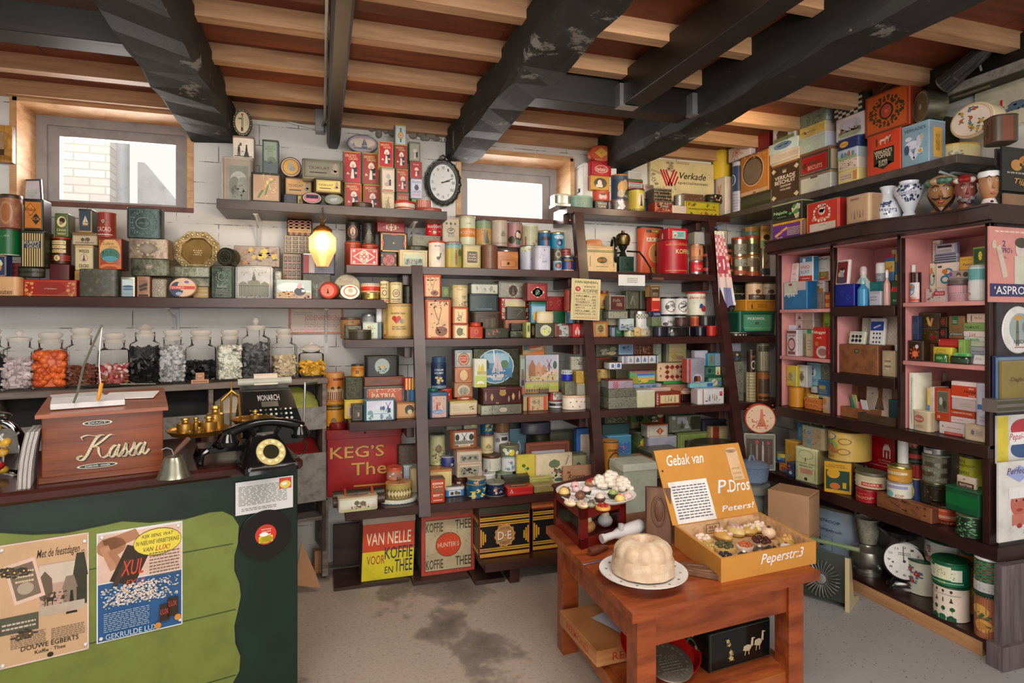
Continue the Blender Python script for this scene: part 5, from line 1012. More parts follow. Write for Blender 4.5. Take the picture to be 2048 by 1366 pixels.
section('Y',leanY(ZC)+.005,ZC,3.77,(1160,670,6.0235),'tins on the waist high rack shelf','''
c 230 725 350 856 0|dcb|.5,cb9||cream cup shaped tin, lowest by the second post|tea_tin
c 218 562 335 722 .02|bb9|.7,998|H 1 cca|cream round tin on the cup shaped tin|tea_tin
c 198 405 335 560 .02|dc7|.6,db6|V 10 b94;H 7 b95;W 2 12 a66 575|yellow basketwork round tin on the cream round tin
b 345 742 687 852 0 .12|443+887+332@50||F 2 .6 998;S 60 50 60 50 10 776|grey floral tin, lower of two under the checked tin
b 345 640 675 742 .0 .12|443+776+332@50||F 2 .6 887;S 60 50 60 50 10 665|grey floral tin, upper of two under the checked tin
b 345 532 642 638 .0 .11|a9a,998|.5,843|K 6 6 b32 16 38 24 96;G 66 46 30 4 20 665;N 8 4 665 60 96 60 90|grey tin with a red checked stripe
b 437 415 592 532 .03 .09|332|.4,443|S 50 50 40 50 8 554|small black flowered tin on the checked tin|tea_tin
b 690 660 912 836 0 .1 R.012|cca,bba|1,ddc||plain white rounded tin next to the people frieze tin
b 915 680 1220 826 0 .1|932,832|.8,832|R 54 56 76 62 dc9;N 4 8 ca6 22 86 60 84;X man 36 56 10 50 a98;X man 50 54 10 50 998;X man 62 56 10 50 a97;X man 76 56 10 50 887;V 1 ecb 0 4 10 96;K 2 9 ecb 0 8 4 98|red tin with a small frieze of people
b 1225 705 1462 806 .06 .1|311|.3,422||plain maroon low tin under the pink lidded tin
b 1040 590 1402 705 .05 .13|b75,998|.9,a87|E 66 70 34 56 dba;N 20 5 c87;R 50 60 96 6 965|pink flat tin with a cream medallion
b 690 632 1095 660 .04 .12|dba|.2,ecb||long thin cream box on the plain white tin|box
b 640 585 985 634 .06 .1|89b||X leaf 30 60 20 70 468;X leaf 52 60 20 70 579;X leaf 74 60 20 70 468;R 92 50 8 80 ba9|low blue tin with leaves
b 1010 548 1292 592 .09 .1|394|.2,4a5||flat bright green tin under the diamond checked tin
b 602 430 915 580 .07 .09 R.01|6a6|.4,968|R 50 8 90 10 b55;R 60 28 70 18 57b;R 62 46 70 20 8bc;R 64 64 66 24 da5;R 66 84 66 26 594;E 56 76 30 30 dc4;R 16 70 24 50 a93;G 60 76 60 8 16 e96|rainbow coloured children's tin
b 932 332 1300 550 .08 .08 R.015|db9,c85||D 4 3 832 22 92 10 90;Q 56 50 34 54 db9;O 56 50 20 40 1.5 b76;E 8 30 5 12 654;E 8 70 5 12 654;N 4 6 a43 2 98 2 98|cream tin with dark red diamonds
b 1297 280 1507 566 .05 .07 R.01|99a,c42||R 8 50 14 96 c43;E 56 82 56 36 ccd;X house 46 84 30 24 432;X house 66 84 24 24 854;T Deventer 56 20 10 4 776|grey tin with a red side and a small house
b 1425 636 1742 800 .0 .09 R.012|ddd,cbb|.3,ccc|R 16 50 3 96 a33;X man 42 60 8 40 346;X man 54 50 6 30 a43;X man 62 56 7 40 c83;X man 70 60 6 34 543;N 16 3 554 30 90 60 90;R 88 36 11 26 b23;T KING 88 32 8 7 ecc;X bird 30 80 16 16 443|white tin with small cartoon figures at the third post
b 1330 566 1612 632 .06 .09|7bc|.3,9cc|R 84 50 24 70 36a;R 40 50 50 40 9bb|pale blue low tin behind the cartoon tin
b 1555 512 1712 632 .07 .08|697||E 40 56 50 80 dcb;G 40 50 30 10 40 a44;R 84 60 26 40 57a|green tin with a white round picture
b 1500 375 1695 510 .1 .06|254||R 50 40 90 60 476;X tree 30 44 30 60 243;X tree 54 40 24 50 365;R 84 40 30 70 cc9;X lady 84 50 20 40 b43|green tin with a little forest and red figure
b 1545 205 1695 366 .1 .06|39b||R 24 52 44 90 687;R 76 52 40 90 89a;X man 24 44 30 50 b43;N 10 9 a87 60 96 20 90;R 50 52 6 96 48b|blue framed tin with two small pictures
b 1385 185 1545 375 .13 .05|aab||R 50 50 90 90 bbc;L 4 40 70 60 30 99a|plain pale grey box at the back by the third post|box
b 1042 85 1288 330 .12 .06|776|.4,665|R 54 50 86 90 cb8;R 54 70 86 46 ba6;E 40 70 40 24 a95;E 66 76 44 20 976;N 30 5 986 12 96 60 92|tan landscape tin leaning at the back
b 885 95 985 390 .12 .05|887||R 60 40 60 70 9a9;N 14 9 443 30 90 20 60;R 60 86 60 20 aa8|narrow grey green tin at the back|tea_tin
b 650 85 886 235 .13 .05|521||F 3 2 754;N 34 9 a75 8 92 30 90;N 16 7 643;X man 50 54 12 50 ca8;X man 30 60 12 40 965;X man 76 56 12 44 865|dark red tin with a tavern scene
b 465 85 648 235 .13 .05|79b|.3,89b|F 4 2 cdd;X tree 34 40 30 30 346;X bird 60 30 30 20 346;N 44 4 cde 6 94 60 94;N 14 5 346 10 90 30 70|delft blue tin with dark brushwork
b 192 85 465 268 .1 .06|443|.3,221|E 38 60 44 50 998;N 30 8 765 10 90 30 90;X tree 76 44 40 50 786;E 70 70 40 30 a97;N 16 6 432|dark tin with a misty village picture
b 510 237 945 342 .08 .07|ddd|.3,532|R 6 50 8 90 99b;R 12 50 1 90 833;R 32 50 1.6 94 644;R 52 50 1.6 94 644;R 72 50 1.6 94 644;X ship 22 50 10 60 89b;X ship 42 50 12 62 46a;X ship 62 50 11 58 57a;X ship 82 50 12 50 68a;R 95 50 4 90 46a|long white tin with four blue ship tiles
b 355 322 507 405 .06 .08|ddd|.2,643|R 48 50 3 96 543;X house 24 54 26 50 57b;X house 74 50 30 56 46a|white tin with two blue tile pictures
b 195 270 370 405 .05 .06|421|.6,732|E 76 70 24 50 964;E 64 50 16 30 743;N 8 3 998|dark brown tin with a faint flower near the second post
b 510 340 930 430 .12 .06|432|.3,554||long dark box beneath the ship tile tin|box
c 2130 430 2250 800 .02|a63|.5,654|N 20 8 c85;H 1 543;R 50 90 98 10 432|tall coppery can in the corner beyond the checked canister|coffee_can
c 2128 60 2252 428 .02|776|.6,543|V 6 ba8 4 96 30 96;R 50 20 98 20 443;N 12 9 965|grey brown striped canister on the tall coppery can|coffee_can
c 1988 440 2080 768 .0|dc9|1,cb8|V 7 986;H 10 986|tall cream checked canister beyond the third post|tea_canister
c 1990 170 2066 310 .02|321|.6,443|T Koffie 50 30 60 12 b65;E 50 68 60 40 dcb;E 50 68 48 30 432|dark brown coffee can on the checked canister|coffee_can
b 1838 320 1978 752 .0 .08 R.01|776||F 4 2 998;N 70 8 221 6 94 3 97;N 30 6 bba|tall black and grey marbled tin beyond the third post
b 1828 200 1946 318 .02 .07|443||X man 50 50 50 80 36a;E 56 30 30 24 cb7;N 10 9 786|dark tin with a small blue figure on the marbled tin|tea_tin
b 1815 80 1942 198 .03 .07|889||L 3 50 50 60 40 99a|plain grey tin at the top beyond the third post|tea_tin
''')
section('Y',leanY(ZD)+.005,ZD,3.77,(640,680,3.796),'tins on the knee high rack shelf','''
b 130 1185 440 1302 -.02 .1 R.01 r4|dcb|.6,cb9|R 50 30 96 56 ddc;R 50 90 96 24 bb8;X tree 46 46 18 50 665;X tree 62 50 22 44 765;N 26 5 765 30 80 50 80;G 30 86 40 6 16 aa8|cream tin with a landscape and tree at the shelf's open end||^:E 50 50 60 50 a87;N 30 6 765 20 80 25 75
c 440 1165 738 1278 -.02 .18|cdd|1.6,ddc|D 12 1 346 0 100 40 96;Q 50 68 5 20 dde;D 12 1 dde 4 96 52 84;R 50 97 98 6 568|white oval tin with a blue lattice band
c 497 1060 697 1165 .02 .12 k654|a95|.6,b85|D 8 2 764 0 100 30 90;D 8 1 dc9 6 94 40 80;R 50 92 98 6 765|round gilt lattice box with a small knob|box
c 505 952 624 1092 .13|c64|1,c53|R 50 60 98 60 b76;W 5 12 57a,dca 687 10 90 40 90|orange round tin behind the gilt lattice box
b 635 952 700 1100 .13 .06|bcd|.4,cdd|H 3 9ab 10 90 40 90|white and pale blue tin beside the orange round tin|tea_tin
b 688 975 740 1125 .06 .06|cb8||F 10 4 a86|narrow cream tin against the first post|tea_tin
b 592 790 738 955 .16 .03 R.008|332||D 4 4 633;D 4 4 454 12 112 12 112;F 3 1 443|dark plaid tin above the orange round tin
''')
section('Y',leanY(ZD)+.005,ZD,3.77,(840,820,5.251),'tins on the knee high rack shelf','''
b 112 716 262 966 -.01 .07|b42,932|.4,754|R 50 20 80 8 ecb;T BENSDORP 50 20 64 6 a32;T Cacao 50 32 74 10 edb;R 50 48 70 14 864;R 50 68 70 8 ecb;T TABLET 50 68 50 5 a32;E 72 72 24 14 864;R 50 88 70 3 ecb|orange red cacao tin at the first post|cocoa_tin
b 268 806 472 962 -.01 .09 R.02|48b,369|1.2,ddd|R 48 62 74 58 ddd;X house 30 62 24 34 443;X house 56 58 24 40 665;X house 74 64 18 30 554;R 48 88 70 5 776|light blue tin with a white lid and town picture||^:R 50 50 80 60 776
c 492 745 696 950 .0 k985|157|.4,987|W 9 12 ec6,eb4 ddb 8 92 30 92;N 8 4 b63|teal tin with yellow daffodils and a knobbed lid
c 497 690 690 745 .0 k987|168|.6,a97|W 5 10 d95,c74 dca 4 96 10 90|teal daffodil tin's stacked upper tray with gilt lid
c 692 735 888 908 .0 g k776|124|.8,887|W 4 12 c43,dba,c76 687 34 80 20 80;N 14 3 dcd;R 50 96 98 4 998|navy enamel pot with flowers and a knobbed lid|pot
b 880 690 1150 800 .085 .065 g|332W|.8,443||dark brown metal box with a sloping lid|box
b 918 800 1190 872 -.01 .08 g|b22|.3,c43|K 3 2 dba 8 20 20 70;R 50 70 90 10 c44|flat red tin with a printed lid||^:R 50 50 70 60 654;R 50 50 60 20 ba8
b 1155 700 1392 790 .09 .05 g|bb6|.4,cc7|F 4 2 876;N 12 3 786|yellow green flat tin with a golden lid||^:E 50 50 50 60 ca6
b 1202 780 1440 836 -.0 .08 g|985|.3,a96|N 18 4 764;F 3 1 653|olive flat tin with dark ornament||^:N 30 5 654 20 80 20 80
b 105 620 335 812 .08 .1|dc8,c97|1,c85|F 8 1 a86;R 30 70 40 30 ca7|pale yellow box with an orange lid behind the cacao tin|box
c 350 690 490 830 .08 k864|421|1,532|H 3 632;R 30 70 24 30 cba|maroon wooden pot with a knobbed lid|pot
c 600 640 790 745 .1 g k644|ccc|.8,ddd|S 50 60 50 40 9 998;N 8 5 b98|white enamel dish with a lid and brown knob|pot
c 800 640 970 745 .15 g|bb9|.8,9a8|N 10 6 a98|grey green round dish with a lid|pot
c 215 460 390 600 .14 k667|237|.5,99a|W 4 14 cde,bcd 457 30 90 20 90|blue enamel jar with white flowers and a grey lid|jar
b 392 548 652 640 .15 .09|cba||F 4 2 a74;R 50 56 80 60 998;N 30 8 443 12 88 34 82|white picture tin with copper edges, lower of two
b 390 412 650 546 .15 .1|cba|.6,a75|F 4 2 a74;R 50 62 80 50 998;E 30 62 12 24 554;E 52 62 12 24 554;E 74 62 12 24 554;N 24 6 665 12 88 50 80|white picture tin with copper edges, upper of two
b 315 205 615 425 .19 .06 R.03|853|.6,843|F 4 1.5 a75;R 50 46 80 66 ccc;X mill 50 40 30 56 443;X tree 20 44 22 50 332;X tree 80 44 26 50 332;R 50 66 80 18 776;R 50 82 50 12 dca;T SNEEK 50 82 40 7 543|brown rimmed tin with a black and white windmill
c 105 252 275 620 .17|cc9|.5,887|X tree 50 50 50 40 875;N 24 9 ba4,543 10 90 40 96;N 20 9 864 10 90 40 90;N 16 8 642 10 90 50 96|tall cream canister with autumn leaves by the first post|biscuit_canister
c 632 252 772 460 .22|dc9|.5,998|F 8 1 ba7;X ship 50 56 60 30 986;R 50 80 60 4 a98|tall cream yellow canister with a fine carriage drawing|tea_canister
c 636 105 770 250 .22|168|.5,ca9|W 7 14 ec6,db5 9ba 6 94 10 80;K 12 1 a34 0 100 86 98|teal daffodil canister above the cream yellow one|tea_canister
c 780 215 942 440 .23|ddd|.5,a99|T Wilhelmina 60 14 60 7 447;R 60 34 40 16 443;E 20 40 24 20 988;R 60 74 50 3 aaa|tall white canister with blue lettering|tea_canister
c 782 100 935 210 .23|864|.4,653|N 20 9 965|brown canister on the tall white one|tea_canister
c 850 465 1016 590 .15|ddd|.6,9bb|W 4 16 47a,58b 9bb 10 90 20 90|round white tin with blue flowers
c 830 345 1030 464 .15 k985|776|.8,775|W 3 18 eed,fee 574 8 92 20 96;E 50 60 30 60 dc4;W 1 14 eed 574 44 56 40 60|daisy patterned round tin with a green knobbed lid
c 655 450 845 610 .16|ccb|1.4,532|N 10 8 ca8 40 96 50 90;R 30 60 3 60 a99|white round tin with a brown wooden lid
b 1017 465 1215 670 .155 .03 f g|dc5||W 1 10 b22 473 40 42 58 62;E 40 64 12 12 a22;E 54 62 12 12 a22;E 34 66 10 10 b22;X leaf 36 34 24 16 474;X leaf 58 44 20 14 474;G 46 48 2 24 20 575;F 3 1 cb5|yellow tin with red cherries
b 1216 447 1602 722 .15 .03 f g|edb||F 2 .6 cb9;X tree 50 38 40 40 786;G 86 24 2 34 -20 668;E 54 56 12 10 b43;X bird 62 62 24 24 ccc;E 68 62 12 10 a54;N 24 6 686 40 80 40 80;I Barones 20 68 26 7 876;E 62 86 24 12 575|large cream chocolate tin with a bird and fir twigs|chocolate_tin
b 1505 577 1805 748 .115 .025 f g|c97||X crown 18 30 14 18 843;I Ringers 46 62 62 36 532;T BORSTPLAAT 74 70 44 9 743;R 76 86 32 3 854|tan card box with handwritten brown lettering|cardboard_box
b 1600 455 1752 610 .16 .07 g|997|.8,664|E 40 60 50 60 554;E 40 60 36 44 876|small olive tin with a dark round picture|tea_tin
b 1112 322 1582 640 .2 .03 g|743||F 3 1.4 954;F 8 .6 432;R 50 56 76 70 aab;N 30 8 998 14 86 30 90;E 60 40 30 20 bba|large brown framed grey picture tin
c 1135 232 1375 400 .26 g|221|.6,221|R 50 60 98 60 c32;T HACKO 64 76 56 30 edc;K 14 1 dba 4 96 24 32|black canister with a red label behind the framed picture tin|coffee_canister
b 1645 190 1792 560 .24 .05 g|36a||R 60 52 70 80 cba;N 10 9 a98 40 90 40 90;E 80 84 20 14 a33|blue framed picture tin near the second post
b 1342 215 1640 470 .3 .06 g|776,665|1,665|R 30 54 40 40 998;N 10 7 665 14 50 40 70;H 1 665|dark olive tin at the back of the knee high shelf
b 940 190 1132 400 .28 .06 g|689|.5,79a|E 54 50 26 50 bcd;E 54 44 18 30 9ab;E 48 62 14 20 9ab|light blue tin with a white cameo head
b 938 85 1060 188 .28 .06|223||N 16 7 665|small black tin on the light blue cameo tin
b 460 115 605 205 .22 .07|998||N 16 9 786;E 70 40 30 50 cc7|pale floral tin behind the windmill tin
b 275 112 445 206 .22 .07|665||N 16 9 786|dim green floral tin behind the windmill tin
c 1060 120 1370 200 .26 .1|445|.5,556||dark grey tin lid shape lying high at the back
''')
section('Y',leanY(ZD)+.005,ZD,3.77,(1160,800,5.12),'tins on the knee high rack shelf','''
c 232 400 390 796 .0|c83|.4,d94|R 50 2 98 3 543;E 60 52 90 56 332;E 60 52 80 50 c83;E 60 44 40 18 dba;X man 50 56 20 24 dca;X man 66 56 20 24 dcb;R 50 82 98 14 332;T DROP 56 82 84 11 eda;R 50 94 98 8 c83;T ADELBERT 50 20 70 5 332|tall orange liquorice canister with a black oval at the second post|canister
b 395 600 745 735 .03 .16|a64|1.2,b75|H 1 955|red brown flat tin with a faded lid picture||^:R 50 50 80 70 ba8;N 20 6 964 30 70 30 70
b 740 520 1085 650 .06 .2|554|.4,776|F 3 1 887;N 40 4 887|grey green ornate tin behind the pastry box lid||^:F 6 1 443;N 40 5 554 15 85 15 85
c 1165 400 1525 560 .06 .22|332+776+443@50|2.4,443|N 60 2 998;R 50 56 98 8 ba9|dark oval dome tin with a studded rim
b 1040 525 1215 640 .2 .05|543|.4,765|H 2 654|brown tin tucked beside the oval dome tin
b 285 358 527 600 .17 .08|48a,8ac|.4,6ac|R 50 60 90 50 36a;N 24 9 68b 8 92 30 90;N 10 7 c67 30 80 50 90|sky blue tin behind the orange liquorice canister
c 505 295 702 640 .14|453|1.4,665|E 60 30 60 30 cb4;E 40 46 40 24 d93;E 72 80 70 50 255;T M 66 80 26 14 bc6;N 10 12 573 6 60 20 60|tall canister with lemons and a dark green oval|tea_canister
b 705 370 1002 640 .16 .07 R.02|aab,99a|.4,bbc|E 74 22 40 16 99a;X horse 34 50 34 40 543;X horse 62 50 30 30 432;E 36 34 12 12 a43;R 60 62 60 8 445|lilac grey tin with galloping horses
b 692 245 902 372 .16 .09|ccb,bba|.3,c64|F 5 2 c64;Q 60 54 40 60 c63;Q 60 54 26 40 b52;X man 60 54 14 30 dcb|white tin with an orange diamond on the horse tin|tea_tin
b 1005 318 1352 620 .2 .05|895|.3,785|F 3 1.5 674;F 7 1 ba6;R 54 60 72 70 443;X house 34 50 24 50 665;R 60 50 36 40 a97;N 20 7 876 20 88 40 90|large yellow green framed market picture tin
b 1350 255 1522 500 .16 .06|ca7|.3,554|R 22 50 40 96 b43;V 5 532 6 40 4 96;E 90 70 50 60 57a;E 90 70 36 44 cb8;R 70 30 50 40 cb8|orange and cream tin with a blue round motif by the third post
b 912 88 1246 330 .3 .05|776||R 50 50 92 90 887;R 40 30 30 40 bbb;R 14 14 10 20 ccc;X lady 56 56 30 50 ccc;X lady 40 56 24 46 665;X man 68 50 16 60 554;R 84 50 30 80 443;G 40 88 60 10 6 998|large grey photo tin with seated women
b 516 95 870 290 .28 .06|452||R 50 80 94 30 875;X tree 26 44 30 80 221;X tree 60 40 30 80 332;E 90 60 16 30 a32;E 88 30 20 30 cb8;N 16 7 cb9 60 84 40 80|dark green woodland picture tin
b 232 240 510 362 .27 .06|244|.3,355||dark teal tin high at the back by the second post
b 250 125 505 240 .28 .05|332||N 40 8 776 6 94 30 90;R 50 90 90 10 443|black and white photo tin high at the back
b 1250 200 1500 318 .26 .06|334|.3,445||dark blue grey tin at the back beneath the bracket
''')
# side wall: top shelf, cornice, cabinet bays, lower shelf
XK=XB-.014
section('X',2.762,ZS,XB,(1420,140,4.019),'tins on the high side shelf','''
b 40 855 122 1168 .0 .07|dcb|.5,ccb|F 6 2 ba8;G 40 40 8 40 10 c75;G 50 34 6 30 -20 b64;N 8 9 b65 20 70 20 60|tall cream tin with a red flower in the corner of the high shelf
c 42 612 145 855 .0|db3|.6,cb3|E 40 26 24 12 b32;E 40 44 24 12 363;E 40 58 28 14 b32;E 44 76 24 12 363;N 6 8 332 20 60 20 90|yellow canister with red and green flowers in the corner|canister
c 126 752 204 1142 .0|bbc|.4,99a|R 50 34 98 50 468;O 40 36 60 22 6 dde;E 40 36 24 10 679;L 6 50 80 70 34 99a|tall blue and white canister nearer the corner|canister
c 206 720 272 1128 .0|bbc|.4,99a|R 50 34 98 50 346;O 40 36 60 22 6 dde;E 40 36 24 10 679;L 6 50 80 70 34 99a|tall blue and white canister next to the windowed tin|canister
b 146 572 326 735 .01 .1|dcc,bbc||A 40 50 40 56 12 b76;E 40 50 12 16 c53;N 24 5 c86 8 80 8 90;N 10 5 686|white tin with an orange flower burst on the tall canisters
b 246 960 496 1114 .0 .2|332,443||H 1 443|dark green base of the brown windowed tin
b 243 628 480 958 .01 .16|b73,753|.3,643|F 3 1 853;E 46 42 80 76 da8;E 46 42 74 70 432;E 46 44 66 62 765;N 26 6 c95 6 94 4 10;R 50 94 96 8 ca8;R 52 96 10 4 665|brown biscuit tin with a large round window
b 358 400 470 630 .05 .08|622,511||N 20 6 843;R 50 50 80 80 722|dark red tin on the windowed tin
b 488 692 728 1048 .0 .14|432,cb9|1.2,cb9|R 50 8 96 6 853;R 50 58 92 80 432;X crown 48 26 16 10 cb9;T VERKADE 50 42 74 10 edc;T BESCHUIT 50 54 74 10 edc;T ZAANDAM 52 65 38 5 dcb;T HOLLAND 52 74 38 5 dcb;Q 8 92 22 14 cb9;Q 92 92 22 14 cb9;Q 8 22 20 14 cb9;Q 92 22 20 14 cb9|dark brown rusk tin with cream lettering
b 475 612 722 745 .01 .14|dcb,ccb||H 1 cba;R 50 90 96 4 997|cream tin under the delft blue lid
b 462 530 708 650 .01 .14|cdd,cdd||E 50 44 60 60 79b;X bird 40 44 24 40 346;X bird 62 40 24 40 457;O 50 44 62 64 2 57a|white tin with delft blue flowers
b 503 392 690 592 .02 .1|bbb,998|.3,998|R 50 36 92 60 ccc;X house 44 58 60 56 543;X tree 84 40 24 60 665;R 50 86 92 18 786;N 14 6 675 6 94 70 94|pale tin with a farmhouse picture
b 728 800 970 998 .0 .16|ccb,bbb|1.4,876|R 46 20 24 10 654;R 50 6 98 8 a97|cream biscuit tin with a brown lid and clasp, bottom of its stack
b 712 610 965 800 .0 .16|443,ba8|1.4,854|R 50 56 84 68 b33;F 3 1 ca9;R 50 56 76 56 a22;T BISCUITS 52 72 48 18 dba;R 46 52 36 8 543;E 16 58 14 26 532|dark tin with a red octagonal biscuit label
b 712 492 930 660 .01 .15|bcb,ccd|.3,ddd|N 30 6 cdc|pale grey white tin under the yellow rimmed tin
b 714 405 925 575 .02 .14|dc7,dcb||R 50 50 98 50 db5;N 30 6 edb 10 90 34 70;L 1 40 54 60 24 987|yellow rimmed tin with white flowers
b 696 232 925 490 .03 .13|676+898+565@26,bcb||N 20 4 898;N 12 6 564 6 90 60 96|large grey green landscape tin on the yellow rimmed tin||>:R 50 50 90 90 bcc;X bird 50 40 60 20 334;N 10 9 a45
b 1028 785 1190 920 .0 .13|dc7,dc8||R 40 50 60 60 cba;R 86 50 20 70 c85;L 2 40 54 56 40 a76|yellow edged tin with a small street scene
b 1026 692 1187 832 .0 .13|dcb,ccb||R 50 20 98 20 dcb;N 50 6 b96 4 90 34 80;N 20 6 a74;R 50 90 90 10 cc9|white tin with reddish village houses, second from the shelf
b 1022 610 1185 730 .01 .13|bcd,bcc||R 50 84 98 26 9b8;X house 24 54 14 44 689;X house 40 54 14 44 79a;X house 60 50 14 50 b65;X house 80 54 16 44 889;X tree 50 60 8 30 686|pale blue tin with canal houses under the navy tin
b 1018 520 1195 652 .01 .13 R.02|236,235|.5,347|E 32 54 46 56 da4;T VERKADE 32 54 34 22 a63|navy blue tin with a yellow oval
b 1010 328 1242 566 .03 .1|ccc,aab||E 50 48 90 90 dcc;E 50 40 80 50 bbc;R 50 70 80 14 876;N 30 7 543 10 90 54 70;X house 20 62 8 30 654;E 50 80 80 20 9a8|white tin with a clouded town skyline
b 984 165 1242 388 .04 .1|222,332||K 7 7 bba 6 94 8 96;R 50 30 12 90 222;N 20 3 998|black tin with a silver checkerboard
''')
section('X',2.762,ZS,XB,(1700,80,3.4138),'tins on the high side shelf','''
b 115 592 345 935 .0 .14|c42,b32|.3,543|X horse 50 22 30 18 ecb;X man 30 22 12 20 532;X man 70 20 12 20 532;X horse 62 20 24 18 dba;R 52 60 62 40 221;Q 50 78 56 24 221;T VERKADE'S 50 48 54 9 edb;T TOFFEE 50 58 48 9 edb;T SUPER 50 71 28 7 edb;T QUALITY 50 79 28 7 edb|bright red orange toffee tin with a black shield|toffee_tin
b 100 290 408 640 .02 .12|a42,732|.4,632|F 2 1 532;R 50 50 88 88 b52;S 50 50 66 70 22 332;S 50 50 50 56 18 432;S 50 50 78 40 16 332;O 50 50 32 40 4 321;E 50 50 24 32 a43;X bird 50 50 18 20 b54;Q 50 50 10 10 c64|square orange tin with a black filigree medallion
b 150 140 418 288 .05 .1|532W,ba8||G 50 60 60 8 20 853;G 40 40 50 6 12 643;G 60 80 40 6 16 321;N 14 6 221|stack of brown weathered boards on the filigree tin|board_stack
b 350 545 540 876 .0 .11|8ab,89a|.3,9bc|T VERKADE'S 50 14 80 8 345;E 26 34 26 10 dde;E 40 50 54 20 dde;E 66 44 20 28 ccd;E 76 36 14 14 cb9;G 36 72 12 30 30 dde;G 56 70 12 30 -20 dde;E 70 68 22 14 cdd;E 70 68 14 9 d94;E 20 60 20 24 457;N 14 5 356 10 90 30 90|pale blue toffee tin with two dancing figures|toffee_tin|>:R 50 52 50 70 da4;T VERKADE 50 52 24 40 653
d 410 340 600 548 .01 .09 r-25|776M||O 50 50 96 96 2 998;O 50 50 84 84 2 665;E 50 50 20 20 887|grey metal round tin lying on its side above the blue toffee tin
b 570 520 650 790 .06 .1|221||W 9 14 57a,c44,dc9,ca4 464 8 92 6 94|black tin with bright painted flowers
c 606 690 860 808 .0 .2|dc9|.8,da4|R 50 22 98 24 dc8;N 60 5 887 6 94 40 90;S 50 64 70 40 12 998|low cream round tin with fine line drawings
d 682 430 985 690 .01 .08 n40|dca||E 50 50 95 95 edc;W 12 8 b32,57a,da4,c54 575 16 84 14 86;O 50 50 94 94 1.5 da6|large round cream tin lid painted with flowers
b 850 490 1100 735 -.03 .1 R.03 r-30|543,743|.3,432|R 60 52 70 80 632;E 56 52 40 60 321;O 56 52 44 66 3 864;N 60 2 a85;E 56 52 24 36 432|dark red brown hexagonal tin with a black oval
''')
section('X',2.70,1.956,2.9,(1420,140,4.019),'things on the cabinet cornice','''
b 500 1195 748 1372 .0 .1|638,c93|.5,c93|R 50 8 96 12 da4;T FLORICA-BOLLETJES 50 14 84 12 842;G 30 58 44 14 24 da6;G 30 58 40 4 24 c85;L 5 72 60 44 50 dc9;R 50 56 96 3 638;T BOTER 26 90 20 8 dcb;R 96 50 6 96 da4|purple and yellow bread roll tin with a diagonal biscuit
b 496 1042 738 1210 .0 .09|222,332|.3,9a7|F 3 1 665;E 32 54 54 66 121;T Najade 30 50 46 22 ac9;L 1 34 72 30 10 787;W 3 15 ccb,dca 575 60 90 24 80;E 76 32 10 16 394;E 64 62 10 16 394;E 84 62 10 16 394|black tin with pale green script and three white flowers|soap_tin
b 775 1020 1040 1345 -.01 .1|c32,a22|.4,443|X fowl 48 30 30 30 edc;S 48 40 50 50 16 edc;E 48 34 20 24 edc;X crown 48 14 12 10 edc;T DE_LEEUW 46 58 56 8 fdb;R 50 84 80 26 dcb;T SUIKER 50 78 20 4 876;F 2 1 edb|bright red tin with a white lion wreath
b 1083 985 1280 1245 -.05 .1 R.02|b97,a86|.3,b98|R 40 14 40 7 865;X man 26 66 10 26 976;X lady 40 68 14 28 865;X man 54 64 10 28 976;X lady 66 66 14 26 865;X man 80 66 10 26 976;R 50 90 90 2 a87|beige wooden looking tin with small figures
''')
def bay(i,z,zoom,data,name):section('X',2.79,z+.0005,XB-.016,zoom,name,data,'carton',(-(PY[i]-.024),-(PY[i+1]+.009)))
Z1,Z2=(1540,450,3.5036),(1790,430,3.035)
bay(0,1.525,Z1,'''
b 85 392 258 566 .0 .08|37a,269||R 32 24 60 46 ccb;R 30 10 14 8 b33;T han_Sel 40 24 40 18 ddc;R 78 16 40 32 cbb;T rijst 28 48 48 22 eef|blue and white rice carton
b 255 470 390 562 .02 .06 r-6|987,876||T KLAVER 40 46 50 16 543;L 3 44 70 60 30 765;F 4 1 654|small brown paper carton before the rice packets
b 300 392 378 475 .09 .04|edd||T TafelRijst 50 20 90 18 433;R 50 80 94 36 c96;R 40 60 40 40 a85|lower white table rice packet
b 300 215 416 392 .09 .05|eee,bbb||T TafelRijst 50 12 90 12 333;R 50 80 96 34 b74;E 30 78 40 20 794;E 70 74 40 20 9a5;E 60 88 50 16 c53;T VIVO 60 86 30 7 fcc;L 1 60 50 30 4 999|upper white table rice packet with vegetables
b 205 217 300 392 .1 .05|ddd,38b||R 50 12 96 20 48b;R 36 14 22 14 eee;T VIVO 44 42 70 14 c43;T RUST 44 62 66 12 48b;R 50 88 98 22 c43;L 1 50 88 60 6 fdd|white and red rusk packet with blue top
b 258 392 300 470 .1 .04|c33||T t 50 30 30 40 fdd|red packet edge beside the table rice
b 90 265 186 392 .05 .004 t-8|edd||L 5 50 22 60 22 b99;T VIVO 50 58 50 12 c77;L 1 50 84 60 6 c99|white price card leaning above the rice carton|card
b 55 385 92 560 .09 .05|39b,28a||T k 60 22 60 20 eee;E 50 70 90 30 da5|blue packet against the cabinet side
b 386 478 418 560 .05 .06|c53|.3,b42|H 2 da5|orange packet beside the middle stile
''','groceries on the top cabinet shelf')
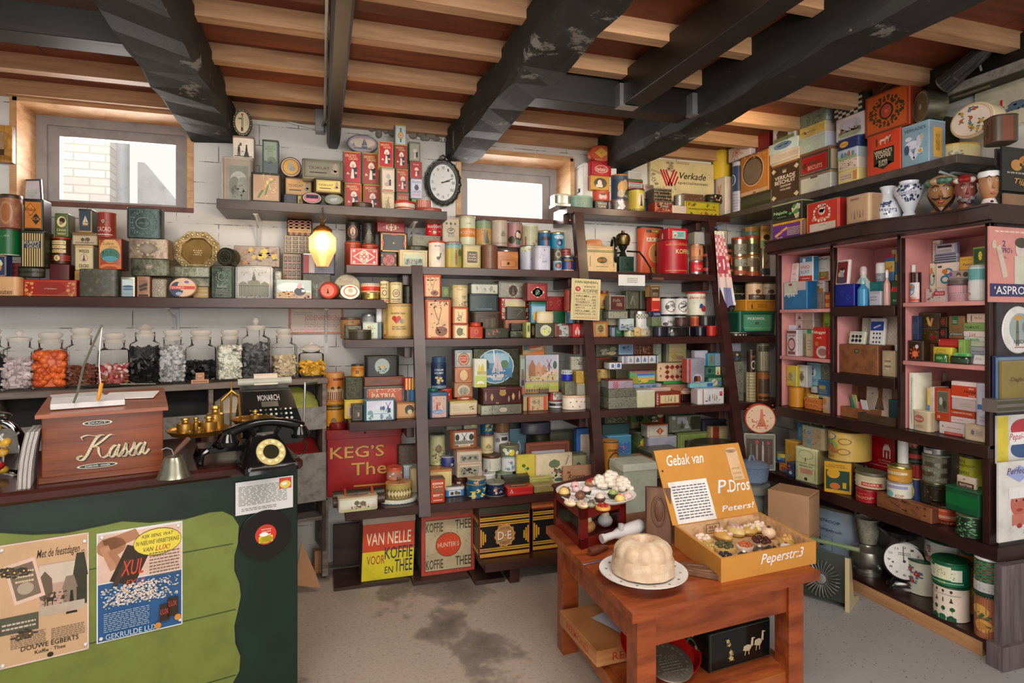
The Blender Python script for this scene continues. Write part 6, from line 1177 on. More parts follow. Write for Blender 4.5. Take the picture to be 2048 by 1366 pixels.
bay(0,1.235,Z1,'''
b 116 732 188 884 .0 .05|dcc,ccc||R 50 10 96 10 855;E 50 56 76 50 744;E 50 56 60 36 daa;T ANIJS 50 24 70 9 633;R 50 88 76 12 855|white and purple packet with a round picture|packet
b 188 768 250 892 .0 .05|ba8,a97||T Natron 50 18 70 8 654;E 50 58 56 30 776;E 50 58 44 22 ba9|brown paper packet with an oval label|packet
b 250 760 300 892 .02 .05|cb9,ba8||L 4 50 50 60 50 a98|plain crumpled beige paper packet|packet
b 300 715 416 908 .0 .07|c32,b22||T kluggert 50 18 86 12 fed;T melk 40 34 30 6 fcb;E 60 80 80 40 dcc;E 60 80 56 24 a76;E 24 54 24 14 c74;R 90 50 16 96 a22|bright red cereal carton
b 50 702 116 882 .04 .05|dde,ccd||R 50 66 96 60 36b;T Anise 50 18 70 9 b88;R 50 74 50 30 57c|white and blue packet against the cabinet side|packet
b 126 668 305 730 .06 .07|dcc,bba||R 70 50 56 94 ba9;X crown 24 60 16 40 733;R 24 82 22 10 855|white paper sugar bag, lower of two|bag
b 132 606 304 666 .06 .07|edd,cbb||R 70 50 56 94 cba;X crown 24 60 16 40 733;R 24 82 22 10 855|white paper sugar bag, upper of two|bag
b 304 590 378 715 .08 .05|da4||R 50 56 96 24 c53;T maizena 50 56 80 14 fdb|yellow corn starch packet|packet
b 378 608 416 712 .08 .05|8a3||T br 50 80 70 30 342|green packet behind the cereal carton|packet
b 222 730 300 765 .08 .05|cdc||R 70 50 40 80 4a6|white and green packet behind paper packets|packet
''','groceries on the middle cabinet shelf')
bay(0,.918,Z1,'''
c 155 1128 230 1272 .0|c82|.5,b72||plain orange yellow canister on the lowest cabinet shelf, before its twin|canister
c 232 1120 282 1270 .07|c82|.4,b72||plain orange yellow canister on the lowest cabinet shelf, set behind its twin|canister
b 84 1128 156 1262 .01 .05|dcc,cbb|.3,c98|R 50 44 80 60 edd;E 50 46 40 34 c77;X leaf 50 50 30 24 687;T Pralines 50 84 70 10 b65|small white tin with a red and green emblem|tin
b 82 978 186 1128 .02 .06|cb4,ba3|.7,db5|F 6 2 a84;E 40 50 40 30 987;T Heiltjes 40 70 60 8 754;E 80 56 30 60 bb8|yellow biscuit tin with a lid on the white tin|tin
b 188 978 258 1122 .05 .05|ccc,bbb|.5,ccc|R 50 54 80 80 ddc;Q 50 54 60 60 998;E 50 54 36 34 765;T Assam 50 30 60 8 775|silver white ornate tea tin|tin
b 258 962 356 1128 .05 .06|8bc,7ab|.6,9cd|E 46 40 50 40 dee;X lady 46 42 20 24 433;X crown 46 24 30 10 433;L 2 46 76 60 14 467|light blue tea tin with a small lady|tin
b 356 930 418 1085 .09 .04|776||O 60 50 70 44 6 9bb;F 6 3 998|grey framed tin at the back of the lowest bay|tin
b 332 1082 416 1200 .07 .05|37a|.6,48b|R 40 40 60 20 cb6;L 2 50 64 70 24 ba6;R 40 90 70 14 9bb|blue tin with gold lines|tin
c 288 1180 372 1240 .04|cb5|.4,da5|E 50 50 50 60 eda|yellow round tin behind the orange cigar boxes|tin
b 284 1122 330 1182 .1 .04|ccc||R 50 30 90 40 ddd|small white tin behind the yellow round tin|tin
b 240 1272 358 1306 .0 .07|d84||T De_Redder 46 54 64 40 a52;R 10 54 10 50 c52|thin orange box, lowest of three|box
b 238 1238 368 1270 .0 .07|d84||T De_Redder 46 54 64 40 a52;R 10 54 10 50 c52|thin orange box, middle of three|box
b 235 1206 366 1236 .0 .07|d84||T De_Redder 46 54 64 40 a52;R 10 54 10 50 c52|thin orange box, topmost of three|box
b 368 1200 418 1310 .0 .07|dba||R 30 30 50 40 c84;R 70 60 40 60 cbb;R 40 84 60 20 da5|orange and white packets' box at the middle stile|box
''','groceries on the lowest cabinet shelf')
bay(1,1.535,Z1,'''
b 440 412 590 550 -.032 .06|128,017||O 40 40 20 24 2 35b;O 70 60 18 22 2 35b|deep blue carton under the movie star picture
b 446 240 545 412 -.03 .004 t-6|dcc||R 50 52 86 86 722;T BROZREEN 50 9 80 7 533;E 50 46 36 24 edd;E 50 38 34 14 222;G 50 66 30 40 10 99a;R 50 84 60 26 445;E 30 60 24 20 ba9|framed magazine picture of a person in a red suit|picture
b 695 395 792 552 .04 .05|277,166||R 60 30 60 40 388|dark teal perfume carton
b 692 462 775 550 .0 .03|bbc||L 2 40 50 60 40 889;R 50 10 96 20 aab|small silver perfume carton
c 752 262 812 398 .07|99a|.5,ddd|R 50 30 98 50 eee;T Zon 50 74 60 20 ddd|silver and white spray can|spray_can
c 810 205 876 398 .06|37a|1.6,b25|R 50 46 98 40 db5;T bol 46 50 70 14 c43;T ob 50 64 50 14 c43|yellow and blue spray can with a pink cap|spray_can
c 858 172 896 398 .09|dc5|1.4,ddc|R 50 60 98 40 48b|slim yellow can behind the pink capped one|spray_can
c 752 475 800 544 .0|ddd|.5,432|E 46 60 50 50 b54;R 46 80 70 10 998|small white ointment jar with a dark lid|jar
c 802 450 850 542 .0|bca|.6,ddd|R 50 30 98 30 c54;R 50 70 98 30 8a8|small pale green jar with a red band|jar
b 850 392 896 545 .02 .05|153,143|.3,443|R 50 34 96 20 c33;T Kar 60 80 60 10 cdc|dark green tin beside the third stile|tin
''','toiletries on the top shelf of the middle bay')
bay(1,1.165,Z1,'''
b 442 832 755 925 .0 .1|853W,743W||R 47 22 12 16 443;R 47 22 6 8 776|shallow red brown wooden drawer box|wooden_box
b 782 880 876 936 .0 .04|ba8||E 46 50 50 46 cb9;L 2 46 50 50 40 765;F 4 1 876|small tan matchbox beside the wooden drawer box|box
c 878 840 905 936 .0|bcc|.4,ddd||small glass phial beside the third stile|bottle
b 548 745 655 835 .02 .004 t-10 r4|ccb||E 26 40 20 26 223;E 50 40 20 26 223;E 74 40 20 26 223;E 26 72 20 26 223;E 50 72 20 26 223;E 74 72 20 26 223;L 1 50 14 70 8 887|card with six black buttons|card
b 690 652 795 815 .05 .004 t-6|eee||R 50 30 92 34 24a;G 50 32 50 6 20 cde;R 50 8 70 10 ddd;E 30 58 12 8 334;E 52 58 12 8 334;E 74 58 12 8 334;E 30 74 12 8 334;E 52 74 12 8 334;E 74 74 12 8 334;E 30 90 12 8 334;E 52 90 12 8 334;E 74 90 12 8 334|white and blue card of press studs|card
b 778 620 902 870 .12 .004 t-4|cba||L 1 50 8 80 5 766;K 8 9 dcc 6 94 30 90|faded paper calendar sheet|card
b 635 650 700 830 .13 .004 t-4|bba||O 40 44 40 20 6 eed;L 2 50 76 60 20 887|grey card with white rings|card
''','haberdashery on the middle shelf of the middle bay')
bay(1,.918,Z1,'''
b 662 1030 842 1345 .1 .006 t-4|cba||R 50 52 92 94 dcb;R 24 10 36 8 332;X lady 58 52 50 54 443;X lady 58 54 40 44 776;E 56 14 14 8 876;G 56 32 20 12 10 665;X man 56 84 22 24 a98;N 14 5 554 10 90 20 90|pattern sheet with a woman in a dotted dress|card
b 840 1040 905 1290 .12 .02|a76||V 3 986|pale brown board behind the teal tin|board
b 818 1222 912 1340 .02 .06 R.02|244,133|.4,355||dark teal upright tin beside the spools|tin
''','haberdashery in the lowest middle bay')
bay(2,1.545,Z2,'''
c 98 345 178 522 .0|311G|.4,522|R 50 66 98 64 dcc;E 46 50 60 22 39b;E 46 50 40 14 d73;T Vimitran 46 84 80 8 c53;R 50 92 98 8 c53;O 46 62 50 26 8 39b|dark syrup bottle with a white and blue label|bottle
c 118 300 158 345 .02|eee|.3,ddd|V 8 ccc|white screw cap of the dark syrup bottle|bottle_cap
b 180 442 330 522 .0 .05|dcc||W 6 9 c67,c56 686 6 50 10 90;R 62 36 46 30 b34;T VINOLIA 62 36 38 18 fdd;N 8 5 9b8 50 90 60 90|white soap carton with pink roses
b 172 292 248 442 .04 .06|ddb,cc9||O 40 60 90 56 14 38a;E 30 30 40 26 d73;R 70 50 40 8 454|cream vitamin carton with a blue swirl, nearest the bottle
b 246 285 388 442 .04 .06|edc,db9||O 54 36 44 30 8 38a;O 42 66 44 34 8 38a;E 40 34 26 20 d73;R 18 14 18 8 344;R 66 46 16 8 344;G 60 84 30 6 30 c95|wider cream vitamin carton with a big blue swirl
b 168 152 270 290 .06 .06|eed,cbb||T Disiguaard 40 14 60 7 655;R 20 94 14 6 443;L 1 30 40 30 4 cba|white medicine carton atop the vitamin cartons
b 236 258 376 290 .05 .07|aab||H 2 456|flat grey blue box, lowest under the white striped carton|box
b 236 230 376 257 .05 .07|bbc||H 2 456|flat grey blue box, second under the white striped carton|box
b 240 166 374 229 .05 .06|99b,88a||R 50 50 90 80 ccc;R 46 28 70 24 334;L 2 46 72 70 24 667|grey carton with a black title strip
c 326 474 458 520 .0 .08|b99|.3,ccb|V 12 c9a|fluted pink powder box, lowest of three|powder_box
c 328 425 446 474 .0 .08|c9a|.3,b89|V 12 daa|fluted pink powder box, second of three|powder_box
c 328 388 450 424 .0 .08|655|.3,776|N 10 4 887|dark round powder box on the pink ones|powder_box
b 325 332 466 388 .02 .06|a99||E 44 50 22 60 654;E 76 50 24 60 443;R 8 40 12 40 84a;E 44 66 14 24 dba|flat box with two smiling faces|box
b 388 248 490 330 .03 .03 r6|da4||T Body_blue 46 24 64 14 a63;T Panty 50 62 56 24 532|orange yellow stocking packet|packet
c 470 300 568 512 .0|cdd|.6,bbb|R 50 26 98 30 6aa;R 50 70 98 50 ddd;X leaf 30 80 24 14 c96|large clear jar with a blue label|jar
b 468 190 562 245 .02 .06 R.01|353,243|.3,8a4|F 4 2 9b6;E 54 50 30 50 dc4;N 6 12 b43 20 80 30 80|dark green soap box with a lemon|soap_box
''','toiletries on the top shelf of the third bay')
bay(2,1.258,Z2,'''
b 75 760 176 880 .0 .05|321||F 4 4 544;A 46 60 70 60 8 b42;E 50 66 40 30 d74;E 62 30 24 20 ccc|black soap box with red rays|soap_box
b 176 780 236 880 .01 .05|532||N 12 12 b63;F 6 3 654|dark soap box with orange specks|soap_box
b 96 612 140 758 .03 .03|235||H 1 346|tall navy slim bottle box|box
b 148 697 266 780 .04 .05|431||N 16 8 a43;F 3 2 743;R 70 60 30 40 722|dark red cellophane box|box
b 145 592 275 696 .04 .05|432||G 46 50 12 50 20 ca5;G 60 56 10 50 -14 c85;F 3 2 665;N 8 5 b63|dark brown cellophane box with gold|box
b 268 682 316 750 .06 .05|222||A 50 50 70 60 7 b32|small black box with red rays, lower|box
b 268 616 316 680 .06 .05|321||A 50 50 70 60 7 a32|small black box with red rays, upper|box
b 316 612 426 748 .07 .04|864,653||R 42 20 40 38 264;L 2 42 26 30 16 cca;R 50 80 96 12 355;T AFTERSHAVE 50 80 84 8 dcb|brown and green shaving carton
b 260 750 382 832 .04 .05|a22,922||T Rexona 40 34 74 30 fdd;H 1 b33;R 50 70 96 5 c54|dark red soap carton with white script
b 383 755 426 832 .05 .04|8a5||R 40 30 60 30 9b6|light green soap carton
b 424 768 540 838 .03 .06|ccb||T SAVONNERIE 46 30 60 14 aa9|white soap carton beneath the pale green one
b 416 740 545 768 .03 .06|cdc||T Castella 46 50 60 60 465|pale green soap packet|packet
b 408 704 562 738 .03 .06|edd||I Lux 40 50 30 70 c66|white soap packet with red script|packet
b 412 655 552 702 .03 .06|8a6||T PALMOLIVE 40 54 64 34 453|green soap packet under the cream one|packet
b 432 598 560 655 .03 .06|dcb||X man 24 50 16 70 755;I Parfum 60 46 40 30 b77|cream soap packet with a small figure|packet
b 542 738 572 838 .05 .05|ccd||T Bo 60 30 60 12 445|white packet beside the end stile|packet
b 446 798 560 882 .01 .03 r5|aab||L 3 50 44 70 50 778;G 50 40 60 10 20 99a|grey printed paper bag|bag
b 226 800 358 888 .0 .04 r-4|dc4||T Zwitsal 44 18 54 16 c95;L 1 36 38 40 7 543;E 70 46 24 30 db6|yellow baby soap carton
c 242 848 322 884 -.012 .03|363G||E 50 40 50 40 7a6|small green wrapped soap before the yellow carton|soap
c 330 860 462 896 -.012 .04|232G||H 1 343|dark green oval soap bar|soap
b 350 836 446 862 .005 .04|7c7||R 60 50 60 50 4a6|bright green thin packet|packet
b 462 850 548 905 -.012 .003 t-14|eee||I Erica 40 40 50 30 a99|small white name card leaning on soap|card
b 545 785 576 900 -.01 .01|b74||R 40 50 50 80 c96|narrow tan wooden frame at the end stile|frame
''','toiletries on the middle shelf of the third bay')
bay(2,.918,Z2,'''
b 105 1182 206 1298 -.012 .05 R.015|cb9,ba8|.3,dca|E 40 40 70 36 b65;T Klinisch 40 40 54 12 edc;L 2 40 76 60 16 a87|cream packet with a red oval before the books|packet
b 85 956 116 1290 .0 .12|eed||G 50 50 24 3 0 ccc;T VAN_VROUW_TOT_MOEDER 50 50 24 86 998|white book spine at the cabinet divider|book
b 118 945 262 1292 .05 .1|bba||L 1 54 14 50 4 998|grey book behind the tan one|book
b 130 1000 166 1290 .02 .1|ca8||T HET_KRAAMBED 50 40 24 60 865|tan book spine between white and maroon ones|book
b 166 1006 206 1294 .01 .1|522||T NU-100 50 50 30 24 dcb|maroon book spine beside the thin booklets|book
b 207 1000 330 1060 .07 .06|433||H 1 544|dark maroon book top behind the red one|book
b 196 1048 214 1296 .02 .1|db6||R 50 50 90 20 48b|thin yellow and blue booklet|book
b 214 1042 238 1298 .01 .1|dcb||H 1 cba|thin cream booklet beside the red photo book|book
b 236 1046 338 1296 .0 .025|b42||R 56 42 76 64 998;R 56 42 72 60 665;E 44 40 24 24 bba;E 70 50 24 26 443;T DE 30 88 20 8 edc|red book with a grey photograph cover|book
b 420 1268 572 1360 -.012 .05|cb9,ba8||R 50 46 56 50 ba9;F 4 1 a98;E 34 46 14 30 667;L 3 62 46 30 30 776|grey beige carton with a small label
b 265 1252 420 1340 -.012 .05|dcc||G 16 34 10 3 0 667;R 16 34 3 16 667;T een_meter_gaas 60 40 60 10 b66;R 60 86 76 22 c43;L 1 60 86 60 8 fcc|white gauze carton with a red strip
b 268 1212 482 1266 .01 .07|dcc||L 1 50 46 70 20 a99;R 50 90 96 10 cbb|white flat carton under the red bandage box
b 284 1172 482 1226 .01 .07|b42||T AUTO_VERBANDTROMMEL 54 40 84 24 fdc|red flat bandage box|box
b 336 1112 492 1176 .03 .06|cbb||L 2 60 50 50 40 aa9|plain beige carton on the red bandage box
b 336 1006 502 1112 .03 .06|edd||R 50 54 98 60 c42;T elas 78 36 20 12 fdc;I Hansap 74 56 50 18 221;T wond 80 76 24 10 fdc|orange red plaster carton
b 480 1020 576 1290 .0 .04 R.02|ccd||R 50 56 80 12 47b;E 64 44 12 6 b44;R 50 20 80 30 bbc;L 2 60 84 60 16 aab|clear plastic bag of cotton with a blue label|bag
''','first aid things in the lowest third bay')
section('X',2.765,ZM,XB-.004,(1480,800,5.69),'tins on the low side shelf','''
b 612 515 850 965 .0 .13 r12|cc9,ba7|1,dda|F 4 1 564;R 50 24 60 26 cc9;O 50 20 70 26 1.5 675;X man 48 34 12 12 343;T K.v.d.DORP_-_JOBEN 50 46 84 5 453;T RIJVERTIJN 50 54 62 5 453;R 52 68 60 15 c97;L 3 52 68 50 12 b76;E 50 90 16 9 443;R 8 74 1.4 30 564;R 92 74 1.4 30 564|tall cream tin with thin green lines on the low side shelf
b 690 280 960 530 .02 .12 R.02 m886|a97,ba8|.5,998|R 36 50 30 92 899;O 36 30 16 14 2 567;O 36 72 16 14 2 567;E 36 50 14 12 c86;N 24 6 a65 50 96 20 90;N 10 6 565 2 20 20 90|faceted patchwork tin with a wire handle
b 858 640 1195 1045 -.02 .15 r38|c92,b82|.6,554|R 50 60 90 60 243;E 34 40 50 30 c92;T KONINGS 46 14 60 4 653;T KOFFIE_BONEN 46 20 80 4 653;R 50 94 94 10 c92;E 40 78 40 20 b63;R 76 74 14 18 c92|yellow and dark green coffee tin turned cornerwise|coffee_tin|<:R 50 60 84 60 243;E 60 46 40 30 c92;T KOFFIE 50 16 60 5 653;R 50 94 94 10 c92
b 443 712 530 855 .02 .06|d94,c83||R 50 12 98 14 c53;R 60 60 60 40 c44;R 70 86 50 26 47b|small orange packet at the start of the low side shelf|can
c 443 590 553 714 .02|37a|.3,998|R 50 24 98 40 cb4;E 46 56 50 40 8bd;R 50 84 98 24 247|blue and yellow small can on the orange packet|can
b 530 702 607 880 .01 .06|346,247|.2,457|E 40 26 40 20 c54;E 60 70 50 24 bcd;R 50 50 96 4 c43|dark blue small packets' box beside the cream tin|can
b 503 448 645 700 .06 .08|da4,c93|.3,eb5|R 40 20 16 10 b82;R 36 50 14 70 c93;E 30 66 24 16 9aa|plain yellow tin behind the blue and yellow can|tin
b 650 255 722 445 .12 .03|49c||E 50 50 60 60 7bd|blue plate edge behind the patchwork tin|tin
b 960 300 1040 610 .1 .08|b23,a22||G 50 50 40 6 60 d99|red box behind the pail|box
b 1000 290 1092 560 .08 .06|ccc,bbb||R 50 90 96 20 139;E 50 40 40 24 ba8|white box with a blue foot behind the pail|box
b 1200 690 1412 925 .04 .1|139,cb5||R 40 24 70 44 ddb;T G's 36 24 50 22 222;R 86 50 26 96 cb4;T 6_C 84 24 24 14 332;T GALLON 40 68 60 12 eee;T KOEKJE 40 84 60 12 eee|blue yellow and white biscuit tin under the pail
c 1092 322 1420 690 .02 .24|ca5|.5,b95|E 30 16 60 30 688;E 30 16 50 22 db8;E 34 46 60 34 8a5;E 40 60 50 24 c84;O 78 30 26 22 2 864;O 76 66 26 22 2 864;N 26 7 a65 10 70 40 80;T HOLLANDSE 30 84 50 5 a53|big cream biscuit pail with a painted landscape|pail
c 1405 690 1725 925 .06 .24|b22|.6,c84|R 50 30 98 5 da4;T KONINKRIJK 70 50 30 5 da5;E 26 50 40 40 c32|red and yellow drum under the big red spice drum|drum
c 1416 365 1802 715 .05 .26|b12|.8,c23|T ETTO_1_KG 22 16 30 5 fcc;E 80 36 18 14 fee;R 80 52 20 26 fee;R 80 54 14 22 b12;X man 80 56 10 20 fee;X crown 80 28 12 8 fee;T J.S._POLAK 74 74 34 5 fdd;T Koninklijke 74 81 26 4 fdd;G 18 54 32 16 10 fcc;G 18 54 30 13 10 b12;L 2 18 54 26 8 fbb;T Specerijenmaalderij 62 90 60 4 fdd|big red spice drum with a white crest|drum
c 1105 900 1332 1110 -.02|511|1.2,421|T ROOI 52 70 66 16 ca8;L 1 54 50 40 8 a76|dark maroon syrup can with a shadowed lid|syrup_can
c 1342 985 1548 1188 -.02|a12|1,922|T STROOP 60 60 76 20 ca7;T RIJST 58 34 50 10 b77|bright red syrup can under the cream one|syrup_can
c 1345 785 1640 985 .01 .14|dca|1.4,665|R 50 64 98 30 ddb;R 76 72 50 24 c43;T WILDERS 76 72 40 12 fed;E 14 56 20 44 eed;E 14 56 12 22 b43|cream can with a red strip and small red flower|syrup_can
''')
section('X',2.765,ZM,XB-.004,(1640,840,4.017),'tins on the low side shelf','''
b 452 590 905 830 -.0 .05|853W,743W||T OP_DE_BETUWE 50 14 70 12 543;N 8 4 321;T INHOUD_10_KILOGR 54 86 60 9 643;E 90 14 4 9 321;E 90 60 4 9 321;G 36 44 20 8 -20 643|weathered wooden crate front with faded stencilled letters|wooden_crate
c 567 352 725 475 .09|b83|.9,ba6M|R 50 42 98 16 dca;L 1 50 42 70 8 765;E 50 76 60 30 d93|golden yellow can with a metal rim in the crate|can
c 562 475 724 570 .09|ddc|.6,99a|R 50 30 98 20 99b;E 40 76 40 40 7bb;T KOP 80 84 26 18 b44|white can below the golden one in the crate|can
c 730 458 800 575 .06|347|.5,ca6|E 50 40 50 40 dc4;E 40 56 30 30 dc4;R 50 84 60 16 998|small blue can with lemons|can
c 735 338 828 458 .1|922|.5,332|R 46 50 40 80 b43;R 46 50 20 60 711|dark red can on the lemon can|can
c 700 218 840 338 .1|321|.6,332|R 50 50 98 30 c43;T THEE 50 50 60 20 a21;R 50 88 98 16 354|black can with a red band stacked in the crate|can
c 697 140 820 216 .1|432|.4,543|D 4 1 b65 4 96 10 90|dark patterned tin on top of the stacked cans|can
c 822 492 1012 615 .08|221|.6,332|N 20 8 743|dark can with dull red marks under the tall pewter canister|can
c 832 262 1022 520 .08|887M|.6,998|H 3 776;N 16 9 998;O 50 60 60 40 3 776|tall pewter grey canister|canister
c 850 212 1018 262 .08|999M|.4,cccM|R 40 60 50 50 ddd|pale cap of the tall pewter canister|tin_lid
b 1000 525 1282 745 .0 .12 R.012|153,142|.3,264|H 1 163;R 80 8 40 6 332|plain dark green box with a sucrose card on it|box
b 1095 440 1250 532 .03 .02|dcb||X bird 40 28 20 20 543;R 50 74 90 40 532;T sucrose 50 76 70 22 edc|small white and brown sucrose card|card
c 1240 490 1300 740 .1|ca4|.5,dc5|R 50 12 98 20 eed;H 3 332 0 100 40 96|yellow and white canister behind the green box|canister
c 1135 268 1302 490 .1|bb3|1,443|T BESTE 34 22 44 10 453;T KANDIJSTROOP 48 36 80 10 453;T ZUIVERE 44 58 56 10 453;T SUIKERSTROOP 50 74 84 10 453|yellow green syrup canister with dark capital letters|syrup_can
c 910 655 1132 885 -.03|c53|1,321|T HAAS_KOZIJN 50 26 60 8 edb;R 26 54 36 40 dcb;E 26 54 28 34 998;E 26 50 20 20 ccb;H 3 edb 50 98 50 66;R 50 88 98 22 321;T STROOP 60 90 70 13 c53|orange and black syrup can with a white dog picture|syrup_can
c 1112 745 1296 955 -.03|232|.4,665|N 60 9 596;N 30 8 121;N 24 7 9b9|dark green black mottled can beside the end post|syrup_can
c 632 150 702 400 .18|ddd|.4,ccc||tall white enamel tin at the back of the side shelf|canister
''')
section('X',2.77,ZL,XB-.004,(1480,940,3.206),'drums and tins on the lowest side shelf','''
c 445 185 800 600 .05 .26|89a|1.2,654|T DE_RIETSUIKERSTROOP 44 28 76 6 235;I Z.S.R. 20 42 22 8 334;I voor_Tafelgebruik 60 46 50 7 446;R 40 74 66 28 68a;R 40 74 63 25 9ab;N 20 6 247 12 70 66 84;E 40 78 40 10 236|large grey blue syrup drum with dark lettering|drum
c 1083 545 1248 866 -.02|ddc|.8,153|W 8 15 b45,a34 468 8 80 22 80;N 8 8 357 20 80 30 90|tall white tin with red roses and a green lid
c 1236 712 1432 940 -.03|edc|.4,153|X tree 16 66 14 18 153;X tree 38 66 14 18 153;X tree 60 66 14 18 153;X tree 82 66 14 18 153;X house 14 90 22 16 164;X gable 36 90 20 16 153;X house 58 90 22 16 164;X gable 80 90 20 16 153;H 1 332 4 96 22 24;X man 20 38 8 14 332;X lady 40 38 12 14 332;X man 60 38 8 14 332;X lady 80 38 12 14 332;X tree 20 14 8 12 332;X tree 40 14 8 12 332;X tree 60 14 8 12 332;X tree 80 14 8 12 332|white tin with rows of little green trees and houses
c 1240 545 1455 712 -.03 .16|164|.6,153|R 24 50 30 50 ddc;R 60 44 44 56 ddb;R 90 50 16 50 ddc;T CAKE 60 84 20 9 cb5;N 20 3 576 10 90 30 70;R 50 84 98 5 8b9|green and white round tin with a dark green lid
c 1200 430 1452 560 .11 .16|ddd|.5,153|W 7 9 b45,a34 464 4 96 30 80;R 50 88 98 4 ba9|wide white tin with red berries behind the others
c 1415 500 1522 960 .03|b74|1.6,354|E 60 34 90 24 dc3;E 50 64 90 26 dc3;E 50 64 50 14 eb2;N 10 16 574 6 90 40 90;V 9 a63 0 100 14 30|tall tin with big yellow roses and a wooden pattern
c 1518 780 1672 1034 -.03|b75|.5,243|V 12 a64;E 46 36 70 30 da5;E 60 70 66 30 da5;E 56 70 40 16 c84;N 10 16 464 4 96 30 80|tin with cream yellow roses at the end of the lowest shelf
c 1514 505 1680 780 -.03|264|.8,ddd|K 7 5 a64 4 96 10 62;R 50 34 3 50 153;H 5 386 4 96 10 62;R 50 76 98 26 ddd;N 30 5 aaa 4 96 66 86;R 50 94 98 8 243|green and orange tartan tin with a white band
''')
# counter with its posters and things, sweet jars
CZ=.95
CR=atZ(598,915,CZ);CANG=math.radians(14.25);CXA=Vector((math.cos(CANG),math.sin(CANG),0));CYA=Vector((-math.sin(CANG),math.cos(CANG),0))
def CF(px,py,y=0.0):
 r=Vector(ray(px,py));o=Vector((0,0,H));t=(CR+CYA*y-o).dot(CYA)/r.dot(CYA);p=o+r*t-CR;return p.dot(CXA),o.z+r.z*t
def CT(px,py,z=CZ):
 p=atZ(px,py,z)-CR;return p.dot(CXA),p.dot(CYA)
def cw(x,y,z=0):p=CR+CXA*x+CYA*y;return Vector((p.x,p.y,z))
GRN=wood('dark_green_counter_paint','081f16','102e22',(4,4,4),.4,.08,6,('8fa093',20.0,.76));LGRN=M('727f38');CTOP=wood('counter_top_wood','2a1210','4c2520',(2,14,14),.18,.1)
ct=root('shop_counter','dark green shop counter with a pale green wavy panel and brown top','counter',(CR.x,CR.y,0),(0,0,CANG))
MB().rbox(-1.9,.02,0,0,.62,CZ-.04,GRN,.004).build('body',ct)
MB().rbox(-1.92,-.02,CZ-.04,.012,.66,CZ,CTOP,.012,e=.01).build('counter_top',ct)
e=[CF(x,y,.02)for x,y in((0,1065),(65,1069),(130,1066),(200,1052),(245,1042),(300,1045),(370,1038),(420,1024),(445,1022),(465,1031),(477,1050),(475,1085),(468,1110),(468,1140),(478,1165),(481,1190),(475,1220),(468,1250),(470,1285),(480,1310),(478,1340),(465,1364))]
e=[(x,z)for x,z in e];panel=[(-1.85,e[0][1])]+e+[(e[-1][0]+.005,.05),(-1.85,.05)]
m=MB();m.prism([(x+(.006 if x>-1.8 else 0),z+.006)for x,z in panel],.0185,.0195,'0b2018');m.prism(panel,.012,.0188,LGRN)
for a in((473,1086),(478,1217),(478,1348)):
 x,z=CF(*a,.012);m.box(-1.85,.0112,z-.002,x-.01,.0119,z+.002,'3c4a20')
m.build('front_panel',ct)
def flat(name,label,cat,c4,y,ops,base,pins=None,seed=0):
 """paper pinned on the counter front: c4 = (x0, y0, x1, y1) pixels of the upper outer and lower inner corners"""
 x0,z1=CF(c4[0],c4[1],y);x1,z0=CF(c4[2],c4[3],y);m=MB().box(x0,y,z0,x1,y+.0015,z1,base)
 pr(m,ops,face_front(x0,x1,y,z0,z1),(x1-x0)/(z1-z0),seed,off=.0002,step=.00004)
 r=root(name,label,cat,(CR.x,CR.y,0),(0,0,CANG));m.build('sheet',r)
 for fx,fz in(pins or()):
  MB().lathe([(.002,0),(.006,.002),(.004,.006),(.001,.007)],'dddG',10,Matrix.Translation((x0+(x1-x0)*fx,y,z0+(z1-z0)*fz))@Matrix.Rotation(PI/2,4,'X')).build('pin',r)
 return r
flat('poster','sepia holiday coffee poster with a snowy street picture on the counter front','poster',(-4,1092,178,1298),.0085,'F 0 2 dcc;I Met_de_feestdagen_... 68 13 54 9 321;R 70 42 52 42 b98;R 70 30 52 16 cba;X tree 50 44 22 34 654;X house 90 38 18 44 332;X house 78 46 18 24 876;X lady 80 56 18 20 221;N 40 4 543 46 76 46 58;X horse 56 52 12 12 332;R 70 60 50 8 ba9;G 28 32 34 34 12 dba;G 28 32 27 28 12 765;L 3 28 28 20 12 cb9;E 29 38 18 10 a98;W 5 8 432,543 332 2 30 20 24;R 22 66 42 14 554;L 2 22 67 36 7 cba;W 4 8 432 332 6 36 72 78;L 8 32 80 38 12 765;L 6 76 80 38 10 765;T DOUWE_EGBERTS 56 87 64 4 221;T Koffie_·_Thee 56 92 34 3 221;E 56 96.5 7 4 221','cba680P',((.04,.96),(.95,.93),(.96,.05),(.05,.03)),2)
flat('poster','soap flakes poster with a pouring hand over blue, pinned on the counter front','poster',(193,1068,365,1248),.0085,'F 0 1.5 ddd;R 50 73 97 52 258;R 50 24 97 44 dba;E 16 14 34 18 a75;G 28 8 40 12 20 a75;G 14 24 10 24 20 b86;G 22 26 8 20 26 a75;G 38 34 30 34 -24 321;G 27 40 6 26 -24 432;I XUL 40 36 26 14 c43;I FXUL 44 50 24 5 b53;E 70 16 58 26 321;E 70 16 57 24.5 dc4;I KIJK_EENS,_WAT 70 10 38 4 321;I ’N_NIEUWE_VERBETERING 70 15.5 52 4 321;I VAN 59 22 12 4 321;I LUX! 76 22 18 5 a12;L 8 78 37 36 24 765;N 260 3 dcc,bcd,cb9 4 96 50 70;N 300 2.6 edc 20 70 51 68;L 10 34 82 52 18 9ab;T GEKRULDE_LUX 40 95 60 5 bcd;R 78 84 12 16 321;R 88 80 13 18 321;T LUX 78 83 10 5 c43;T LUX 88 77 10 5 c43;E 70 95 8 6 c83;E 94 91 8 6 c83','dddP',((.06,.96),(.95,.96),(.97,.05),(.05,.04)),4)
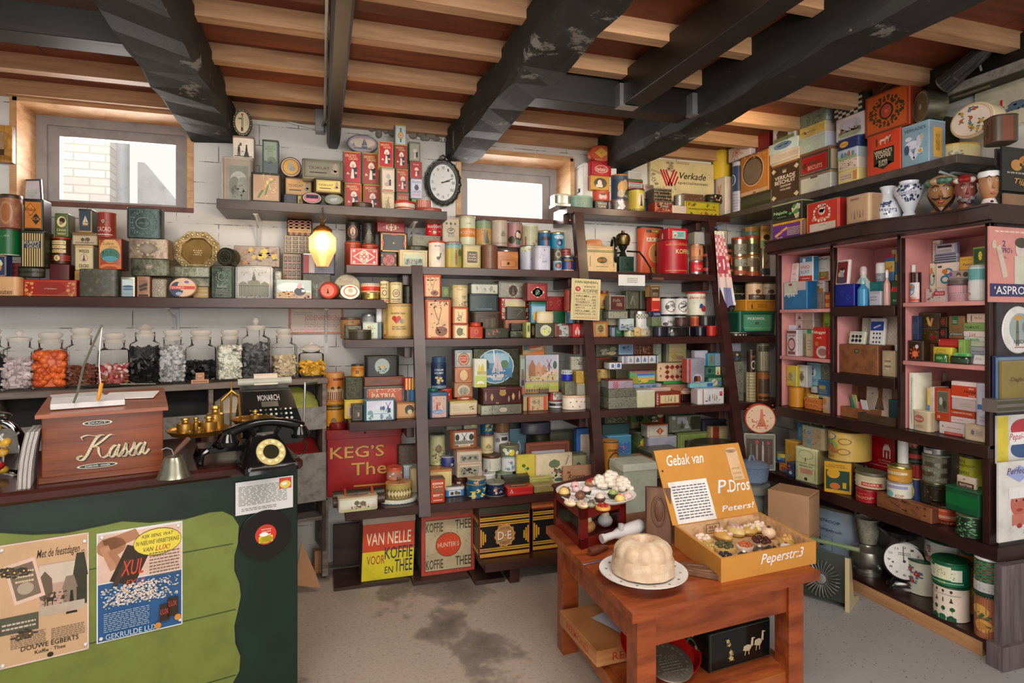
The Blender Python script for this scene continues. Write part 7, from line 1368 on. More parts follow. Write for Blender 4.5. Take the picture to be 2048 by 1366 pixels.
flat('notice','typed white notice with a small record picture at the counter end','notice',(471,966,586,1014),.0085,'L 13 47 44 84 60 776;R 86 20 22 34 c43;E 86 24 20 24 dc5;E 84 22 10 10 eee;L 2 40 86 60 10 776','dddP',None,6)
x,z=CF(531,1068,.012);r=root('vinyl_record','black vinyl single with a red and yellow label on the counter front','record',(CR.x,CR.y,0),(0,0,CANG))
T0=Matrix.Translation((x,.0115,z))@Matrix.Rotation(PI/2,4,'X')
m=MB();m.lathe([(.03,.004)]+[(.034+i*.0018,.004+.0006*(i%2))for i in range(30)]+[(.0885,.004),(.0885,0)],'111G',40,T0,cap=True);m.build('disc',r)
m=MB().lathe([(.036,.0045),(.036,.0056),(.004,.0056)],'c32',32,T0,cap=True);pr(m,'R 50 74 70 34 dc3;E 50 76 70 38 dc3;E 40 48 44 22 eee;T Radi-Kwispel 52 22 48 9 fed;T in_het_hoed 52 33 44 8 fed;G 60 52 30 5 10 eee',face_front(x-.034,x+.034,.0059,z-.034,z+.034),1);m.build('label',r)
KW=wood('mahogany_cash_box','5f2a14','8e4822',(3,40,40),.32,.1);kx0=CT(83,968)[0];kx1,ky=CT(330,962)[0],.05
def kz(py):return H-(py-HY)/F*(cw((kx0+kx1)/2,ky).dot(Vector((SA,CA,0))))
kb=root('cash_box','wooden cash register box with a cream script word on its front','cash box',cw((kx0+kx1)/2,ky,CZ),(0,0,CANG));kw=(kx1-kx0)/2;kh=.205;kd=.36
m=MB().rbox(-kw,0,.018,kw,kd,kh,KW,.003);
KS=[([(.30,1.0),(.24,.98),(.19,.8),(.15,.5),(.11,.18),(.06,.0),(.0,.02),(.0,.14),(.05,.18)],1),([(.02,.86),(.0,.97),(.08,1.04),(.2,.98),(.3,1.0)],.6),([(.44,.96),(.38,.98),(.28,.72),(.18,.52)],.8),([(.2,.52),(.25,.5),(.27,.25),(.32,.03),(.38,.06),(.41,.16)],1)]
for x0 in(.43,.80):KS+=[([(x0+.1,.46),(x0+.05,.5),(x0,.34),(x0-.01,.12),(x0+.02,.0),(x0+.06,.08),(x0+.1,.4)],1),([(x0+.11,.52),(x0+.095,.14),(x0+.12,.0),(x0+.16,.1),(x0+.18,.2)],.9)]
for x0 in(.57,.69):KS+=[([(x0,.08),(x0+.05,.34),(x0+.065,.56),(x0+.075,.36),(x0+.1,.16),(x0+.08,.0),(x0+.03,.0),(x0+.02,.08)],.9),([(x0+.08,.02),(x0+.12,.12)],.6)]
for dx,dy,o_,c in((.004,-.003,.0006,'3a2416'),(0,0,.0012,'d9cba8')):
 for pts,wd in KS:
  P=[Vector((-kw*.44+1.2*kw*(x+.05*y),.062+.075*y))for x,y in pts];Q=[P[0]]
  for i in range(len(P)-1):
   a,b,c_,d=P[max(i-1,0)],P[i],P[i+1],P[min(i+2,len(P)-1)]
   for t in(.25,.5,.75,1):Q.append(.5*(2*b+(c_-a)*t+(2*a-5*b+4*c_-d)*t*t+(3*b-a-3*c_+d)*t**3))
  for a,b in zip(Q,Q[1:]):
   if(b-a).length>1e-6:n_=Vector((.75,-.5)).normalized()*.0042*wd;e_=(b-a).normalized()*.001;m.add([(q.x+dx,-o_,q.y+dy)for q in(a-e_-n_,b+e_-n_,b+e_+n_,a-e_+n_)],[(0,1,2,3)],c)
m.build('body',kb)
MB().rbox(-kw-.008,-.01,0,kw+.008,kd,.02,KW,.003).build('base_moulding',kb)
m=MB();q=[(-kw-.014,-.02),(kw+.014,-.02),(kw+.014,kd+.01),(-kw-.014,kd+.01)];m.loft([[(x,y,kh)for x,y in q],[(x,y,kh+.012+.075*max(0,y))for x,y in q]],wood('mahogany_lid','733218','a85c32',(3,30,30),.3),smooth=False);m.build('lid',kb)
for n,zz,w_,tx in(('EXACT',.178,.04,'EXACT'),('maker',.04,.055,'SCHREUDER_-_ARNHEM')):
 m=MB().prism([(p[0]*w_*2-.02,zz+p[1]*.016)for p in[(a-.5,b-.5)for a,b in[((1+math.cos(t*PI/8))/2,(1+math.sin(t*PI/8))/2)for t in range(16)]]],-.0025,-.0004,'bbaM');pr(m,'E 50 50 88 76 221;T %s 50 50 60 40 ccc'%tx,face_front(-w_-.02,w_-.02,-.0026,zz-.008,zz+.008),6);m.build('name_plate',kb)
def onlid(x,y):return cw((kx0+kx1)/2+x,ky+y,CZ+kh+.0135+.0695*(y+.02))
for i,(x,y,w_,d_,rz,c,lab)in enumerate(((-.05,.10,.2,.12,4,'dddP','thick white pad of paper on the cash box lid, nearest its front edge'),(.07,.22,.16,.13,-10,'eeeP','loose white sheet on the cash box lid behind the pad'),(-.09,.27,.15,.1,12,'cccP','greyish sheet at the rear of the cash box lid'))):
 p=onlid(x,y);tag(MB().rbox(-w_/2,-d_/2,0,w_/2,d_/2,.018 if i==0 else.003,c,.002).build('paper_pad'if i==0 else'paper_sheet',None,p+Vector((0,0,.001)),(math.atan(.0695),0,CANG+math.radians(rz))),lab,'paper')
pb=onlid(-.12,.02);r=root('pen_stand','bent metal rod with a pencil hanging from a white string on the cash box','pen stand',pb,(0,0,CANG));o3=lambda px,py:(lambda q:(q.dot(CXA),q.dot(CYA),q.z))(Vector(ray(px,py))*((pb-Vector((0,0,H))).dot(CYA)/Vector(ray(px,py)).dot(CYA))+Vector((0,0,H))-pb)
MB().tube([o3(x,y)for x,y in((147,806),(155,785),(163,752),(168,730),(185,690),(204,650))],.0035,'887M',8).build('rod',r)
MB().tube([o3(x,y)for x,y in((204,652),(200,690),(198,730),(201,766))],.0016,'eeeP',6).build('string',r)
MB().tube([o3(x,y)for x,y in((203,766),(201,776),(197,797),(195,803))],[.006,.006,.006,.001],'d93',6).build('pencil',r)
m=MB();rnd=random.Random(2);bx=CT(74,972)[0]
for i in range(9):
 o_=i*.0045;m.loft([[(bx-.045+o_*.8+.02*t*t*(1 if t<1 else 1),-.0+.13*0+y_,.0005+.17*t)for y_ in(0.005,.15)]+[(bx-.0425+o_*.8+.02*t*t,y_,.0005+.17*t)for y_ in(.15,.005)]for t in(0,.25,.5,.75,1)],'cccP'if i%3 else'987P',smooth=False)
tag(m.build('brochure_stack',None,Vector((CR.x,CR.y,CZ)),(0,0,CANG)),'fanned stack of grey brochures standing against the cash box','brochures')
GL=glassmat();jx,jy=CT(8,965);jy+=.06;jx-=.075;jc=cw(jx,jy,CZ+.001)
r=root('lollipop_jar','big glass jar full of coloured lollipops at the counter edge of view','jar',jc,(0,0,CANG))
MB().lathe([(.085,0),(.11,.01),(.12,.05),(.12,.13),(.1,.17),(.075,.185),(.075,.2)],GL,28,cap=False).build('glass_body',r)
MB().lathe([(.082,.195),(.088,.2),(.082,.206),(.05,.215),(.02,.222),(.025,.235),(.001,.24)],GL,28).build('lid',r)
m=MB();T1=Matrix.Translation((.03,-.119,.1))@Matrix.Rotation(PI/2-.1,4,'X');m.lathe([(.05,0),(.055,.006),(.05,.012),(.044,.006),(.05,0)],GL,24,T1,cap=False);m.build('rim',r)
rnd=random.Random(11);LC=[('da3','yellow'),('c62','orange'),('a22','dark red'),('7a4','green'),('db8','cream')];protos={}
for i in range(46):
 c,cn=LC[rnd.choice([0,0,0,1,1,2,2,3,4])];a=rnd.uniform(0,6.28);rr=math.sqrt(rnd.random())*.082;z=.02+.135*rnd.random();p=jc+Vector((math.cos(a)*rr,math.sin(a)*rr,z))
 rot=(rnd.uniform(-1.2,1.2),rnd.uniform(-1.2,1.2),rnd.uniform(0,6))
 if cn not in protos:
  q=root('lollipop',cn+' wrapped lollipop inside the big glass jar','lollipop',p,rot,'lollipops in the big glass jar');MB().ball(0,0,0,.017,c+'G',.017,.013,10).build('candy_head',q);MB().tube([(0,0,.012),(0,0,.05)],.002,'eeeP',6).build('stick',q);protos[cn]=q
 else:
  s_=protos[cn];q=s_.copy();C.objects.link(q);q.location=p;q.rotation_euler=rot
  for ch in s_.children:d=ch.copy();C.objects.link(d);d.parent=q
bx,by=CT(349,960);r=root('hand_bell','silver hand bell with a wooden handle standing before the scale','bell',cw(bx,by+.04,CZ+.001),(0,0,CANG))
MB().lathe([(.046,0),(.05,.001),(.043,.015),(.034,.05),(.026,.066),(.012,.072),(.001,.073)],'998M',24).build('bell_body',r)
MB().tube([(.0,0,.072),(.012,.01,.085),(.045,.03,.115)],[.004,.008,.009],'643',8).build('handle',r);MB().tube([(0,0,.072),(-.006,0,.09),(-.02,0,.097),(-.035,0,.092)],.002,'bbbM',6).build('hook',r)
sx,sy=CT(407,940);sy+=.16;sx=kx1+.2;BR='a8813aM';r=root('balance_scale','old black balance scale with two brass pans on the counter','scale',cw(sx,sy,CZ+.001),(0,0,CANG))
m=MB();m.rbox(-.09,-.05,.03,.11,.07,.05,'111G',.02);m.lathe([(.05,.05),(.03,.07),(.02,.1),(.012,.11)],'111G',12);m.tube([(-.09,-.02,.105),(0,0,.1),(.115,.1,.105)],.009,'111G',8);m.ball(-.02,-.05,.06,.02,'111G')
for x,y in((-.08,-.06),(.1,-.06),(-.08,.08),(.1,.08)):m.tube([(x*.8,y*.8,.04),(x,y,.03),(x*1.1,y*1.1,0)],[.012,.009,.012],'111G',8)
for x,y in((-.1,-.03),(.115,.1)):m.tube([(x,y,.075),(x,y,.099)],.02,'111G',8)
m.build('base',r)
for n,(x,y,z,rad)in(('front',(-.09,-.04,.1,.1)),('rear',(.115,.1,.1,.08))):MB().lathe([(rad*.3,z),(rad*.85,z+.004),(rad,z+.022),(rad*1.03,z+.023),(rad*.99,z+.018),(rad*.84,z+.008),(.001,z+.006)],BR,28,Matrix.Translation((x,y,0))).build('pan',r)
MB().tube([(.03,.1,.05),(.035,.1,.27)],.004,BR).tube([(.0,.1,.05),(.0,.1,.2)],.005,BR).tube([(.07,.1,.05),(.06,.1,.22)],.005,BR).tube([(.0,.1,.2),(.035,.1,.235),(.06,.1,.21)],.006,BR).build('pointer',r)
for x,y,h_,rr,lab in((-.13,-.03,.055,.028,'big brass weight nearest the cash box'),(-.095,.0,.05,.016,'slim brass weight behind the big ones'),(-.055,-.03,.055,.027,'big brass weight in the middle of the front pan'),(-.03,.02,.085,.03,'tallest brass weight at the rear of the front pan'),(-.09,-.075,.026,.014,'small brass weight at the front of the pan'),(-.12,-.085,.018,.01,'tiny brass weight beside the small one'),(.12,.1,.045,.02,'brass weight on the rear pan')):
 m=MB().lathe([(rr,0),(rr,h_*.65),(rr*.8,h_*.7),(rr*.4,h_*.74),(rr*.35,h_*.82),(rr*.6,h_*.9),(rr*.5,h_),(.001,h_*1.01)],'b8924aM',16);tag(m.build('scale_weight',None,cw(sx+x,sy+y,CZ+.108),(0,0,0)),lab,'weight','brass weights on the balance scale')
mx,my=CT(535,905);r=root('adding_machine','black adding machine with a paper roll and hand crank','machine',cw(mx+.05,my+.27,CZ+.001),(0,0,CANG-.05));r.scale=(1.3,1.3,1.35);BK='1a1d1fG'
m=MB();m.prism([(-.09,0),(.09,0),(.09,.06),(-.09,.06)],-.1,.12,BK);m.loft([[(-.09,-.1,.06),(.09,-.1,.06),(.09,.12,.06),(-.09,.12,.06)],[(-.08,-.06,.1),(.08,-.06,.1),(.08,.12,.125),(-.08,.12,.125)],[(-.075,.03,.15),(.075,.03,.15),(.075,.12,.16),(-.075,.12,.16)]],BK,smooth=False)
pr(m,'T MONARCH 50 40 60 34 ccc;R 50 76 46 30 555',lambda u,v,o:(-.055+.11*u,-.058+.09*v-o,.104+.045*v+o),2.2);m.build('body',r)
m=MB()
for i in range(9):
 for j in range(3):m.ball(-.06+i*.015,-.085+j*.014,.075+j*.012,.005,'ccb'if i%3 else'443',n=6)
m.build('keys',r);MB().tube([(-.085,.09,.175),(.085,.09,.175)],.012,'bba',10).build('platen',r);m=MB().loft([[(-.035,.078,.165),(.04,.078,.165)],[(-.035,.09,.195),(.04,.09,.195)],[(-.035,.1,.2),(.04,.1,.2)]],'dcbP',cap=False,closed=False);m.build('paper',r)
MB().tube([(.09,.05,.02),(.12,.05,.02),(.125,.05,.17)],.004,'bbbM').tube([(.125,.05,.165),(.165,.05,.17)],.008,'332').build('crank',r)
tx,ty=CT(540,944);r=root('telephone','black desk telephone with a round push button dial at the counter end','telephone',cw(tx,ty+.06,CZ+.001),(0,0,CANG+.1));BP='111213G'
m=MB();m.loft([outl(z,w_,y0,y1)for z,w_,y0,y1 in()]or[[(x,y,z)for x,y in outline_rr(-w_,y0,w_,y1,.018)]for z,w_,y0,y1 in((0,.088,-.08,.09),(.02,.086,-.078,.088),(.03,.078,-.07,.08),(.075,.06,-.03,.06),(.105,.045,0,.055),(.115,.04,.005,.05))],BP);m.build('body',r)
m=MB();S=16;pts=[(-.13+.26*i/S,.025,.125+.03*math.sin(PI*i/S))for i in range(S+1)];m.tube(pts,[.014+.004*abs(2*i/S-1)for i in range(S+1)],BP,10)
for sx_ in(-1,1):m.lathe([(.012,0),(.03,.006),(.034,.02),(.02,.045),(.008,.05)],BP,16,Matrix.Translation((sx_*.118,.012,.085)))
m.build('handset',r);m=MB()
for sx_ in(-1,1):m.tube([(sx_*.035,.02,.11),(sx_*.045,.01,.135)],.009,BP)
m.build('cradle',r);TD=Matrix.Translation((0,-.047,.062))@Matrix.Rotation(math.radians(55),4,'X')
m=MB().lathe([(.05,0),(.05,.004),(.001,.004)],'332M',32,TD).lathe([(.047,.004),(.047,.005),(.001,.005)],'b9a56a',32,TD).lathe([(.026,.005),(.026,.007),(.001,.007)],'221G',24,TD);m.build('dial',r)
for i in range(10):
 a=2*PI*i/10;MB().lathe([(.007,.005),(.0065,.009),(.001,.0095)],'e0cf96',12,TD@Matrix.Translation((math.cos(a)*.036,math.sin(a)*.036,0))).build('button',r)
MB().rbox(-.08,-.0775,.012,.08,-.075,.024,'777M',.001).build('trim_strip',r);MB().tube([(.125,.02,.09),(.15,.03,.06),(.14,.05,.02),(.11,.06,.004),(.09,.06,.006)],.003,'222',6).build('cord',r)
_m,_n,_b=newmat('frosted_glass');_b.inputs['Base Color'].default_value=rgb('e9e0d6');_b.inputs['Alpha'].default_value=.5;_b.inputs['Roughness'].default_value=.25;FROST=_m
def jar(px0,px1,ytop,ybot,fill,kind,col,lab,stop,square=True,seed=0,name='sweet_jar'):
 rnd=random.Random(seed+40);cx=(px0+px1)/2;r_=Vector(ray(cx,ybot));yn=Vector((-math.sin(JROT),math.cos(JROT),0));o=Vector((0,0,H));t=(JA+yn*.075-o).dot(yn)/r_.dot(yn);p=o+r_*t;D=p.x*SA+p.y*CA
 w_=(px1-px0)*D/F/2*.96;h_=(ybot-ytop)*D/F;rt_=root(name,lab,'jar',(p.x,p.y,JZ+.001),(0,0,JROT),'sweet jars on the grocery bin rack');hb=h_*.68
 def ring(k,z):return[(x,y,z)for x,y in(outline_rr(-w_*k,-w_*k*.8,w_*k,w_*k*.8,w_*.3*k,4)if square and k>.75 else[(math.cos(2*PI*(j+.5)/20)*w_*k,math.sin(2*PI*(j+.5)/20)*w_*k)for j in range(20)])]
 MB().loft([ring(k,z)for k,z in((.9,0),(1,.01),(1,hb*.93),(.96,hb*.98),(.72,hb*1.04),(.66,hb*1.08),(.68,h_*.84),(.72,h_*.85))],GL,cap=False).build('glass_body',rt_)
 sp={'ball':[(.66,.8),(.76,.845),(.76,.87),(.2,.885),(.14,.9),(.26,.94),(.26,.96),(.12,.995),(.001,1)],'flat':[(.62,.8),(.74,.85),(.5,.88),(.66,.91),(.72,.95),(.6,.99),(.001,1)],'spire':[(.62,.78),(.7,.82),(.45,.85),(.34,.88),(.62,.92),(.3,.96),(.001,1)],'dome':[(.9,.78),(.94,.8),(.7,.88),(.4,.93),(.2,.94),(.2,.99),(.001,1)]}[stop]
 MB().lathe([(k*w_,z*h_)for k,z in sp],FROST,20).build('stopper',rt_)
 if not fill:return
 m=MB();s=w_*{'ball':.24,'pill':.2,'chunk':.22,'ring':.17,'log':.2}[kind];zt=hb*fill;n=int(min(420,.8*(2*w_)*(1.6*w_)*zt/(s**3*4.2)));A=w_-s*.95;B=w_*.8-s*.95
 m.rbox(-A*.82,-B*.82,.012,A*.82,B*.82,zt*.86,col.split(',')[0],w_*.2)
 for i in range(max(n,60)):
  f=rnd.random();x,y=(rnd.uniform(-A,A),-B*rnd.uniform(.9,1))if f<.45 else((A*rnd.choice((-1,1))*rnd.uniform(.9,1),rnd.uniform(-B,B))if f<.75 else(rnd.uniform(-A,A),rnd.uniform(-B,B)))
  z=.012+s*.7+rnd.random()*(zt-s)if f<.75 else zt*rnd.uniform(.88,1.04)
  c=rnd.choice(col.split(','));T_=Matrix.Translation((x,y,z))@Matrix.Rotation(rnd.uniform(0,3),4,(rnd.random(),rnd.random(),rnd.random()+.1))
  if kind=='ball':m.ball(x,y,z,s,c,n=8)
  elif kind=='pill':m.ball(0,0,0,s,c,s,s*.5,7,T_)
  elif kind=='chunk':m.box(-s*.9,-s*.7,-s*.4,s*.9,s*.7,s*.4,c,T_)
  elif kind=='ring':m.lathe([(s,-s*.6),(s,s*.6),(s*.45,s*.6),(s*.45,-s*.6),(s,-s*.6)],c,8,T_,cap=False)
  else:m.tube([(-s*1.3,0,0),(s*1.3,0,0)],s*.5,c,6,T_)
 tag(m.build('sweets',None,(p.x,p.y,JZ+.001),(0,0,JROT)),{'ball':'heap of round sweets','pill':'heap of oval drops','chunk':'heap of broken pieces','ring':'heap of hollow salty sweets','log':'heap of short sticks'}[kind]+' inside the '+lab,'sweets',kind='stuff')
for a in((-48,6,660,788,.8,'chunk','222,333','glass jar of black sweets cut by the photo edge','flat'),(10,67,664,785,.72,'chunk','cbb,dcc,baa','glass jar of pale pink sweets with a ball stopper','ball'),(71,132,667,781,.9,'ball','d62,e73,c52','glass jar of bright orange balls','flat'),(136,190,657,778,.5,'log','743,854,632','glass jar of brown sticks with a thick stopper','flat'),(200,257,667,774,.55,'pill','b55,ecc,a33,dbb,c77,974','glass jar of mixed red and white sweets','flat',False),(263,318,650,773,.85,'chunk','1a1a1c,222','glass jar of black liquorice with a pointed stopper','spire'),(320,370,663,771,.97,'ring','bbb,888,ccc','glass jar of grey salted liquorice rings','flat'),(374,430,663,768,.55,'chunk','151517,222','half full glass jar of black liquorice','flat'),(435,484,662,765,.95,'pill','ddc,ccb,eed','glass jar of white peppermints','flat'),(485,538,639,763,.8,'chunk','555,444,666','tallest glass jar, filled with dark grey sweets','ball'),(545,592,660,760,.62,'chunk','cb9,dca,ba8','glass jar of beige rusk pieces','flat'),(597,648,687,757,.6,'log','da3,eb4,c92','small round glass jar of yellow candy','dome',False)):
 jar(*a,seed=int(a[0]))
def onrack(px,py,dy):
 r_=Vector(ray(px,py));yn=Vector((-math.sin(JROT),math.cos(JROT),0));o=Vector((0,0,H));t=(JA+yn*dy-o).dot(yn)/r_.dot(yn);q=o+r_*t;return Vector((q.x,q.y,JZ+.001))
m=MB().loft([[(-.09,-.03*k,.004+h_)for k in()]or[(x,math.cos(t)*.035*k,.012+.022*(1-math.sin(t))*k*1.0-.012*k)for t in[PI*i/8 for i in range(9)]]for x,k in((-.1,.35),(-.06,.9),(0,1),(.05,.8))],'998M',cap=False,closed=False);m.tube([(.05,0,.012),(.2,0,.006)],[.006,.004],'887M');tag(m.build('candy_scoop',None,onrack(215,775,.02),(0,0,JROT)),'grey metal sweet scoop lying before the jars','scoop')
m=MB().rbox(-.04,0,0,.04,.012,.02,'c97P',.001).rbox(-.02,.002,.02,.02,.01,.055,'c97P',.001);pr(m,'E 50 30 40 40 865;E 50 30 34 32 c97;L 1 50 82 80 16 543',face_front(-.04,.04,0,0,.055),1.5);tag(m.build('card',None,onrack(400,768,-.005),(0,0,JROT)),'small tan price card before the jar with a pink stopper','card')
# on and before the back wall
def wallsign(name,label,cat,px,Y,ops,base,frame=None,th=.012,seed=3):
 a=atY(px[0],px[1],Y);b=atY(px[2],px[3],Y);w_,h_=b.x-a.x,a.z-b.z;r=root(name,label,cat,(a.x,Y,b.z));m=MB().box(0,0,0,w_,th,h_,base);pr(m,ops,face_front(0,w_,0,0,h_),w_/h_,seed);m.build('panel',r)
 if frame:
  f=frame[0];m=MB().rbox(-.0,-.008,0,f,-.0003,h_,frame[1],.002).rbox(w_-f,-.008,0,w_,-.0003,h_,frame[1],.002).box(f,-.008,0,w_-f,-.0003,f,frame[1]).box(f,-.008,h_-f,w_-f,-.0003,h_,frame[1]);m.build('frame',r)
 return r
wallsign('framed_sign','framed biscuit advertisement with red capital letters under the wall shelf','sign',(578,615,686,667),WY-.014,'T JODENKOEKEN 60 42 64 26 b33;L 2 26 22 34 14 988;L 2 60 70 64 14 a87;L 1 50 84 80 6 a99','dcbP',(.01,'b64'))
wallsign('framed_picture','dark picture in a gilt frame at the wall edge beside the big window','picture',(-30,248,26,326),WY-.05,'R 50 50 90 90 654;E 60 40 60 50 a86;R 50 80 90 30 432','543',(.035,wood('gilt_frame','6b3f12','d6a04a',(20,20,20),.3)),.03)
r=wallsign('framed_picture','small white mounted picture leaning on the window sill','picture',(44,345,86,394),3.86,'R 50 50 84 84 ccd;E 50 60 60 40 bcc;N 8 10 abb 20 80 40 90','ddd',(.008,'444'),.008);r.rotation_euler=(math.radians(-8),math.radians(-6),0);r.location.z=W1[2]+.005
p=atY(886,365,WY-.03);cr_=root('wall_clock','oval white clock with roman numerals in a dark scrolled frame','clock',p);ax_,az_=.085,.115
m=MB()
for i in range(40):
 t=2*PI*i/40;k=1+.06*(i%2);m.tube([(math.cos(t)*ax_*1.12,0,math.sin(t)*az_*1.1),(math.cos(t+.08)*ax_*1.28*k,-.006,math.sin(t+.08)*az_*1.22*k),(math.cos(t+.2)*ax_*1.3,0,math.sin(t+.2)*az_*1.24)],.006,'332',5)
for k in(1.06,1.16):m.tube([(math.cos(2*PI*i/36)*ax_*k,0,math.sin(2*PI*i/36)*az_*k)for i in range(37)],.008,'2b2a2a',6)
m.tube([(0,0,az_*1.25),(-.02,0,az_*1.4),(0,0,az_*1.5),(.02,0,az_*1.4),(0,0,az_*1.25)],.006,'332',6);m.build('frame',cr_)
m=MB().prism([(math.cos(2*PI*i/36)*ax_,math.sin(2*PI*i/36)*az_)for i in range(36)],0,.012,'eeedeaG')
RN=['XII','I','II','III','IIII','V','VI','VII','VIII','IX','X','XI'];ops=''
for i,s_ in enumerate(RN):t=2*PI*i/12;ops+='T %s %.1f %.1f %.1f 8 222;'%(s_,50+39*math.sin(t),50-40*math.cos(t),3+2.2*len(s_))
pr(m,ops+'T Opexa 50 36 10 2.5 555',face_front(-ax_,ax_,0,-az_,az_),ax_/az_);m.build('dial',cr_)
m=MB().box(-.002,-.006,-.01,.002,-.003,.07,'222',Matrix.Rotation(math.radians(66),4,'Y')).box(-.003,-.006,-.012,.003,-.003,.045,'222',Matrix.Rotation(math.radians(76),4,'Y'));m.build('hand',cr_);MB().ball(0,-.006,0,.005,'b23').build('hub',cr_)
p=atY(645,490,3.36);r=root('pendant_lamp','lit amber glass lantern lamp with a brass cap hanging before the tins','lamp',p)
def oct_(k,z):return[(math.cos(2*PI*(j+.5)/8)*k,math.sin(2*PI*(j+.5)/8)*k,z)for j in range(8)]
m_,nt,b=newmat('amber_lamp_glass');b.inputs['Base Color'].default_value=rgb('e8b878');b.inputs['Emission Color'].default_value=rgb('f0a85c');b.inputs['Emission Strength'].default_value=.75;b.inputs['Roughness'].default_value=.3
tc=nd(nt,'ShaderNodeTexCoord');gd=nd(nt,'ShaderNodeVectorMath',operation='DISTANCE');gd.inputs[1].default_value=(0,-.03,.03);nt.links.new(tc.outputs['Object'],gd.inputs[0]);mr_=nd(nt,'ShaderNodeMapRange',i_1=.03,i_2=.1,i_3=1.5,i_4=.42);nt.links.new(gd.outputs['Value'],mr_.inputs[0]);nt.links.new(mr_.outputs[0],b.inputs['Emission Strength'])
MB().loft([oct_(.032,-.115),oct_(.074,-.03),oct_(.074,.035),oct_(.04,.07)],m_,smooth=False).build('glass_shade',r)
MB().lathe([(.044,.068),(.05,.072),(.048,.082),(.032,.098),(.014,.104),(.01,.116)],'8a5a28M',20).build('cap',r)
m=MB().tube([(0,0,.11),(0,0,.2)],.004,'543M',6)
for i in range(6):t=i*1.047;m.tube([(0,0,.12),(math.cos(t)*.014,math.sin(t)*.014,.135),(math.cos(t)*.02,math.sin(t)*.02,.155)],[.005,.004,.001],'654M',5)
zt=2.04-p.z;m.tube([(0,0,.2),(0,0,zt-.004),(0,.12,zt-.006)],.004,'222',6);m.build('hanger',r)
lamp('pendant_lamp_bulb','POINT',(p.x,p.y-.12,p.z+.02),5.5,(1,.68,.38),.06)
p=atY(391,530,3.60);q0=atY(345,490,3.6);q1=atY(439,490,3.6);R_=(q1.x-q0.x)/2*1.05;zb=1.575+.156
r=root('brass_dish','octagonal embossed brass dish with grapes leaning on the silver tins','dish',(p.x,3.60,zb),(math.radians(-14),0,0));T_=Matrix.Translation((0,.03,R_*.93))@Matrix.Rotation(PI/2,4,'X');BRS=wood('embossed_brass','8a6c3c','e6d09a',(60,60,60),.3,.5);BRS.node_tree.nodes['Principled BSDF'].inputs['Metallic'].default_value=.4
def oc(k,z):return[(math.cos(2*PI*(j+.5)/8)*k*R_,math.sin(2*PI*(j+.5)/8)*k*R_,z)for j in range(8)]
m=MB().loft([oc(.5,0),oc(.97,.016),oc(1.0,.02),oc(.97,.022)],BRS,T_,False,False);m.lathe([(.68*R_,.019),(.6*R_,.008),(.001,.006)],'b8965aM',32,T_,cap=False);m.loft([oc(.97,.022),[(math.cos(2*PI*(j+.5)/8)*.68*R_,math.sin(2*PI*(j+.5)/8)*.68*R_,.019)for j in range(8)]],BRS,T_,False,False)
for i in range(24):t=2*PI*i/24;m.ball(math.cos(t)*.81*R_,math.sin(t)*.81*R_,.021,.011,BRS,n=6,T=T_)
for i in range(12):m.ball(((i%4)-1.5+.5*((i//4)%2))*.011,((i//4)-1)*.012-.006,.008,.007,BRS,n=6,T=T_)
m.build('dish',r)
a=atY(660,240,3.7);a.x=0;tag(MB().rbox(a.x-.03,3.70,a.z-.07,a.x+.02,WY-.001,a.z+.06,'aaa',.006).ball(a.x-.005,3.72,a.z+.02,.014,'999').tube([(a.x,3.75,a.z+.06),(a.x+.005,3.74,2.6),(.024,3.6,2.61),(.022,.5,2.61)],.008,'888',8).build('junction_box'),'grey junction box with a conduit running along the thin black beam','electrical box')
tag(MB().tube([(-.44,WY-.02,2.64),(-.3,WY-.015,2.65),(-.15,WY-.015,2.62),(-.02,WY-.02,2.6),(a.x-.02,WY-.03,a.z+.05)],.006,'ccc',6).build('electric_cable'),'white electric cable along the top of the wall to the junction box','cable')
p=atZ(1245,548,ZA);p=atY(1250,545,3.55);r=root('coffee_mill','old iron coffee mill with a brass hopper and a big hand wheel','coffee mill',(p.x,3.58,ZA+.001));IR='1c211fG'
MB().rbox(-.06,-.05,0,.07,.06,.012,'443W',.004).rbox(-.05,-.045,.012,.06,.05,.11,'0f3a2c',.006).build('base',r);MB().rbox(-.03,-.05,.025,.045,-.0455,.09,'0d3327',.002).ball(.008,-.055,.06,.007,'222').build('drawer',r)
MB().lathe([(.03,.11),(.02,.13),(.014,.15),(.028,.17),(.03,.18)],IR,16).build('grinder',r);MB().lathe([(.02,.175),(.042,.19),(.05,.22),(.046,.25),(.03,.265),(.012,.27),(.01,.285),(.001,.287)],'6a5a38M',20).build('hopper',r)
m=MB().tube([(-.075,math.cos(2*PI*i/28)*.0+.0,.14+math.sin(2*PI*i/28)*.115)if False else(-.08+.03*math.cos(2*PI*i/28),-.02+.09*math.cos(2*PI*i/28),.13+.1*math.sin(2*PI*i/28))for i in range(29)],.0105,IR,8)
for i in range(3):t=2*PI*i/3+.4;m.tube([(-.08,-.02,.13),(-.08+.03*math.cos(t),-.02+.09*math.cos(t),.13+.1*math.sin(t))],.004,IR,6)
m.tube([(-.08,-.02,.13),(0,0,.14)],.006,IR);m.build('hand_wheel',r);MB().tube([(.03,0,.15),(.09,-.06,.14),(.1,-.1,.1),(.13,-.13,.03),(.13,-.15,-.04)],.006,IR).build('crank',r);MB().tube([(.13,-.15,-.04),(.21,-.15,-.045)],[.01,.014],'643',8).build('crank_handle',r)
p=atY(1016,541,leanY(ZA)+.02);r=root('wooden_coffee_mill','small wooden box coffee mill with a drawer among the koffie canisters','coffee mill',(p.x,p.y+.05,ZA+.001));OW=wood('orange_mill_wood','a45a28','d08848',(3,20,20),.35)
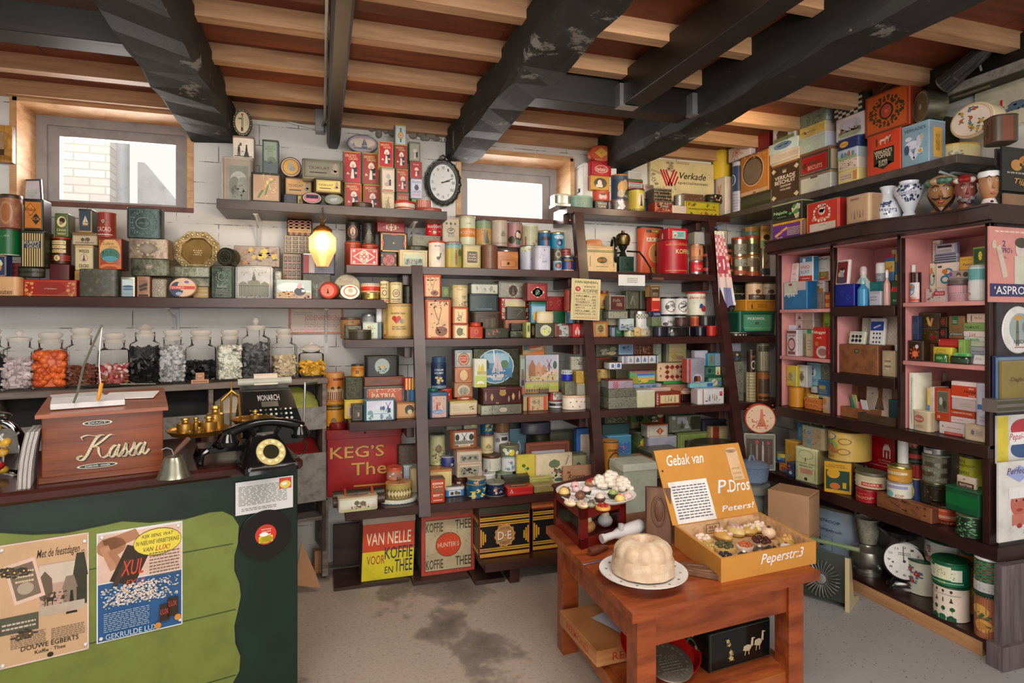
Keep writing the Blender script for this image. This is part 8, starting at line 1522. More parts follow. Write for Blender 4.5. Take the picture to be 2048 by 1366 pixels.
MB().rbox(-.066,-.05,0,.066,.05,.11,OW,.004).build('body',r);MB().rbox(-.045,-.054,.015,.045,-.0505,.06,OW,.002).build('drawer',r).parent;MB().ball(0,-.06,.036,.008,'332').build('knob',r);MB().lathe([(.045,.11),(.045,.118),(.02,.128),(.001,.13)],'888M',16).build('top',r)
p=atY(1190,490,leanY(ZA)+.06);zz=zat(491,p.x,p.y);r=root('wooden_coffee_mill','small curved orange wooden coffee mill standing on the cream tin','coffee mill',(p.x,p.y+.035,ZA+.1315),(0,0,-.2));MB().loft([[(x,y,z)for x,y in outline_rr(-.055*k,-.04,.055*k,.04,.006)]for k,z in((1,0),(1,.04),(.9,.075),(.6,.082))],OW).build('body',r);MB().rbox(-.02,-.044,.01,.04,-.0405,.04,'9a5a2c',.002).build('drawer',r)
a=atY(1425,462,3.42);r=root('tea_towel','red and white checked tea towel with blue trim hanging from the third post','towel',(a.x,3.42,a.z));rows=[];N_=22
for i in range(N_+1):
 t=i/N_;w0=.075+.06*t;zc=-.52*t;rows.append([(.01-.01*t+(j/10)*w0+.04*t,-.012*math.sin(j*1.25+t*2)-.006,zc-(.1*abs(j/10-.55)*-1 if i==N_ else 0))for j in range(11)])
tm=MB();v=[p_ for r_ in rows for p_ in r_]
for i in range(N_):
 for j in range(10):
  c='ddc'if i<1 else('c46a74P'if(i+j)%2 and i<13 else'ddc7c4P');c=('7a7aaaP'if(i*3+j)%3 else'ddd')if i>=16 else c
  if 7<=i<=11 and 2<=j<=8:c='b5465aP'if(j-5)**2+(i-9)**2*1.6>5 or(j in(4,6)and i in(8,9,10))else'eddP'
  k=i*11+j;tm.add([v[k],v[k+1],v[k+12],v[k+11]],[(0,3,2,1)],c,smooth=True)
tm.build('cloth',r);MB().tube([(.04,-.01,.02),(.045,.03,.03)],.008,'5577aa',6).build('hook',r)
r=wallsign('price_board','beige coffee price board with a red seal hanging on the second post','sign',(1141,556,1199,639),3.36,'T VAN_BIJNEN’s 50 9 80 8 432;E 22 25 18 12 b23;T VB 22 25 9 5 ecb;T VERPAKTE 62 19 40 5 765;T KOFFIE 66 29 50 8 543;F 10 .6 876;R 50 36 82 .8 876;T AROMA...60 50 42 70 5 654;T ELITE_.....56 50 50 70 5 654;T TOERIST...32 50 57 70 5 654;T MOCCATA..28 50 64 70 5 654;T JAVA_.....24 50 71 70 5 654;T RECLAME...20 50 78 70 5 654;T HUISHOUD..16 50 85 70 5 654;L 1 50 95 80 3 b54','dc9P',None,.004);r.rotation_euler=(0,math.radians(2),0)
MB().tube([(.03,.002,.2),(.072,.01,.25),(.11,.002,.2)],.0012,'dddP',5).build('string',r)
wallsign('card','white printed card stuck below the iron coffee mill','card',(1237,549,1290,572),leanY(ZA)-.03,'L 3 52 50 40 50 887','dddP',None,.003)
a=atY(654,862,3.5);b=atY(803,862,3.5);zt=zat(862,a.x,3.5);w_=b.x-a.x;KZ=ZD+.001;r=root('tea_box','large red tea box with gold capital lettering at the rack end','box',(a.x,3.5,KZ));hh=zt-KZ
m=MB().rbox(0,0,0,w_,.22,hh-.045,'a01a1c',.008);pr(m,'T KEG’S 41 26 72 20 421;T KEG’S 40 25 72 20 c94;T Thee 64 56 62 22 421;T Thee 63 55 62 22 c94;R 60 84 50 3 c94',face_front(0,w_,0,0,hh-.045),w_/hh);m.build('body',r);MB().rbox(-.006,-.006,hh-.05,w_+.006,.226,hh,'8d1618',.01).ball(w_*.5,-.006,hh-.02,.006,'221').build('lid',r)
for px,pt,pb_,ops,bc,lab in((669,801,853,'R 50 22 98 18 542;T Deventer 46 10 50 9 642;T Jodenkoeken 46 24 80 9 da4;E 46 74 30 30 864;R 50 94 98 6 221','d93','yellow cookie can with a brown band on the red tea box'),(669,745,800,'V 12 c95 0 100 0 12;R 50 30 98 30 c73;R 66 22 50 8 632;E 40 54 16 14 432;E 70 54 16 14 432;R 50 74 98 36 ca8;V 7 743 14 86 66 94','c84','orange and cream cookie can stacked on the yellow one')):
 q=atY(px,pb_,3.6);rr=19*q.dot(Vector((SA,CA,0)))/F;z0=zt+.0015 if'yellow'in lab.split()[0]else zc_;z1=zat(pt,q.x,3.6);m=MB().lathe([(rr*.96,0),(rr,.002),(rr,z1-z0-.003),(rr*.95,z1-z0)],bc,24);pr(m,ops,face_cyl(rr,rr,0,z1-z0),2*rr/(z1-z0),cyl=True);tag(m.build('cookie_can',None,(q.x,3.6,z0)),lab,'can','cookie cans on the red tea box');zc_=z1+.001
q=atY(676,862,3.54);tag(MB().lathe([(.045,0),(.048,.008),(.046,.03),(.04,.036),(.001,.037)],'7a1a18',20).build('round_tin',None,(q.x,3.555,zt+.0015)),'flat dark red round tin on the front of the red tea box','tin')
q=atY(666,985,3.3);q1=atY(768,985,3.3);m=MB();rnd=random.Random(4)
for k in range(3):m.tube([(0,.02*k-.02,.03+.03*(k%2)),(q1.x-q.x,.02*k-.02,.032+.03*(k%2))],.026,('432','221','543')[k],12)
for x in(.06,.2):m.tube([(x,.03*math.cos(t)*1.6-.0,.045+.042*math.sin(t))for t in[2*PI*i/14 for i in range(15)]],.007,'b53',6)
tag(m.build('rolled_box',None,(q.x,3.30,ZD+.003),(0,0,.03)),'dark rolled blanket shaped tin with orange straps at the shelf end','tin')
def floorbox(name,label,px,Y,z0,dep,ops,body,lid,extra='',yaw=0,top=None,side=None,taper=0):
 a=atY(px[0],(px[1]+px[3])/2,Y);b=atY(px[2],(px[1]+px[3])/2,Y);w_=b.x-a.x;z1=zat(px[1],a.x,Y);z1=min(z1,.418)if Y>3.1 else z1;hh=z1-z0;r=root(name,label,name.split('_')[-1],((a.x+b.x)/2,Y,z0+.001),(0,0,math.radians(yaw)))
 m=MB();lh=hh-.04;q=[(-w_/2,0),(w_/2,0),(w_/2,dep),(-w_/2,dep)];m.loft([[(x,y-taper*.5 if y==0 else y,0)for x,y in q],[(x+taper,y,lh)for x,y in q]],body,smooth=False)
 fn=lambda u,v,o:(-w_/2+w_*u+taper*v,-taper*.5*(1-v)-o,lh*v);pr(m,ops,fn,w_/lh,5)
 if side:pr(m,side,lambda u,v,o:(-w_/2-o+taper*v,dep*(1-u),lh*v),dep/lh,6)
 m.build('body',r);MB().rbox(-w_/2-.003+taper,-.004,lh,w_/2+.003+taper,dep+.003,hh,lid,.004).build('lid',r);return r
BD=wood('dark_floor_board','2a1a16','4a322b',(3,14,14),.5)
tag(MB().rbox(.07,3.36,0,.47,3.62,.018,BD,.002).build('floor_board'),'dark flat board on the floor under the red and yellow tin','board');tag(MB().rbox(.07,3.66,.018,.5,3.68,.26,BD,.002).build('floor_board',None,(0,0,0),(0,0,0)),'dark board standing against the wall behind the red and yellow tin','board')
tag(MB().rbox(.485,3.30,0,.8,3.62,.02,BD,.002).build('floor_board'),'dark flat board on the floor under the rusty koffie thee tin','board');tag(MB().rbox(.81,3.2,0,.98,3.5,.024,BD,.002).build('floor_board',None,(0,0,0)),'short dark board on the floor beside the wooden support block','board')
tag(MB().rbox(1.0,3.17,0,1.055,3.3,ZE-.047,RACKW,.003).build('support_block'),'brown wooden block holding up the lowest rack shelf','block')
floorbox('coffee_tin','red and yellow coffee and tea tin with big lettering on the floor',(722,1037,826,1160),3.40,.018,.22,'R 50 24 99 50 c42;R 50 75 99 52 dc2;T VAN_NELLE 50 27 86 22 edb;T VOOR 26 64 34 16 a33;T KOFFIE 70 54 54 22 253545;T EN 52 84 16 12 253545;T THEE 80 78 34 22 253545','654','a98',taper=.012)
floorbox('coffee_tin','rusty cream and red koffie thee tin with a red disc on the floor',(843,1022,949,1158),3.36,.02,.22,'R 50 50 99 99 b43;R 50 50 88 88 321;R 50 50 86 86 ba8;T KOFFIE 24 19 32 16 332;T THEE 78 17 30 16 332;E 50 50 48 42 321;E 50 50 46 40 c42;T HUNTER’S 50 50 40 8 dba;T KOFFIE 24 82 32 16 332;T THEE 78 80 30 16 332;N 60 2 a86;N 20 3 864','865',wood('rusty_lid','6b3a24','9a6244',(10,10,10),.7),side='R 50 50 80 84 987;N 30 9 654;R 50 50 60 30 843')
DE_='R 50 12 97 8 c93;R 50 24 97 8 c93;R 50 12 97 1.5 432;R 50 24 97 1.5 432;R 50 82 97 8 c93;R 50 94 97 8 c93;R 50 82 97 1.5 432;R 4 54 3 40 c93;R 8 54 3 30 c93;R 12 54 3 18 c93;R 96 54 3 40 c93;R 92 54 3 30 c93;R 88 54 3 18 c93;F 1 .8 b43;'
floorbox('coffee_tin','black and gold tin with a round wavy seal on the lowest rack shelf',(958,1012,1060,1122),3.22,ZE,.26,DE_+'A 50 52 42 56 12 b74;E 50 52 38 50 c95;E 50 52 33 43 875;E 50 52 31 41 b85;T D·E 50 53 28 20 543;T D·E 49.5 52 27 19 edc;T DOUWE 50 36 18 6 543;T EGBERTS 50 68 18 6 543','111','332',side='R 50 18 90 10 c93;R 50 88 90 10 c93')
floorbox('coffee_tin','black and gold tin with gilt bars behind the red pastry cabinet',(1064,992,1170,1108),3.24,ZE,.26,DE_,'111','b63')
floorbox('tea_box','tall pale green metal box with a worn lid behind the pastry box',(1247,930,1314,1060),2.92,0,.16,'R 50 80 98 40 6a7;R 50 78 98 2 896;F 3 1 ab9;N 14 3 887','b9c4b0','cfd6c6')
floorbox('tea_box','dark red tin with a gilt line beside the tall pale green box',(1176,1040,1236,1075),3.25,ZE,.2,'R 50 50 60 40 b43','611','722')
q=atZ(642,1146,0);tag(MB().rbox(-.035,0,0,.035,.05,.13,'b98a62P',.002).build('carton_block',None,(q.x,q.y,0),(0,0,.2)),'small brown cardboard block standing under the bin rack leg','carton')
q=atY(598,1000,3.3);m=MB().prism([(0,.12),(.03,.3),(.1,.12),(.13,.03),(0,.07)],0,.006,'b98a62P');tag(m.build('cardboard_piece',None,(q.x-.02,3.34,.0),(.06,0,.2)),'pointed piece of brown cardboard beside the counter end','cardboard')
# low table with pastry things
FL,FR,BL=atZ(1265,1228,.53),atZ(1640,1142,.53),atZ(1092,1052,.53)
EX,EY=FR-FL,BL-FL
TM=Matrix(((EX.x,EY.x,0,0),(EX.y,EY.y,0,0),(0,0,1,0),(0,0,0,1)))
TW=wood('red_brown_table_wood','74341a','b0592c',(3,22,22),.3,.1,6,('d09a6a',16.0,.74));tb=root('side_table','low red brown wooden table with a lower shelf, full of pastry things','table',(FL.x,FL.y,0))
MB().box(0,0,.497,1,1,.53,TW,TM).build('table_top',tb)
for x,y in((.05,.05),(.86,.05),(.05,.86),(.86,.86)):MB().box(x,y,0,x+.09,y+.09,.496,TW,TM).build('leg',tb)
m=MB()
for q in((.14,.065,.86,.09),(.14,.91,.86,.935),(.065,.14,.09,.86),(.91,.14,.935,.86)):m.box(q[0],q[1],.375,q[2],q[3],.496,TW,TM)
m.build('apron',tb);m=MB()
for q in((.14,.07,.86,.1),(.14,.9,.86,.93),(.07,.14,.1,.86),(.9,.14,.93,.86)):m.box(q[0],q[1],.1,q[2],q[3],.15,wood('orange_rail','8a4420','b8662f',(3,22,22),.4),TM)
m.build('rail',tb);MB().box(.1,.1,.15,.9,.9,.165,TW,TM).build('lower_shelf',tb)
TZ=.5305
def on(px,py,z=TZ):return atZ(px,py,z)
a,b,c=on(1163,1100),on(1252,1068),on(1107,1046);ex,ey=b-a,c-a;PM=Matrix(((ex.x,ey.x,0,0),(ex.y,ey.y,0,0),(0,0,1,0),(0,0,0,1)));RD='7a1815';hp=.165
r=root('pastry_cabinet','dark red box with glass windows and pastries under the white plate','box',a)
m=MB()
for x,y in((0,0),(.86,0),(0,.9),(.86,.9)):m.box(x,y,0,x+.14,y+.1,hp,RD,PM)
m.box(0,0,0,1,1,.022,RD,PM).box(0,0,.022,1,.02,.04,RD,PM).box(0,0,.022,.03,1,.04,RD,PM);m.box(0,0,hp-.045,1,.03,hp,RD,PM).box(0,0,hp-.045,.04,1,hp,RD,PM).box(.96,0,.02,1,1,hp,RD,PM).box(0,.97,.02,1,1,hp,RD,PM);m.build('frame',r)
MB().box(-.03,-.02,hp,1.03,1.02,hp+.012,'4a1512',PM).build('lid',r);MB().box(.1,.012,.022,.9,.018,hp-.035,GL,PM).box(.012,.07,.022,.02,.93,hp-.035,GL,PM).build('window_glass',r)
for x,y,cc,lab in((.3,.25,'db9a50','round golden bun inside the red pastry cabinet'),(.3,.6,'c9a860','pale green iced bun inside the red pastry cabinet'),(.7,.25,'eee','white cream cake inside the red pastry cabinet'),(.65,.6,'8a5a3a','brown cake inside the red pastry cabinet')):
 p=PM@Vector((x,y,0))+a;tag(MB().ball(0,0,.028,.034,cc,.034,.028,12).ball(0,0,.055,.02,'e8d8b0',n=8).build('pastry',None,(p.x,p.y,TZ+.0225)),lab,'pastry')
pz=TZ+hp+.0135;p=on(1191,988,pz+.02);D_=p.x*SA+p.y*CA;R_=77*D_/F;r=root('pastry_plate','white scalloped compartment plate of small pastries on the red cabinet','plate',(p.x,p.y,pz));PW='e9e7e4G'
m=MB();n=48;sc=[1+.06*abs(math.sin(4*2*PI*j/n/2+.4))for j in range(n)]
m.loft([[(math.cos(2*PI*j/n)*R_*k*(sc[j]if k>.6 else 1),math.sin(2*PI*j/n)*R_*k*(sc[j]if k>.6 else 1),z)for j in range(n)]for k,z in((.5,0),(.6,.004),(.92,.018),(1,.03),(.97,.031),(.88,.02),(.55,.01))],PW)
for i in range(5):t=2*PI*i/5+.3;m.tube([(math.cos(t)*R_*.3,math.sin(t)*R_*.3,.016),(math.cos(t)*R_*.9,math.sin(t)*R_*.9,.024)],.006,PW,6)
m.lathe([(R_*.27,.012),(R_*.3,.02),(R_*.27,.024),(R_*.2,.014),(.001,.012)],PW,20);m.build('plate',r)
def petit(x,y,z,s,body,top,lab,kind=0,seed=0):
 rnd=random.Random(seed);m=MB()
 if kind==0:m.lathe([(s*.7,0),(s,s*.6),(s*.95,s*.75),(s*.8,s*.8)],body,12);m.ball(0,0,s*.8,s*.8,top,n=10)
 elif kind==1:
  for i in range(16):t=i*2.4;k=s*(1-.05*i);m.ball(math.cos(t)*k*.8,math.sin(t)*k*.8,s*.1*i*.6+s*.25,s*.4,body,s*.4,s*.3,6)
  m.ball(0,0,s*.9,s*.35,top,n=8)
 elif kind==2:
  m.ball(0,0,s*.4,s,body,s*.7,s*.45,10)
  for i in range(9):m.ball(rnd.uniform(-.7,.7)*s,rnd.uniform(-.4,.4)*s,s*.75,s*.2,top,n=6)
 elif kind==3:m.lathe([(s,0),(s*1.05,s*.15),(s,s*.35),(s*.8,s*.4),(.001,s*.45)],body,14);[m.ball(math.cos(i)*s*.55,math.sin(i)*s*.55,s*.5,s*.26,top,n=6)for i in range(7)]
 else:m.ball(0,0,s*.6,s*.75,body,s*.75,s*.6,10);m.ball(0,0,s*1.15,s*.22,top,n=6)
 tag(m.build('pastry',None,(x,y,z),(0,0,rnd.uniform(0,6))),lab,'pastry','marzipan pastries on the plate and in the box')
BRW,CRM='4a2a1a','ead9b8'
for px,py,s,b_,t_,k,lab in((1128,997,.022,BRW,'e0b870',0,'brown cup with a yellow cream top at the plate edge'),(1160,1000,.022,'7a5038','6a4230',4,'round milk chocolate ball on the white plate'),(1140,1012,.022,'e6cda6','dcc',2,'pale biscuit near the plate edge'),(1165,1016,.022,'e9d4a8','dba',2,'flat pale biscuit at the front of the plate'),(1182,1014,.02,'998','654',2,'grey nut biscuit at the front of the plate'),(1206,1018,.022,'d8a24a','a01a1a',3,'tart with red berries at the plate front'),(1200,1004,.018,BRW,'dcb',0,'brown cup with orange peel on the plate'),(1240,1006,.022,'e8c878','c63',4,'yellow bun with a small peak on the plate'),(1226,996,.018,'222','9a6',0,'dark cup with a green top on the plate'),(1255,1000,.02,'dbb','eaa',4,'pink and white cake at the plate edge'),(1172,990,.018,'332','ecc',0,'dark cup with white cream, beside the dish hollow'),(1152,986,.018,'ecc','a22',4,'white cake with a red cherry on the plate'),(1130,985,.02,'6a4028','865',2,'dark biscuit at the rear edge of the plate'),(1150,976,.018,'ebb','b33',4,'pale pink cake with a cherry at the rear'),(1180,972,.026,'a87a58','b33',2,'large nut cake with red pieces at the plate rear'),(1222,975,.04,'ece2d2','ece2d2',1,'large white meringue rosette, middle one'),(1245,982,.034,'e8dccc','ece2d2',1,'white meringue rosette at the plate edge'),(1200,974,.03,'eee4d6','ece2d2',1,'smaller white meringue rosette at the plate rear')):
 q=on(px,py,pz+.016);petit(q.x,q.y,pz+.0165,s*1.3,b_,t_,lab,k,px)
p=on(1286,1140,TZ+.04);D_=p.x*SA+p.y*CA;R_=87*D_/F;r=root('cake_plate','white footed plate with a flowered rim carrying the pudding','plate',(p.x,p.y,TZ));m=MB().lathe([(.05,0),(.045,.004),(.035,.015),(R_*.6,.024),(R_,.04),(R_,.043),(R_*.6,.03),(.001,.028)],PW,40)
for i in range(14):t=2*PI*i/14;m.ball(math.cos(t)*R_*.84,math.sin(t)*R_*.84,.0375,.006,('665','b96','576')[i%3],.006,.002,6)
m.build('plate',r);ph=[(.0,.0),(1,0),(1.02,.04),(1.0,.07),(.95,.1),(.97,.13)];n=84;rings=[]
for i in range(15):
 t=i/14;z=.004+(.112 if True else 0)*math.sin(min(t*1.15,1)*PI/2)*(1 if t<.87 else 1-.32*(t-.87)/.13);k=(1-.06*t if t<.25 else.93-.05*t)if t<.3 else math.cos((t-.3)/.7*PI/2*.93)*.9
 rings.append([(math.cos(2*PI*j/n)*R_*.7*k*(1+.08*abs(math.sin(11*PI*j/n))**.8*(1 if.3<t<.9 else.3)),math.sin(2*PI*j/n)*R_*.7*k*(1+.08*abs(math.sin(11*PI*j/n))**.8*(1 if.3<t<.9 else.3)),z)for j in range(n)])
tag(MB().loft(rings,'d9bfa0+cbae90+e6d2b8@14').build('moulded_pudding',None,(p.x,p.y,TZ+.036)),'beige fluted moulded pudding on the footed white plate','pudding')
OLDW=wood('old_carved_wood','4a2e1e','7d5840',(20,20,4),.6,.4)
p=on(1318,1090);m=MB().rbox(-.052,0,0,.05,.045,.225,OLDW,.006,Matrix.Rotation(-.12,4,'X'));m.tube([(math.cos(t)*.028,-.002+.12*(.13+.045*math.sin(t)),.13+.06*math.sin(t))for t in[2*PI*i/20 for i in range(21)]],.005,OLDW,6).ball(0,.012,.13,.018,OLDW,.008,.045);tag(m.build('biscuit_mould',None,(p.x,p.y-.002,TZ+.0055),(0,0,-.45)),'thick carved wooden biscuit mould standing upright by the pudding','mould')
p=on(1404,1150);m=MB().rbox(-.075,-.035,0,.075,.04,.02,OLDW,.004);m.tube([(math.cos(t)*.05,math.sin(t)*.02,.02)for t in[2*PI*i/20 for i in range(21)]],.004,OLDW,6);tag(m.build('biscuit_mould',None,(p.x,p.y+.01,TZ+.001),(0,0,-.75)),'flat carved wooden biscuit mould lying before the pastry box','mould')
p=on(1228,1085);r=root('pastry_press','white enamel pastry press with a nozzle lying behind the pudding','press',(p.x+.015,p.y-.02,TZ+.001),(0,0,.15));MB().tube([(-.075,0,.035),(-.03,0,.04),(0,0,.043),(.06,.01,.045),(.13,.03,.045)],[.016,.015,.026,.03,.028],'e4e4e6G',14).tube([(0,-.01,.06),(0,-.01,.085)],.012,'ddd').build('barrel',r);MB().tube([(-.076,0,.035),(-.09,0,.033)],[.019,.019],'ddd',14).build('nozzle',r);MB().tube([(.02,-.02,.03),(-.01,-.05,.01),(-.05,-.06,.006)],.006,'aaaM').build('lever',r)
p=on(1196,1108);tag(MB().tube([(-.045,0,.018),(-.02,0,.019),(.03,.005,.016),(.06,.01,.012)],[.013,.017,.012,.008],'6a3a28',10).build('wooden_pestle',None,(p.x,p.y,TZ),(0,0,.3)),'turned wooden pestle beside the red pastry cabinet','pestle')
p=on(1188,1126);tag(MB().rbox(-.05,-.006,0,.05,.006,.004,'aabM',.003).build('knife',None,(p.x,p.y,TZ+.001),(0,0,.12)),'plain silver knife blade sticking out under the cake plate','knife')
a,b,c=on(1442,1166),on(1632,1127),on(1349,1092);ex,ey=b-a,(c-a)*1.0;BM=Matrix(((ex.x,ey.x,0,0),(ex.y,ey.y,0,0),(0,0,1,0),(0,0,0,1)));hb=.085;OC='c78a3aP'
r=root('pastry_box','ochre wooden box of pastries with a raised hand lettered lid','box',a);IN=M('cfa980W');m=MB().box(0,0,0,1,.025,hb,OC,BM).box(0,.975,0,1,1,hb,OC,BM).box(0,.025,0,.025,.975,hb,OC,BM).box(.975,.025,0,1,.975,hb,OC,BM).box(.025,.025,.001,.975,.975,.028,IN,BM)
pr(m,'I Peperstr:3 63 40 46 56 eee',lambda u,v,o:BM@Vector((u,-o*4,hb*v)),3);m.build('body',r)
m=MB().box(.026,.966,.008,.974,.974,hb-.001,IN,BM).box(.966,.026,.008,.9745,.966,hb-.001,IN,BM).box(.026,.026,.008,.034,.966,hb-.001,IN,BM);pr(m,'F 4 3 543;T ELS 50 36 50 22 543;L 1 50 70 60 14 543',lambda u,v,o:BM@Vector((.33+.17*u,.966-o*4,.03+.045*v)),1.6);m.build('lining',r)
LH=.29;lf=lambda u,v,o:BM@Vector((-.02+1.0*u-.1*v,1.0+.26*v-o*3,hb+LH*v));m=MB();q0=[lf(u,v,o)for o in(0,-.006)for u,v in((0,0),(1,0),(1,1),(0,1))];m.add(q0,[(0,1,2,3),(7,6,5,4),(0,4,5,1),(1,5,6,2),(2,6,7,3),(3,7,4,0)],OC)
pr(m,'I Gebak_van 32 15 42 15 eee;I P. 66 58 14 18 eee;I Dros 86 59 26 17 eee;I Peters! 78 88 40 8 eee;E 4 28 2 3 432;N 8 1 643',lf,1.2);m.build('lid',r)
m=MB();pr(m,'R 28 72 44 56 e8e6e2;L 12 28 72 38 46 667;R 88 30 14 44 d9b48c;E 88 9 14 8 d9b48c;L 3 88 42 10 20 b96',lf,1.2,off=.0012);m.build('note_sheet',r)
for i,(x,y,s,b_,t_,k,lab)in enumerate(((.12,.55,.032,'c9a860','b89a50',2,'flat yellow green biscuit at the box corner'),(.2,.3,.026,'c9b060','334',3,'yellow tart with dark filling at the box front edge'),(.32,.16,.026,'223','eee',4,'dark blue ball with a white eye spot'),(.3,.5,.034,'d8b468','553',3,'wide yellow ring biscuit with dark fruit'),(.22,.8,.03,'d2b070','edc',3,'nut tart at the rear of the box'),(.42,.75,.036,'cfa050','dba',2,'golden twisted cake at the rear'),(.6,.82,.038,'d6b878','caa',2,'long oval bun at the rear'),(.74,.78,.034,'c8a050','dcb',2,'seed covered bun at the rear'),(.5,.45,.026,'dcb','c63',3,'white cake with orange pieces in the middle'),(.52,.22,.026,'543','dcc',4,'chocolate ball with white dots at the front'),(.68,.45,.036,'a86','4a1a18',3,'tart heaped with dark cherries'),(.66,.22,.028,'d0a860','332',3,'fan shaped biscuit at the front'),(.86,.6,.03,'e8c8a8','432',4,'pink white ball by the box side'),(.88,.82,.034,'edd8a8','edc',2,'large pale wafer at the rear corner'),(.9,.34,.034,'c8a850','da6',2,'yellow seeded biscuit by the side'),(.8,.2,.024,'ddd','b34',4,'small white cake with red and blue'))):
 q=BM@Vector((x,y,0))+a;petit(q.x,q.y,TZ+.0285,s*1.3,b_,t_,lab,k,i)
LZ=.166
p=TM@Vector((.30,.58,0))+FL;m=MB().rbox(-.13,-.17,0,.13,.17,.06,wood('cigar_box_wood','a86a38','cf9560',(4,4,30),.5),.003);pr(m,'T REINE 50 50 50 50 b42',face_front(-.13,.13,-.17,0,.06),4);pr(m,'T REEMOND 50 50 60 46 b42',lambda u,v,o:(-.13-o,.17-.34*u,.06*v),6);tag(m.build('wooden_box',None,(p.x-.1,p.y,LZ),(0,0,.03)),'flat wooden box with red stencilled letters under the table','box')
m=MB().loft([[(-.05,-.1,.004),(.05,-.1,.004)],[(-.05,0,.008),(.05,0,.003)],[(-.05,.1,.003),(.05,.1,.006)]],'ccdP',cap=False,closed=False);tag(m.build('paper_sheet',None,(p.x-.06,p.y-.02,LZ+.061),(0,0,.35)),'curled white sheet on the flat wooden box','paper')
p=TM@Vector((.36,.24,0))+FL;m=MB().lathe([(.1,0),(.13,.004),(.15,.03),(.146,.03),(.128,.008),(.001,.006)],'a81a1aG',36);T_=Matrix.Rotation(.0,4,'X');pr(m,'I Coca 50 30 60 20 edd',lambda u,v,o:(-.11+.22*u,-.02+.1*v,.0075+o),2);tag(m.build('tray',None,(p.x-.03,p.y+.06,LZ+.046),(.3,0,0)),'round red metal tray with white script leaning under the table','tray')
m=MB().lathe([(.08,0),(.09,.006),(.084,.008),(.001,.006)],'b0aa9eM',32);pr(m,'S 50 50 84 84 24 665;I Zaan 50 40 50 20 665;L 4 50 66 50 30 776',lambda u,v,o:(-.08+.16*u,-.08+.16*v,.0085+o),1);tag(m.build('plate',None,(p.x-.05,p.y-.03,LZ+.056),(.3,0,0)),'small grey engraved plate lying in the red tray','plate')
p=TM@Vector((.66,.3,0))+FL;m=MB().rbox(-.15,-.11,0,.15,.12,.145,'101413G',.004);GD='b8a070';pr(m,'X fowl 62 58 26 44 c8b898;X fowl 80 50 24 50 c8b898;W 6 5 c9b080,ba7 543 16 40 30 80;F 1.5 .5 554',face_front(-.15,.15,-.11,0,.145),2);pr(m,'O 60 60 26 36 3 386;W 5 6 c9b080 454 10 90 20 80',lambda u,v,o:(-.15-o,.12-.23*u,.145*v),1.6);pr(m,'X fowl 60 50 16 24 998;W 3 4 ba8 454 10 40 20 60;F 1 .5 554',face_top(-.15,.15,-.11,.12,.145),1.3);tag(m.build('lacquer_box',None,(p.x,p.y,LZ),(0,0,.1)),'black lacquer box with gilt cranes and blossom under the table','box')
# side wall: heads, vases, signs, appliances
def DD(p):return(p.x*SA+p.y*CA)/F
for px,w_,yt,prof,lab,tx in((1776,53,362,[(.6,0),(.95,.1),(1,.3),(.9,.5),(.55,.66),(.5,.9),(.62,.97),(.6,1)],'white pharmacy vase with a blue bird, straight necked','ISSOPI'),(1818,58,358,[(.62,0),(.5,.08),(.36,.2),(.6,.4),(1,.7),(.98,.85),(.62,.93),(.66,1)],'white footed pharmacy vase with dense blue leaves','DIACODII')):
 p=atX(px,437,2.78);k=DD(p);R_=w_/2*k*.9;h_=(435-yt)*k;m=MB().lathe([(a*R_,z*h_)for a,z in prof],'dde2eaG',24)
 pr(m,('X bird 45 50 60 24 347;N 24 8 457 14 86 40 78;R 50 66 70 8 dde;T %s 50 66 60 6 235'if tx[0]=='I'else'N 60 8 457,235 8 92 14 54;R 44 34 70 8 dde;T %s 44 34 60 6 235')%tx,(lambda f:lambda u,v,o:f(u,v,o))(lambda u,v,o,P=prof,R_=R_,h_=h_:(lambda kk,x:(x*kk,-math.sqrt(max(0,1-x*x))*kk-o*2,v*h_))(R_*next((P[i][0]+(P[i+1][0]-P[i][0])*(v-P[i][1])/(P[i+1][1]-P[i][1])for i in range(len(P)-1)if v<=P[i+1][1]),1)*1.01,(u-.5)*1.96)),1,4,True)
 tag(m.build('vase',None,(2.78,p.y,1.956),(0,0,-PI/2+.7)),lab,'vase','pharmacy vases on the cornice')
